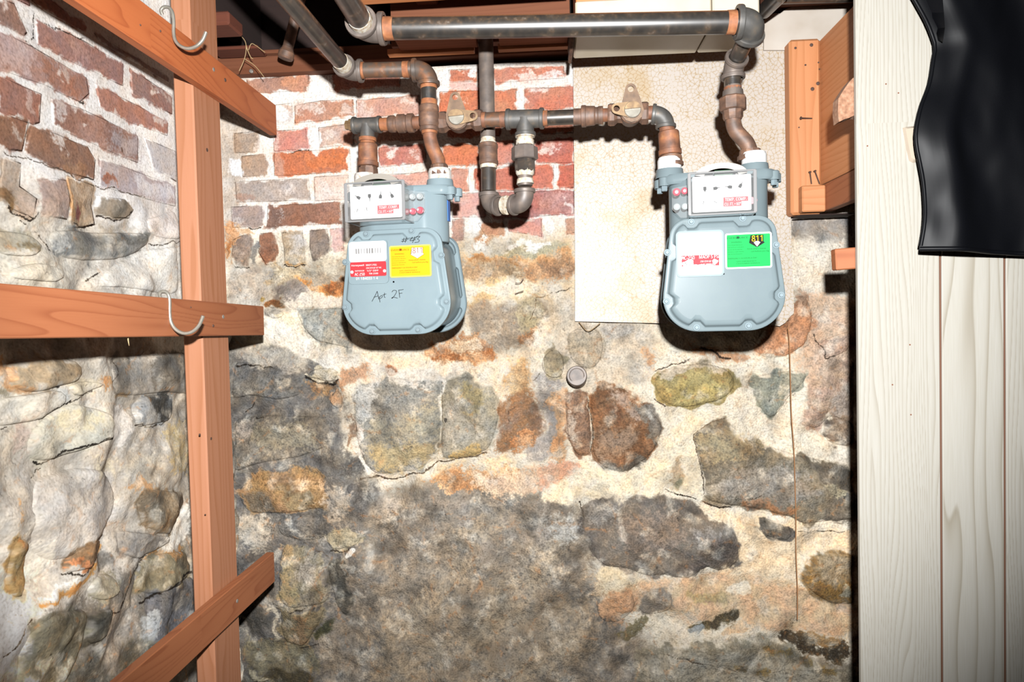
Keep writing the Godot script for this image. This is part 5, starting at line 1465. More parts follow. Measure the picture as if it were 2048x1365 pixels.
func gas_cock(c: Vector3, a: Vector3, b: Vector3, tab: Vector2, parent: Node):   # a stopcock between a and b, its plug facing the viewer
	var k := 0.00108
	var ax := (b - a).normalized()
	var l := a.distance_to(b)
	var g := G.new()
	var p := []
	for q in [[0.0, 0.0], [0.0, 0.021], [0.05, 0.023], [0.16, 0.023], [0.24, 0.017], [0.5, 0.019], [0.76, 0.017], [0.84, 0.023], [0.95, 0.023], [1.0, 0.021], [1.0, 0.0]]: p.append([q[0] * l, q[1]])
	g.lathe(a, ax, p, 8, true)
	g.lathe(c + Vector3(0, 0, -0.02), Vector3(0, 0, 1), [[0, 0.022], [0.024, 0.024], [0.034, 0.0245], [0.037, 0.0235], [0.037, 0.0]], 28)
	var v := wpart("gas_cock", g, mats.brown_rust, parent)
	var f := c + Vector3(0, 0, 0.018)
	lug(disc_hull([[0, 0, 0.0235], [-0.002, 0.0425, 0.011]]), Vector2(-0.002, 0.0425), 0.0062, f, 0.004, mats.old_brass, v, "lock_wing")
	lug(disc_hull([[0, 0, 0.0165], [tab.x, tab.y, 0.0105]]), tab, 0.0062, f + Vector3(0, 0, 0.0045), 0.004, mats.brass, v, "plug_wing")
	g = G.new()
	g.lathe(f + Vector3(0, 0, 0.005), Vector3(0, 0, 1), [[0, 0.0165], [0.005, 0.0165], [0.0065, 0.0155], [0.0065, 0.0]], 28)
	wpart("plug_cap", g, mats.zinc, v)
	# the half-round head left by the wrench slot
	g = G.new()
	var hull := []
	for i in 13: hull.append(f + Vector3(cos(PI * i / 12) * 0.0158, sin(PI * i / 12) * 0.0135 + 0.0005, 0.011))
	var up := []
	for q in hull: up.append(q + Vector3(0, 0, 0.006))
	var rot := Basis(Vector3(0, 0, 1), 0.06)
	for i in hull.size():
		hull[i] = f + rot * (hull[i] - f); up[i] = f + rot * (up[i] - f)
	g.flat(up, Vector3(0, 0, 1))
	g.strip(hull, up)
	wpart("plug_head", g, mats.brass, v)
	return v

func PH(px: float, py: float, d := 0.0) -> Vector3:   # the header runs a little towards the viewer at its right end
	return PZ(px, py, lerpf(1.485, 1.41, (px - 735.0) / 605.0) + d)

func build_pipes():
	var R := 0.0155       # one-inch pipe
	var zm := 1.47        # depth of the header
	# ----- header that feeds both meters, with its drip loop and riser
	var m := thing("gas_header", "rusty gas pipe header feeding both meters, with two stopcocks and a trap", "gas pipe", PH(1050, 242))
	var z0 := 1.485
	turned("square_plug", PH(692, 251), PH(707, 250.5), [[0, 0.0105], [0.5, 0.0105], [0.5, 0.014], [1, 0.014]], mats.brass, m, 6, true)
	tee(PH(734, 250), PH(775, 248) - PH(700, 251), Vector3(0, -1, 0), 26 * mpp(z0), 28 * mpp(z0), 0.0130, mats.grey_fitting, m)
	turned("bushing", PH(735, 276), PH(735, 290), [[0, 0.019], [0.5, 0.019], [0.5, 0.0155], [1, 0.0155]], mats.orange_rust, m)
	turned("coupling", PH(735.5, 288), PH(736, 334), [[0, 0.0195], [0.05, 0.0208], [0.78, 0.0212], [0.8, 0.0232], [0.97, 0.0232], [1, 0.021]], mats.rust, m)
	turned("union_nut", PH(736, 334), PH(736.5, 362), [[0, 0.018], [0.12, 0.018], [0.12, 0.0215], [0.65, 0.0225], [0.68, 0.024], [1, 0.024]], mats.brown_rust, m, 8, true)
	turned("threaded_nipple", PH(762, 249), PH(784, 248), [[0, 0.014], [1, 0.014]], mats.orange_rust, m)
	turned("union", PH(778, 248.5), PH(828, 246), [[0, 0.0165], [0.08, 0.0182], [0.22, 0.0182], [0.26, 0.0155], [0.34, 0.0155], [0.38, 0.02], [0.62, 0.02], [0.66, 0.0178], [0.74, 0.0178], [0.78, 0.0205], [0.97, 0.0205], [1, 0.018]], mats.brown_rust, m)
	turned("threaded_nipple", PH(824, 246), PH(886, 243), [[0, 0.0142], [1, 0.0142]], mats.rust, m)
	gas_cock(PH(916, 241, -0.004), PH(877, 245), PH(965, 240), Vector2(0.0345, 0.001), m)
	span("black_nipple", PH(960, 240), PH(1015, 238.5), R, mats.worn_iron, m)
	turned("rusty_thread", PH(962, 240), PH(972, 239.8), [[0, 0.0165], [1, 0.0165]], mats.rust, m)
	turned("rusty_thread", PH(1001, 239), PH(1011, 238.7), [[0, 0.0165], [1, 0.0165]], mats.rust, m)
	tee(PH(1050, 238), PH(1085, 237) - PH(1015, 239), Vector3(0, -1, 0), 33 * mpp(zm), 30 * mpp(zm), R, mats.grey_fitting, m)
	span("black_nipple", PH(1080, 237), PH(1170, 233), R, mats.black_iron, m)
	turned("rusty_thread", PH(1087, 237), PH(1096, 236.6), [[0, 0.0165], [1, 0.0165]], mats.rust, m)
	turned("rusty_thread", PH(1148, 234), PH(1164, 233.5), [[0, 0.0168], [1, 0.0168]], mats.brown_rust, m)
	turned("reducing_coupling", PH(1163, 233), PH(1206, 230.5), [[0, 0.021], [0.02, 0.0222], [0.2, 0.0222], [0.22, 0.0205], [0.6, 0.0195], [0.66, 0.017], [0.76, 0.017], [0.8, 0.0185], [1, 0.0185]], mats.brown_rust, m)
	span("threaded_nipple", PH(1200, 231), PH(1226, 229.5), 0.0138, mats.rust, m)
	gas_cock(PH(1262, 227, -0.004), PH(1216, 230), PH(1297, 226), Vector2(-0.0315, 0.0035), m)
	span("threaded_nipple", PH(1292, 226), PH(1306, 225.5), 0.0138, mats.rust, m)
	elbow(PH(1331, 230), PH(1300, 228) - PH(1331, 230), Vector3(0.012, -1, 0), 0.0145, mats.grey_fitting, m, 1.6)
	turned("threaded_nipple", PH(1333, 252), PH(1336, 268), [[0, 0.015], [1, 0.0158]], mats.rust, m)
	turned("coupling", PH(1337, 263), PH(1340.5, 311), [[0, 0.019], [0.05, 0.0208], [0.76, 0.0214], [0.78, 0.0232], [0.97, 0.0232], [1, 0.021]], mats.rust, m)
	turned("union_nut", PH(1340.5, 308), PH(1342, 334), [[0, 0.0185], [0.2, 0.0185], [0.2, 0.0225], [0.68, 0.0232], [0.7, 0.0252], [0.95, 0.0252], [1, 0.023]], mats.brown_rust, m)
	# drip loop
	turned("taped_thread", PH(1050, 264), PH(1050, 291), [[0, 0.0165], [0.1, 0.0205], [0.4, 0.0205], [0.4, 0.0165], [0.62, 0.0165], [0.62, 0.0192], [1, 0.0192]], mats.thread_paste, m)
	turned("union", PH(1049, 284), PH(1049.5, 320), [[0, 0.018], [0.3, 0.020], [0.32, 0.0275], [0.95, 0.0282], [1, 0.026]], mats.dusty_iron, m, 8, true)
	turned("union_tail", PH(1049.5, 318), PH(1050, 345), [[0, 0.021], [0.9, 0.021], [1, 0.0195]], mats.black_iron, m, 8, true)
	turned("taped_thread", PH(1050, 340), PH(1050, 352), [[0, 0.0195], [0.6, 0.0195], [1, 0.0165]], mats.thread_paste, m)
	span("black_nipple", PH(1050, 348), PH(1050.5, 372), R, mats.dusty_iron, m)
	turned("taped_thread", PH(1050, 358), PH(1050.5, 368), [[0, 0.0168], [1, 0.0185]], mats.thread_paste, m)
	var zr := 1.53        # the riser stands behind the header
	var ec := PH(1050, 409)
	var er := PZ(978, 412, zr - 0.03)
	elbow(ec, Vector3(0, 1, 0), er - ec, R * 1.03, mats.dusty_iron, m, 1.75)
	elbow(er, Vector3(0, 1, -0.1), ec - er, R * 1.03, mats.dusty_iron, m, 1.5)
	turned("taped_thread", er.lerp(ec, 0.44), er.lerp(ec, 0.52), [[0, 0.0205], [1, 0.0205]], mats.thread_paste, m)
	turned("black_nipple", PZ(977, 384, zr - 0.028), PZ(977, 330, zr - 0.022), [[0, 0.0165], [1, 0.0165]], mats.black_iron, m)
	turned("taped_thread", PZ(977, 337, zr - 0.022), PZ(977, 329, zr - 0.022), [[0, 0.019], [1, 0.019]], mats.thread_paste, m)
	turned("ribbed_coupling", PZ(977, 331, zr - 0.022), PZ(976, 288, zr - 0.018), [[0, 0.0195], [0.04, 0.0218], [0.2, 0.0218], [0.22, 0.0205], [0.78, 0.0205], [0.8, 0.0218], [0.96, 0.0218], [1, 0.0195]], mats.brown_rust, m, 16)
	turned("taped_thread", PZ(976, 290, zr - 0.018), PZ(976, 278, zr - 0.016), [[0, 0.0182], [0.4, 0.0182], [0.4, 0.0165], [1, 0.0165]], mats.thread_paste, m)
	span("riser_pipe", PZ(976, 284, zr - 0.016), PZ(971, 60, zr), 0.0166, mats.dusty_iron, m)
	span("riser_top", PZ(971, 90, zr), PZ(970, 40, zr), 0.0169, mats.dusty_iron, m)
	# ----- outlet of the left meter: up, across and away towards the viewer
	var zo := 1.45
	var l := thing("left_outlet_pipe", "rusty outlet pipe of the left meter, rising and slanting away overhead", "gas pipe", PZ(880, 345, zo))
	var e2 := PZ(856, 140, zo)
	var e1 := PZ(697, 142, zo)
	elbow(e2, e1 - e2, Vector3(0.012, -1, 0), 0.0170, mats.worn_iron, l, 1.7)
	span("black_nipple", PZ(718, 141, zo), PZ(828, 138, zo), R * 1.03, mats.worn_iron, l)
	turned("rusty_thread", PZ(719, 141, zo), PZ(729, 140.8, zo), [[0, 0.0178], [1, 0.0172]], mats.orange_rust, l)
	turned("rusty_thread", PZ(806, 139, zo), PZ(818, 138.7, zo), [[0, 0.0168], [1, 0.0172]], mats.orange_rust, l)
	var far := PZ(560, -20, 1.14)
	elbow(e1, e2 - e1, far - e1, 0.0170, mats.dusty_iron, l, 1.5)
	var dir := (far - e1).normalized()
	span("long_pipe", e1 + dir * 0.02, e1 + dir * 0.9, 0.0167, mats.black_iron, l)
	turned("rusty_thread", e1 + dir * 0.025, e1 + dir * 0.05, [[0, 0.0185], [1, 0.0175]], mats.thread_paste, l)
	turned("rusty_thread", PZ(857, 168, zo), PZ(857.5, 178, zo), [[0, 0.0178], [1, 0.0178]], mats.orange_rust, l)
	span("black_nipple", PZ(857, 172, zo), PZ(858, 214, zo), R * 1.06, mats.black_iron, l)
	turned("rusty_thread", PZ(858, 200, zo), PZ(858, 212, zo), [[0, 0.0168], [1, 0.0178]], mats.orange_rust, l)
	turned("union", PZ(858, 211, zo), PZ(858.5, 263, zo), [[0, 0.0195], [0.05, 0.0205], [0.22, 0.0212], [0.25, 0.020], [0.35, 0.0215], [0.5, 0.0222], [0.72, 0.0215], [0.82, 0.0188], [0.86, 0.0205], [0.97, 0.0205], [1, 0.018]], mats.brown_rust, l)
	turned("threaded_nipple", PZ(858.5, 258, zo), PZ(859, 268, zo), [[0, 0.0185], [1, 0.0165]], mats.orange_rust, l)
	var sv := []
	for q in [[859, 262], [860, 275], [864, 292], [871, 308], [876, 320], [878, 336]]: sv.append(PZ(q[0], q[1], zo + 0.008 * (q[1] - 262) / 74.0))
	var g := G.new()
	g.tube(smooth(sv, 4), 0.0148, 20)
	wpart("swivel_bend", g, mats.rust, l)
	turned("swivel_nut", PZ(878.5, 329, zo + 0.008), PZ(879.5, 352, zo + 0.008), [[0, 0.0165], [0.1, 0.0185], [0.62, 0.0195], [0.66, 0.0225], [0.95, 0.0232], [1, 0.021]], mats.brown_rust, l, 10, true)
	# ----- outlet of the right meter: up, forward to the long pipe and away
	var zp := 1.395
	var zl := 1.30
	var r := thing("right_outlet_pipe", "outlet pipe of the right meter joining the long black pipe under the ceiling", "gas pipe", PZ(1500, 300, zp))
	sv = []
	for q in [[1466, 236], [1467, 248], [1472, 262], [1483, 275], [1493, 286], [1499, 300], [1500, 312]]: sv.append(PZ(q[0], q[1], zp))
	g = G.new()
	g.tube(smooth(sv, 4), 0.0150, 20)
	wpart("swivel_bend", g, mats.brown_rust, r)
	turned("swivel_nut", PZ(1500, 300, zp), PZ(1501, 321, zp), [[0, 0.020], [0.5, 0.0215], [0.52, 0.0245], [0.95, 0.0252], [1, 0.023]], mats.brown_rust, r, 10, true)
	turned("union", PZ(1466, 240, zp), PZ(1465.5, 216, zp), [[0, 0.017], [0.2, 0.0195], [0.5, 0.0195], [1, 0.0215]], mats.brown_rust, r, 10, true)
	turned("union_nut", PZ(1466, 222, zp), PZ(1465.5, 194, zp), [[0, 0.024], [0.08, 0.0265], [0.9, 0.0265], [1, 0.024]], mats.brown_rust, r, 8, true)
	turned("union_top", PZ(1466, 196, zp), PZ(1465.5, 172, zp), [[0, 0.021], [0.6, 0.0195], [0.62, 0.0175], [1, 0.0165]], mats.dusty_iron, r, 16)
	span("black_nipple", PZ(1465.5, 186, zp), PZ(1465, 150, zp), R * 1.05, mats.black_iron, r)
	turned("rusty_thread", PZ(1465.5, 182, zp), PZ(1465.5, 175, zp), [[0, 0.0172], [1, 0.0172]], mats.rust, r)
	var ce := PZ(1466, 133, zp)
	var cb := PZ(1508, 44, zl)
	elbow(ce, Vector3(0, -1, 0), cb - ce, 0.0165, mats.dusty_iron, r, 1.25)
	span("slant_nipple", ce.lerp(cb, 0.1), ce.lerp(cb, 0.85), 0.0160, mats.black_iron, r)
	var wide := 0.0205
	var ca := PZ(731, 58, zl)
	var along := (ca - cb).normalized()
	elbow(cb, along, ce - cb, wide * 1.06, mats.grey_fitting, r, 1.25)
	span("long_pipe", cb + along * 0.02, ca - along * 0.02, wide, mats.black_iron, r, 28)
	turned("rusty_thread", cb + along * 0.034, cb + along * 0.05, [[0, wide * 1.06], [1, wide * 1.03]], mats.orange_rust, r)
	turned("rusty_thread", ca - along * 0.055, ca - along * 0.036, [[0, wide * 1.03], [1, wide * 1.06]], mats.orange_rust, r)
	var far2 := PZ(660, -60, 1.083)
	elbow(ca, -along, far2 - ca, wide * 1.04, mats.dusty_iron, r, 1.5)
	var d2 := (far2 - ca).normalized()
	span("long_pipe", ca + d2 * 0.02, ca + d2 * 0.6, wide, mats.black_iron, r, 28)
	turned("rusty_thread", ca + d2 * 0.03, ca + d2 * 0.05, [[0, wide * 1.1], [1, wide * 1.04]], mats.thread_paste, r)
	# short dark pipe beyond the elbow
	var bp := thing("dark_pipe", "dark pipe crossing behind the right elbow at the frame's top", "gas pipe", PZ(1560, 5, 1.60))
	span("pipe", PZ(1528, 22, 1.62), PZ(1562, -12, 1.52), 0.017, mats.black_iron, bp)
	span("pipe", PZ(1550, -3, 1.60), PZ(1720, -8, 1.60), 0.012, mats.black_iron, bp)
	# capped stub in the stonework
	var cs := thing("pipe_stub", "small capped grey pipe stub sticking out of the stone wall", "pipe", PZ(1154, 757, 1.72))
	var q0 := PZ(1155, 760, 1.775)
	var q1 := PZ(1153.5, 752, 1.700)
	turned("stub", q0, q1, [[0, 0.0225], [0.75, 0.0225], [0.77, 0.0255], [0.96, 0.0255], [1, 0.0235]], mats.dusty_iron, cs, 28)
	turned("cap_face", q1 - Vector3(0, 0, 0.001), q1 + Vector3(0, 0, 0.0025), [[0, 0.0195], [0.7, 0.0195], [1, 0.017]], mats.dusty_iron, cs, 24)
# ---------- gas meters, built in their own metres: origin at the middle of the front cover's flange
func cover_outline(inset := 0.0) -> Array:
	var c := [[-0.0985 + 0.036, 0.109 - 0.036, 0.036], [0.0985 - 0.036, 0.109 - 0.036, 0.036], [0.1125 - 0.066, -0.109 + 0.066, 0.066], [-0.1125 + 0.066, -0.109 + 0.066, 0.066]]
	for q in c: q[2] -= inset
	var p := PackedVector2Array()
	for q in c:
		for i in 48: p.append(Vector2(q[0] + cos(TAU * i / 48) * q[2], q[1] + sin(TAU * i / 48) * q[2]))
	var h := Geometry2D.convex_hull(p)
	# even steps along the outline
	var total := 0.0
	for i in h.size() - 1: total += h[i].distance_to(h[i + 1])
	var out := []
	var n := 160
	var k := 0
	var run := 0.0
	for i in n:
		var want := total * i / n
		while run + h[k].distance_to(h[k + 1]) < want:
			run += h[k].distance_to(h[k + 1]); k += 1
		out.append(h[k].lerp(h[k + 1], (want - run) / maxf(h[k].distance_to(h[k + 1]), 1e-9)))
	return out
const BOLTS := [[-0.058, 0.1035], [0.038, 0.1055], [0.0985, 0.052], [0.1065, -0.044], [0.046, -0.1015], [-0.051, -0.1025], [-0.108, -0.050], [-0.1045, 0.046]]
func v3(p: Array, z: float) -> Array:
	var o := []
	for q in p: o.append(Vector3(q.x, q.y, z))
	return o
func cover_mesh(sgn: float) -> G:      # flange, scalloped step round the bolts, raised pan
	var out := cover_outline()
	var n := out.size()
	var ins := []
	for i in n:
		var t: Vector2 = (out[(i + 1) % n] - out[i - 1]).normalized()
		var nn := Vector2(-t.y, t.x)
		if nn.dot(out[i]) > 0: nn = -nn
		var d := 0.0085
		for b in BOLTS:
			var r: float = out[i].distance_to(Vector2(b[0], b[1]))
			d = maxf(d, 0.0085 + 0.0105 * smoothstep(0.0185, 0.0085, r))
		ins.append([out[i], nn, d])
	var ring := func(extra: float, z: float) -> Array:
		var o := []
		for q in ins:
			var p: Vector2 = q[0] + q[1] * (q[2] + extra)
			o.append(Vector3(p.x, p.y, z * sgn))
		return o
	var flat := func(inset: float, z: float) -> Array:
		var o := []
		for q in ins:
			var p: Vector2 = q[0] + q[1] * inset
			o.append(Vector3(p.x, p.y, z * sgn))
		return o
	var g := G.new()
	g.rings([flat.call(0.002, -0.008), flat.call(0.0, -0.006), flat.call(0.0, -0.001), flat.call(0.0012, 0.0), flat.call(0.004, 0.0)])
	g.rings([flat.call(0.004, 0.0), ring.call(-0.0015, 0.0), ring.call(0.0, 0.0005), ring.call(0.0015, 0.003), ring.call(0.0030, 0.0058), ring.call(0.0050, 0.0075), ring.call(0.0080, 0.0083), ring.call(0.013, 0.0086)])
	var r1: Array = ring.call(0.013, 0.0086)
	var loops := [r1]
	for f in [0.75, 0.5, 0.25, 0.02]:
		var o := []
		for q in r1: o.append(Vector3(q.x * f, q.y * f, 0.0086 * sgn))
		loops.append(o)
	g.rings(loops)
	return g
func prism(hull: Array, y0: float, y1: float, zc: float, ease := 0.003) -> G:   # outline in x and z, drawn upwards
	var g := G.new()
	var loops := []
	for q in [[y0, -ease], [y0 + ease, 0.0], [y1 - ease, 0.0], [y1, -ease]]:
		var o := []
		for p in hull:
			var e: Vector2 = p + p.normalized() * q[1]
			o.append(Vector3(e.x, q[0], zc + e.y))
		loops.append(o)
	g.rings(loops)
	g.flat(loops[0], Vector3(0, -1, 0))
	g.flat(loops[3], Vector3(0, 1, 0))
	return g
func rounded(x0: float, y0: float, x1: float, y1: float, r: float) -> Array:
	return disc_hull([[x0 + r, y0 + r, r], [x1 - r, y0 + r, r], [x1 - r, y1 - r, r], [x0 + r, y1 - r, r]])
func slab(hull: Array, z0: float, z1: float) -> G:
	var g := G.new()
	g.flat(v3(hull, z1), Vector3(0, 0, 1))
	g.flat(v3(hull, z0), Vector3(0, 0, -1))
	g.strip(v3(hull, z0), v3(hull, z1))
	return g
func write(st: SurfaceTool, words: String, x: float, y: float, w: float, h: float, z: float, serif := false):   # left edge, baseline middle, fitted width and cap height
	var f := SystemFont.new()
	f.font_names = PackedStringArray(["Droid Serif" if serif else "Droid Sans"])
	var t := TextMesh.new()
	t.text = words; t.font = f; t.font_size = 32; t.depth = 0.05; t.pixel_size = 0.05; t.curve_step = 2.0
	t.horizontal_alignment = HORIZONTAL_ALIGNMENT_LEFT
	var b := t.get_aabb()
	if b.size.x <= 0.0: return
	var sx := w / b.size.x if w > 0 else h / b.size.y
	var sy := h / b.size.y
	var xf := Transform3D(Basis().scaled(Vector3(sx, sy, 0.004)), Vector3(x - b.position.x * sx, y - (b.position.y + b.size.y / 2) * sy, z))
	for i in t.get_surface_count(): st.append_from(t, i, xf)
func letters() -> SurfaceTool:
	var st := SurfaceTool.new()
	st.begin(Mesh.PRIMITIVE_TRIANGLES)
	return st
func ink(strokes: Array, to: Callable, r: float) -> G:
	var g := G.new()
	for s in strokes:
		var p := []
		for i in range(0, s.size(), 2): p.append(to.call(s[i], s[i + 1]))
		g.tube(smooth(p, 4) if p.size() > 2 else p, r, 6)
	return g

func build_meters():
	meter("left", Vector2(790, 564.5), 1.40, -7.0, 1.033e-3)
	meter("right", Vector2(1446, 548.5), 1.327, -7.0, 0.952e-3)

func meter(which: String, c: Vector2, depth: float, yaw: float, k: float):
	var left := which == "left"
	var o := thing("gas_meter", "grey gas meter marked #43 and Apt 2F with a yellow sticker" if left else "grey gas meter with a green sticker in front of the patterned hardboard", "gas meter", PZ(c.x, c.y, depth), "gas meters on the wall")
	o.rotation_degrees.y = yaw
	if left: o.scale = Vector3(1.045, 1.0, 1.0)
	var at := func(px: float, py: float) -> Vector2: return Vector2((px - c.x) * k, -(py - c.y) * k)
	var paint: Material = mats.meter_paint if left else mats.meter_paint_dimmed
	part("front_cover", cover_mesh(1.0), paint, o)
	# drum between the covers
	var g := G.new()
	var dr := []
	for z in [-0.004, -0.02, -0.07, -0.118, -0.136]:
		var q := []
		for p in cover_outline(0.0): q.append(Vector3(p.x * 0.885, p.y * 0.885, z))
		dr.append(q)
	g.rings(dr)
	part("drum", g, mats.meter_side, o)
	var rc := cover_mesh(-1.0)
	part("rear_cover", rc, paint, o).position.z = -0.14
	for b in BOLTS:
		g = G.new()
		g.lathe(Vector3(b[0] * 0.985, b[1] * 0.985, 0.0), Vector3(0, 0, 1), [[0.0, 0.0066], [0.0012, 0.0066], [0.0018, 0.0058], [0.0018, 0.0044], [0.0042, 0.0042], [0.0052, 0.003], [0.0052, 0.0]], 18)
		part("bolt", g, mats.meter_bolt, o)
	# valve housing, top casting and the two ports
	part("valve_housing", prism(disc_hull([[-0.060, 0, 0.035], [0.060, 0, 0.035], [-0.045, 0.01, 0.035], [0.045, 0.01, 0.035]]), 0.085, 0.19, -0.068), paint, o)
	part("top_casting", prism(disc_hull([[-0.0775, 0, 0.037], [0.0775, 0, 0.037], [0, 0.012, 0.036]]), 0.183, 0.203, -0.07, 0.005), paint, o)
	for s in [-1.0, 1.0]:
		var port_x: float = [-0.082, 0.0785][int(s > 0)] if left else [-0.0925, 0.071][int(s > 0)]
		g = G.new()
		g.lathe(Vector3(port_x, 0.2, -0.07), Vector3.UP, [[0, 0.0285], [0.01, 0.0275], [0.018, 0.0265], [0.018, 0.0]], 28)
		part("port", g, paint, o)
		g = G.new()
		g.lathe(Vector3(port_x, 0.216, -0.07), Vector3.UP, [[0, 0.0232], [0.003, 0.0238], [0.02, 0.0238], [0.026, 0.0215], [0.026, 0.0]], 12 if left else 28)
		part("collar", g, mats.white_collar if left else mats.white_clean, o)
		for q in [[0.104, -0.052], [0.112, -0.078]]:
			g = G.new()
			g.lathe(Vector3(q[0] * s, 0.184, q[1]), Vector3.DOWN, [[0, 0.0062], [0.011, 0.0062], [0.012, 0.0052], [0.012, 0.0]], 6, true)
			part("bolt", g, mats.meter_bolt, o)
			g = G.new()
			g.lathe(Vector3(q[0] * s, 0.184, q[1]), Vector3.UP, [[-0.002, 0.011], [0.014, 0.011], [0.016, 0.009], [0.016, 0.0]], 16)
			part("lug", g, paint, o)
	if left:
		g = G.new(); g.box(Transform3D(Basis(), Vector3(0.0955, 0.152, -0.07)), Vector3(0.0016, 0.045, 0.018), 0.0004)
		part("side_label", g, mats.blue_label, o)
	# index: dial plate in a clear box under a tan hood
	var ic := Vector3(-0.0235, 0.1615, 0.0) if left else Vector3(-0.004, 0.148, 0.0)
	var w := 0.0585
	var h := 0.0385
	var z0 := -0.028
	var z1 := 0.038
	var idx := thing_part("index_box", o, ic)
	g = G.new()
	g.box(Transform3D(Basis(), Vector3(0, 0, (z0 + 0.018) / 2)), Vector3(w * 1.72, h * 1.7, 0.018 - z0), 0.003)
	part("works", g, mats.index_back, idx)
	var back := []
	g = slab(rounded(-w * 0.9, -h * 0.86, w * 0.9, h * 0.86, 0.003), 0.0285, 0.0305)
	part("dial_plate", g, mats.white_plate, idx)
	# clear cover: five thin panes and a rim
	var cov := G.new()
	cov.box(Transform3D(Basis(), Vector3(0, 0, z1)), Vector3(w * 2, h * 2, 0.0008))
	cov.box(Transform3D(Basis(), Vector3(0, -h, (z0 + z1) / 2)), Vector3(w * 2, 0.0008, z1 - z0))
	cov.box(Transform3D(Basis(), Vector3(-w, 0, (z0 + z1) / 2)), Vector3(0.0008, h * 2, z1 - z0))
	cov.box(Transform3D(Basis(), Vector3(w, 0, (z0 + z1) / 2)), Vector3(0.0008, h * 2, z1 - z0))
	part("clear_cover", cov, mats.clear_cover, idx)
	g = G.new()
	for q in [[0, -h, w * 2, 0.003], [0, h, w * 2, 0.003], [-w, 0, 0.003, h * 2], [w, 0, 0.003, h * 2]]:
		g.box(Transform3D(Basis(), Vector3(q[0], q[1], z1)), Vector3(q[2] + 0.003, q[3], 0.003), 0.0008)
	for q in [[-w, -h], [w, -h]]:
		g.box(Transform3D(Basis(), Vector3(q[0], q[1], (z0 + z1) / 2)), Vector3(0.0025, 0.0025, z1 - z0), 0.0006)
	part("cover_rim", g, mats.rim_plastic, idx)
	# hood with the dark works under it
	g = G.new()
	var arch := []
	for zz in [z0, 0.028]:
		var q := []
		for i in 17:
			var t := PI * i / 16
			q.append(Vector3(cos(t) * w * 0.80, h + sin(t) * 0.021 - 0.002, zz))
		arch.append(q)
	for i in 16: g.flat([arch[0][i], arch[0][i + 1], arch[1][i + 1], arch[1][i]], arch[0][i] - Vector3(0, h - 0.03, 0))
	for i in 16:
		var a: Vector3 = arch[1][i]
		var b: Vector3 = arch[1][i + 1]
		var m := Vector3(0, h - 0.006, 0.028)
		var f := Vector3(0, h - 0.012, 0.028)
		g.flat([a, b, f + (b - f) * 0.66, f + (a - f) * 0.66], Vector3(0, 0, 1))
	for i in 16: g.flat([arch[0][i], arch[0][i + 1], Vector3(0, h - 0.01, z0)], Vector3(0, 0, -1))
	part("hood", g, mats.tan_dome, idx)
	g = G.new(); g.box(Transform3D(Basis(), Vector3(0.006, h - 0.001, 0.012)), Vector3(0.034, 0.018, 0.004), 0.001)
	part("circuit_board", g, mats.circuit_green, idx)
	g = G.new(); g.box(Transform3D(Basis(), Vector3(-0.022, h - 0.002, 0.012)), Vector3(0.018, 0.016, 0.004), 0.001)
	g.box(Transform3D(Basis(), Vector3(0.034, h - 0.003, 0.014)), Vector3(0.014, 0.014, 0.004), 0.001)
	part("gear", g, mats.print_grey, idx)
	# screw flange with seals, on the side away from the frame's edge
	var sd := 1.0 if left else -1.0
	g = slab(disc_hull([[sd * w, -h * 0.86, 0.004], [sd * w, h * 0.55, 0.004], [sd * (w + 0.026), h * 0.45, 0.004], [sd * (w + 0.026), -h * 0.45, 0.004], [sd * (w + 0.012), -h * 0.86, 0.004]]), -0.006, -0.003)
	part("screw_flange", g, mats.clear_cover, idx)
	for q in [[0.006, 0.012, 0, 0.0065], [0.021, 0.012, 0, 0.0068], [0.006, -0.018, 1, 0.0068], [0.021, -0.0165, 1, 0.0075]]:
		var yy: float = q[1] if left else -q[1] - 0.004
		g = G.new()
		g.lathe(Vector3(sd * (w + q[0]), yy, -0.003), Vector3(0, 0, 1), [[0, q[3]], [0.004, q[3] * 0.96], [0.0046, q[3] * 0.8], [0.0036, q[3] * 0.45], [0.0036, 0.0]], 22)
		part("seal_plug" if q[2] == 1 else "screw", g, mats.red_seal if q[2] == 1 else mats.grey_screw, idx)
	if not left:
		g = G.new()
		g.lathe(Vector3(w + 0.002, -0.012, 0.0), Vector3(0, 0, 1), [[0, 0.0075], [0.006, 0.007], [0.006, 0.0]], 20)
		part("seal_plug", g, mats.red_seal, idx)
	# pointers, test circles and red print on the dial
	var zf := 0.0306
	var dial := G.new()
	var hands := [[-0.036, 0.011, 145], [-0.0125, 0.0115, 272], [0.010, 0.011, 85], [0.033, 0.011, 115]] if left else [[-0.030, 0.009, 272], [-0.010, 0.010, 8], [0.014, 0.011, 172], [0.034, 0.013, 60]]
	for q in hands:
		var d := Vector2.from_angle(deg_to_rad(q[2]))
		var nrm := d.orthogonal()
		var b := Vector2(q[0], q[1])
		var pl := [b - d * 0.0048 + nrm * 0.0028, b + d * 0.001 + nrm * 0.0028, b + d * 0.0042, b + d * 0.001 - nrm * 0.0028, b - d * 0.0048 - nrm * 0.0028]
		var tip := [b + d * 0.002 + nrm * 0.0008, b + d * 0.0105, b + d * 0.002 - nrm * 0.0008]
		for sh in [pl, tip]:
			dial.flat(v3(sh, zf + 0.0010), Vector3(0, 0, 1))
			dial.strip(v3(sh, zf), v3(sh, zf + 0.0010))
	part("pointers", dial, mats.needle, idx)
	var circ := G.new()
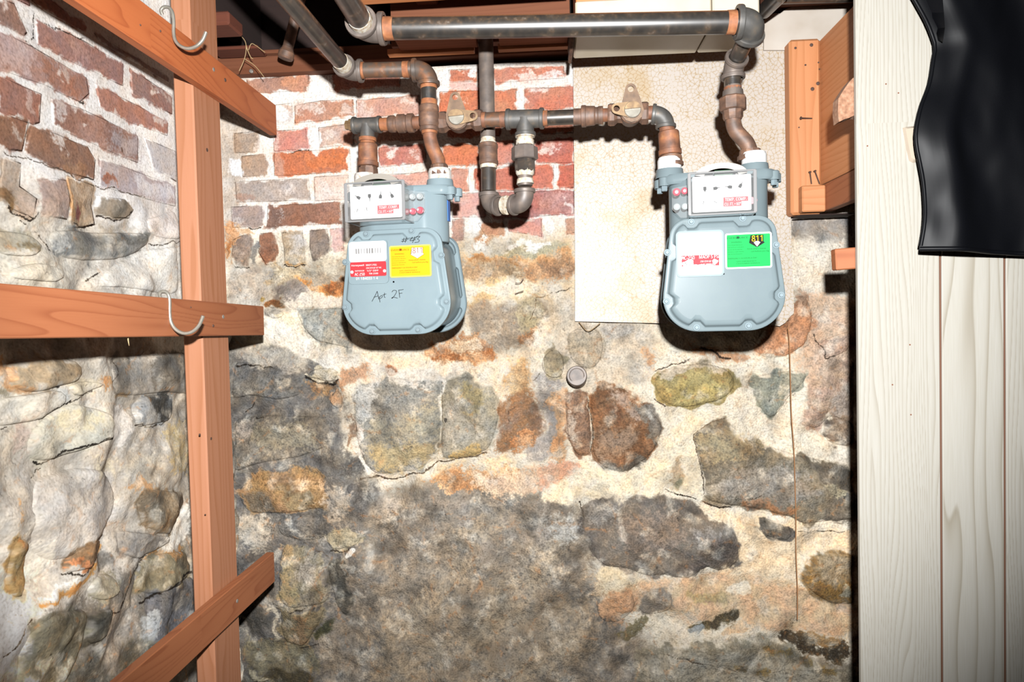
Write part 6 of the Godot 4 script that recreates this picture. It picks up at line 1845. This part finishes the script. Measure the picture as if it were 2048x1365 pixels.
	for q in ([[-0.040, -0.0185, 70], [-0.0185, -0.017, 100]] if left else [[-0.034, -0.019, 70], [-0.0085, -0.017, 150]]):
		var pts := []
		for i in 25: pts.append(Vector3(q[0] + cos(TAU * i / 24) * 0.0052, q[1] + sin(TAU * i / 24) * 0.0058, zf))
		circ.tube(pts, 0.00022, 5)
		var d := Vector2.from_angle(deg_to_rad(q[2]))
		circ.tube([Vector3(q[0], q[1], zf), Vector3(q[0] + d.x * 0.007, q[1] + d.y * 0.007, zf)], 0.0005, 5)
	part("test_circles", circ, mats.needle, idx)
	var lab := G.new()
	var lx := 0.003 if left else 0.003
	lab.box(Transform3D(Basis(), Vector3(lx + 0.022, -0.012, zf)), Vector3(0.044, 0.0085, 0.0005))
	lab.box(Transform3D(Basis(), Vector3(lx + 0.016, -0.0205, zf)), Vector3(0.032, 0.0085, 0.0005))
	part("red_print", lab, mats.red_print, idx)
	var st := letters()
	write(st, "TEMP. COMP.", lx + 0.003, -0.012, 0.038, 0.0055, zf + 0.0004)
	write(st, "CU. FT. • 60°", lx + 0.002, -0.0205, 0.029, 0.0055, zf + 0.0004)
	part("red_print_lettering", st.commit(), mats.print_white, idx)
	# nameplate in its raised frame
	var zp := 0.0096
	var a := Vector2(-0.0925, -0.0025) if left else Vector2(-0.087, -0.004)
	var b := Vector2(-0.0095, 0.0875) if left else Vector2(0.001, 0.0835)
	var plate := part("nameplate", slab(rounded(a.x, a.y, b.x, b.y, 0.008), 0.006, zp + 0.0012), paint if left else mats.meter_bolt, o)
	var zn := zp + 0.0013
	if left:
		part("white_card", slab(rounded(a.x + 0.0025, a.y + 0.046, b.x - 0.0025, b.y - 0.0025, 0.006), zp, zn + 0.0006), mats.white_plate, plate)
		part("red_card", slab(rounded(a.x + 0.004, a.y + 0.0155, b.x - 0.004, a.y + 0.0455, 0.003), zp, zn + 0.0006), mats.red_label, plate)
		g = G.new()
		var x := a.x + 0.0165
		var wd := [2, 1, 2, 2, 1, 3, 1, 2, 2, 1, 2, 1, 3, 2, 1, 2, 1, 2, 1, 2]
		for i in 20:
			if i % 2 == 0: g.box(Transform3D(Basis(), Vector3(x + wd[i] * 0.0007, a.y + 0.068, zn + 0.0007)), Vector3(wd[i] * 0.0014, 0.0105, 0.0004))
			x += wd[i] * 0.0014 + 0.0004
		part("barcode", g, mats.print_grey, plate)
		st = letters()
		write(st, "Honeywell", a.x + 0.007, a.y + 0.0385, 0.026, 0.0046, zn + 0.0007)
		write(st, "MAOP 5 PSIG", a.x + 0.0375, a.y + 0.0388, 0.022, 0.0034, zn + 0.0007)
		write(st, "250 CF/H @ 1/2\" WC", a.x + 0.0375, a.y + 0.0325, 0.032, 0.0034, zn + 0.0007)
		write(st, "AC-250", a.x + 0.013, a.y + 0.0205, 0.021, 0.0058, zn + 0.0007)
		write(st, "DIAPHRAGM", a.x + 0.014, a.y + 0.0275, 0.019, 0.0026, zn + 0.0007)
		write(st, "1/2\" DIFF", a.x + 0.039, a.y + 0.0270, 0.024, 0.0032, zn + 0.0007)
		write(st, "TIN 2500", a.x + 0.043, a.y + 0.0210, 0.019, 0.0032, zn + 0.0007)
		write(st, "01 184033 1 4", a.x + 0.0155, a.y + 0.0115, 0.046, 0.0052, zn + 0.0003)
		part("plate_lettering", st.commit(), mats.print_white, plate)
		g = G.new()
		for sx in [a.x + 0.0075, b.x - 0.0075]:
			g.lathe(Vector3(sx, a.y + 0.0255, zn + 0.0004), Vector3(0, 0, 1), [[0, 0.0034], [0.0008, 0.0030], [0.0012, 0.0]], 14)
		part("rivet", g, mats.print_white, plate)
		var to := func(px: float, py: float) -> Vector3:
			var q: Vector2 = at.call(690 + px / 6.205, 460 + py / 6.205)
			return Vector3(q.x, q.y, 0.0094)
		part("handwriting", ink([[768, 112, 748, 168], [800, 105, 778, 172], [740, 132, 818, 128], [730, 155, 803, 150],
			[872, 108, 840, 148, 860, 153, 908, 140], [902, 105, 888, 140, 868, 180], [918, 106, 962, 105, 932, 136, 953, 150, 942, 172, 895, 178],
			[345, 882, 385, 815, 415, 758], [415, 758, 424, 810, 432, 858], [368, 832, 425, 815], [437, 828, 441, 860, 446, 896], [438, 836, 466, 812, 476, 830, 446, 852],
			[506, 780, 499, 828, 516, 838], [480, 808, 526, 795], [598, 774, 620, 752, 656, 764, 640, 802, 606, 846, 592, 850, 614, 837, 666, 853], [684, 755, 692, 846], [680, 753, 742, 748], [688, 796, 726, 790]], to, 0.00052), mats.print_black, o)
	else:
		part("white_card", slab(rounded(a.x + 0.0035, a.y + 0.0035, b.x - 0.0035, b.y - 0.0035, 0.006), zp, zn + 0.0006), mats.white_plate, plate)
		g = G.new()
		g.box(Transform3D(Basis(), Vector3(a.x + 0.0445, a.y + 0.0305, zn + 0.0007)), Vector3(0.069, 0.0205, 0.0003))
		part("worn_red_print", g, mats.red_print, plate)
		g = G.new()      # where the red has worn away to white
		for q in [[0.0245, 0.0275, 0.0085, 0.0065], [0.0145, 0.0255, 0.006, 0.0035], [0.0225, 0.022, 0.011, 0.0022], [0.0125, 0.0375, 0.003, 0.0016], [0.0715, 0.0275, 0.0048, 0.0052], [0.0460, 0.0215, 0.008, 0.0018], [0.0605, 0.0215, 0.008, 0.0016], [0.035, 0.0215, 0.005, 0.002]]:
			var blob := []
			for i in 11:
				var f := 0.8 + 0.3 * absf(sin(i * 2.3 + q[0] * 900.0))
				blob.append(Vector2(a.x + q[0] + cos(TAU * i / 11) * q[2] * f, a.y + q[1] + sin(TAU * i / 11) * q[3] * f))
			g.flat(v3(blob, zn + 0.0010), Vector3(0, 0, 1))
			g.strip(v3(blob, zn + 0.0005), v3(blob, zn + 0.0010))
		part("worn_patch", g, mats.white_plate, plate)
		st = letters()
		write(st, "AC-250", a.x + 0.010, a.y + 0.0365, 0.024, 0.0065, zn + 0.0009)
		write(st, "MAOP 5 PSI", a.x + 0.0425, a.y + 0.0372, 0.037, 0.0060, zn + 0.0009)
		write(st, "250 CF/H @ 1/2\" WC", a.x + 0.0445, a.y + 0.0285, 0.034, 0.0036, zn + 0.0009)
		write(st, "1/2\" DIFF TIN", a.x + 0.046, a.y + 0.0225, 0.026, 0.0036, zn + 0.0009)
		part("plate_lettering", st.commit(), mats.print_white, plate)
	# utility sticker
	var s0 := Vector2(-0.0065, 0.0085) if left else Vector2(0.0035, 0.0085)
	var s1 := Vector2(0.0785, 0.0735) if left else Vector2(0.0875, 0.0755)
	var sk := part("sticker", slab(rounded(s0.x, s0.y, s1.x, s1.y, 0.004), 0.007, zp + 0.0004), mats.yellow_edge if left else mats.sticker_edge, o)
	part("sticker_face", slab(rounded(s0.x + 0.003, s0.y + 0.003, s1.x - 0.003, s1.y - 0.003, 0.002), zp, zp + 0.0007), mats.yellow_sticker if left else mats.green_sticker, sk)
	var zs := zp + 0.0009
	var wide := s1.x - s0.x
	st = letters()
	write(st, "EVERS●URCE", s0.x + 0.004, s1.y - 0.0085, 0.037, 0.0042, zs)
	write(st, "WARNING", s0.x + 0.011, s1.y - 0.0170, 0.019, 0.0024, zs)
	var lines := ["If you smell gas leave the area", "and call from a safe place.", "Do not use any switches,", "phones or open flames.", "Keep meter clear of snow and ice."]
	for i in 5: write(st, lines[i], s0.x + 0.005, s1.y - 0.0225 - i * 0.0042, 0.026 + 0.003 * (i % 2), 0.0019, zs)
	write(st, "Know what's below.", s0.x + 0.040, s1.y - 0.0305, 0.034, 0.0026, zs)
	write(st, "Call before you dig.", s0.x + 0.0465, s1.y - 0.0358, 0.033, 0.0034, zs)
	write(st, "EMERGENCY 24 HOURS A DAY", s0.x + 0.005, s0.y + 0.0195, 0.052, 0.0024, zs)
	write(st, "GAS EMERGENCY", s0.x + 0.020, s0.y + 0.0135, 0.036, 0.0020, zs)
	write(st, "CUSTOMER SERVICE", s0.x + 0.020, s0.y + 0.0095, 0.042, 0.0020, zs)
	part("sticker_lettering", st.commit(), mats.print_brown if left else mats.print_dark_green, sk)
	# call-811 badge: digits over a pointed spade
	var bc := Vector2(s0.x + 0.0575, s1.y - 0.0155)
	var shield := [Vector2(-0.0115, 0.0105), Vector2(0.0115, 0.0105), Vector2(0.0115, -0.002), Vector2(0.014, -0.004), Vector2(0.0, -0.0125), Vector2(-0.014, -0.004), Vector2(-0.0115, -0.002)]
	var sh2 := []
	var sh3 := []
	for p in shield:
		sh2.append(bc + p); sh3.append(bc + p * (0.94 if left else 0.82))
	part("badge", slab(sh2, zs - 0.0004, zs), mats.print_brown if left else mats.print_black, sk)
	if left: part("badge_face", slab(sh3, zs - 0.0002, zs + 0.0003), mats.white_plate, sk)
	part("spade", slab([bc + Vector2(0.006, -0.0035), bc + Vector2(0.002, -0.001), bc + Vector2(-0.002, -0.001), bc + Vector2(-0.006, -0.0035), bc + Vector2(0, -0.0112)], zs, zs + 0.0005), mats.white_plate, sk)
	st = letters()
	write(st, "811", bc.x - 0.0095, bc.y + 0.004, 0.019, 0.011, zs + 0.0006)
	part("badge_digits", st.commit(), mats.print_brown if left else mats.print_yellow, sk)

func thing_part(called: String, parent: Node, at: Vector3) -> Node3D:
	var o := Node3D.new()
	o.name = numbered(called, parent)
	o.position = at
	parent.add_child(o, true)
	return o
# ---------- white panelling with the black garment, and small things
func build_panel():
	var z := 1.285
	var top := 2.42
	var bot := 0.30
	var ed := [PZ(1717, 700, z).x, PZ(1883, 800, z).x, PZ(2011, 800, z).x, 0.0, 0.0]
	ed[3] = ed[2] + 0.155; ed[4] = ed[3] + 0.12
	var p := thing("panel_door", "white limed-oak panelling with brown grooves standing at the right edge", "panel", Vector3(ed[0], bot, -z))
	var ms := [mats.limed_oak_fine, mats.limed_oak, mats.limed_oak_fine, mats.limed_oak_other]
	for i in 4:
		var a: float = ed[i] + (0.0 if i == 0 else 0.0022)
		var b: float = ed[i + 1] - 0.0022
		var s := stick("plank", Transform3D(ALONG_Y, Vector3((a + b) / 2, (top + bot) / 2, -z - 0.005)), Vector3(top - bot, b - a, 0.010), ms[i], 0.0012, p)
	var g := G.new()
	g.box(Transform3D(Basis(), Vector3((ed[0] + ed[4]) / 2 + 0.004, (top + bot) / 2, -z - 0.0095)), Vector3(ed[4] - ed[0] - 0.008, top - bot, 0.012))
	wpart("backing_sheet", g, mats.groove_brown, p)
	# ragged cleat ends behind it
	g = G.new()
	var fr := []
	var bk := []
	for q in [[1678, 244], [1676, 222], [1677, 197], [1686, 182], [1697, 166], [1706, 156], [1735, 146], [1735, 232], [1708, 231], [1698, 236], [1690, 238]]:
		fr.append(PZ(q[0], q[1], 1.302)); bk.append(PZ(q[0], q[1], 1.302) - Vector3(0, 0, 0.024))
	var poly := PackedVector2Array()
	for q in fr: poly.append(Vector2(q.x, q.y))
	var t := Geometry2D.triangulate_polygon(poly)
	for i in range(0, t.size(), 3): g.flat([fr[t[i]], fr[t[i + 1]], fr[t[i + 2]]], Vector3(0, 0, 1))
	g.strip(fr, bk)
	wpart("cleat", g, mats.raw_wood, p)
	g = G.new()
	g.box(Transform3D(Basis.from_euler(Vector3(0, 0, 0.05)), (PZ(1672, 538, 1.302) + PZ(1780, 492, 1.302)) / 2 - Vector3(0, 0, 0.011)), (PZ(1780, 492, 1.302) - PZ(1672, 538, 1.302)).abs() + Vector3(0, 0, 0.022), 0.002)
	wpart("cleat", g, mats.fir_flat_b, p)
	# small moulded handle beside the cloth
	var hd := []
	for q in [[1805, 256], [1812, 254], [1846, 250], [1850, 322], [1826, 326], [1818, 322], [1813, 300]]: hd.append(PZ(q[0], q[1], z))
	g = G.new()
	var up := []
	var ctr := Vector3.ZERO
	for q in hd: ctr += q / hd.size()
	for q in hd: up.append(ctr + (q - ctr) * 0.86 + Vector3(0, 0, 0.007))
	g.rings([hd, up])
	g.flat(up, Vector3(0, 0, 1))
	wpart("handle", g, mats.ivory_plastic, p)
	for q in [[1772, 168], [1797, 186], [1735, 292], [1820, 690], [1785, 770], [1822, 830]]:
		g = G.new()
		g.lathe(PZ(q[0], q[1], z), Vector3(0, 0, 1), [[-0.001, 0.0016], [0.0004, 0.0014], [0.0006, 0.0]], 8)
		wpart("stain_fleck", g, mats.brown_wood, p)
	build_garment(z)

func build_garment(z: float):
	# black cloth hanging over the panelling: left edge and hem follow the photograph, soft vertical folds
	var edge := [[1800, -60], [1834, 0], [1850, 30], [1863, 62], [1873, 90], [1868, 120], [1861, 160], [1852, 185], [1840, 210], [1831, 240], [1826, 270], [1828, 295], [1834, 325], [1840, 370], [1841, 420], [1836, 465], [1832, 490], [1831, 502]]
	var rows := 74
	var cols := 64
	var left := []
	for q in edge: left.append(PZ(q[0], q[1], z - 0.035))
	left = smooth(left, 6)
	var x1 := PZ(2048, 300, z).x + 0.22
	var len := 0.0
	var acc := [0.0]
	for i in left.size() - 1:
		len += left[i].distance_to(left[i + 1]); acc.append(len)
	var nz := noise(FastNoiseLite.TYPE_SIMPLEX, 1.0, 2, 61)
	var front := []
	var k := 0
	for r in rows:
		var want := len * r / (rows - 1)
		while k < left.size() - 2 and acc[k + 1] < want: k += 1
		var e: Vector3 = left[k].lerp(left[k + 1], (want - acc[k]) / maxf(acc[k + 1] - acc[k], 1e-6))
		var row := []
		var v := float(r) / (rows - 1)
		for c in cols:
			var u := float(c) / (cols - 1)
			var x := lerpf(e.x, x1, u)
			var y := e.y - u * 0.030 * v - u * (1.0 - v) * 0.0
			# folds fan out from the shoulder at the upper left
			var s := (x - 0.62) + (y - 2.0) * 0.32
			var d := 0.012 * cos(s * 34.0 + 1.6) * smoothstep(0.0, 0.2, u) * lerpf(1.0, 0.55, v) + 0.014 * cos((x - 0.60) * 15.0 + (y - 1.9) * 3.0) + 0.004 * nz.get_noise_2d(x * 9.0, y * 5.0)
			d += -0.018 * exp(-u * 16.0) + 0.010 * exp(-pow((u - 0.12) / 0.05, 2.0)) * (1.0 - 0.5 * v)
			row.append(Vector3(x, y, -z + 0.042 + d + 0.012 * v))
		front.append(row)
	var g := G.new()
	for side in [0, 1]:
		var base := g.v.size()
		for r in rows:
			for c in cols:
				var du: Vector3 = front[r][mini(c + 1, cols - 1)] - front[r][maxi(c - 1, 0)]
				var dv: Vector3 = front[mini(r + 1, rows - 1)][c] - front[maxi(r - 1, 0)][c]
				var n := dv.cross(du).normalized()
				if n.z < 0: n = -n
				g.vert(front[r][c] - Vector3(0, 0, 0.003 * side), n if side == 0 else -n)
		for r in rows - 1:
			for c in cols - 1:
				var i := base + r * cols + c
				g.tri(i, i + 1, i + cols + 1); g.tri(i, i + cols + 1, i + cols)
	var o := thing("hanging_garment", "black satin garment hanging over the white panelling at the upper right", "garment", front[0][0])
	wpart("cloth", g, mats.black_cloth, o)
	# rolled hem along the edge and the bottom
	g = G.new()
	var hem := []
	for r in range(0, rows, 2): hem.append(front[r][0] + Vector3(0.001, 0, -0.001))
	g.tube(hem, 0.0035, 10)
	hem = []
	for c in cols: hem.append(front[rows - 1][c] + Vector3(0, 0.002, -0.001))
	g.tube(hem, 0.0042, 10)
	wpart("hem", g, mats.black_cloth, o)
	# fold of a second layer behind the left edge
	g = G.new()
	var a := []
	var b := []
	for q in [[1838, -10, 1885, -10], [1852, 25, 1888, 25], [1866, 58, 1890, 55], [1872, 80, 1886, 84]]:
		a.append(PZ(q[0], q[1], z - 0.026)); b.append(PZ(q[2], q[3], z - 0.05))
	for i in 3: g.flat([a[i], a[i + 1], b[i + 1], b[i]], Vector3(0, 0, 1))
	wpart("fold", g, mats.black_cloth, o)

func build_small():
	# brown twine hanging down the stonework
	var pts := []
	for q in [[1576, 655], [1579, 690], [1581, 760], [1583, 830], [1588, 900], [1590, 960], [1592, 1040], [1592, 1100], [1595, 1180], [1595, 1240]]: pts.append(PZ(q[0], q[1], 1.735))
	var o := thing("twine", "thin brown twine hanging down the stone wall below the hardboard", "string", pts[0])
	var g := G.new()
	g.tube(smooth(pts, 4), 0.0013, 6)
	wpart("strand", g, mats.twine, o)
	# wire under the hardboard
	pts = []
	for q in [[1158, 644], [1165, 653], [1172, 661], [1180, 662], [1190, 655], [1201, 646]]: pts.append(PZ(q[0], q[1], 1.73))
	o = thing("bent_wire", "short bent wire sagging under the hardboard's lower left corner", "wire", pts[0])
	g = G.new()
	g.tube(smooth(pts, 4), 0.0012, 6)
	wpart("strand", g, mats.wire, o)
	# staple legs left in the mortar
	for w in [[[1031, 566], [1036, 567], [1042, 565], [1047, 558]], [[1030, 588], [1038, 585], [1047, 582]]]:
		pts = []
		for q in w: pts.append(PZ(q[0], q[1], 1.745))
		o = thing("loose_staple", "curved dark wire staple in the pale mortar right of the left meter" if w.size() == 4 else "straight dark wire sliver below the curved staple in the pale mortar", "staple", pts[0])
		g = G.new()
		g.tube(smooth(pts, 3), 0.0010, 6)
		wpart("strand", g, mats.rusty_nail, o)
	# chip of wood thread under the middle rail
	o = thing("wood_splinter", "pale splinter hanging from the underside of the middle rail", "splinter", PX(256, 680, -0.612))
	g = G.new()
	g.tube([PX(256, 672, -0.69), PX(256, 680, -0.69), PX(257, 686, -0.69), PX(258, 692, -0.69)], [0.0011, 0.0011, 0.0008, 0.0003], 6)
	wpart("sliver", g, mats.straw, o)
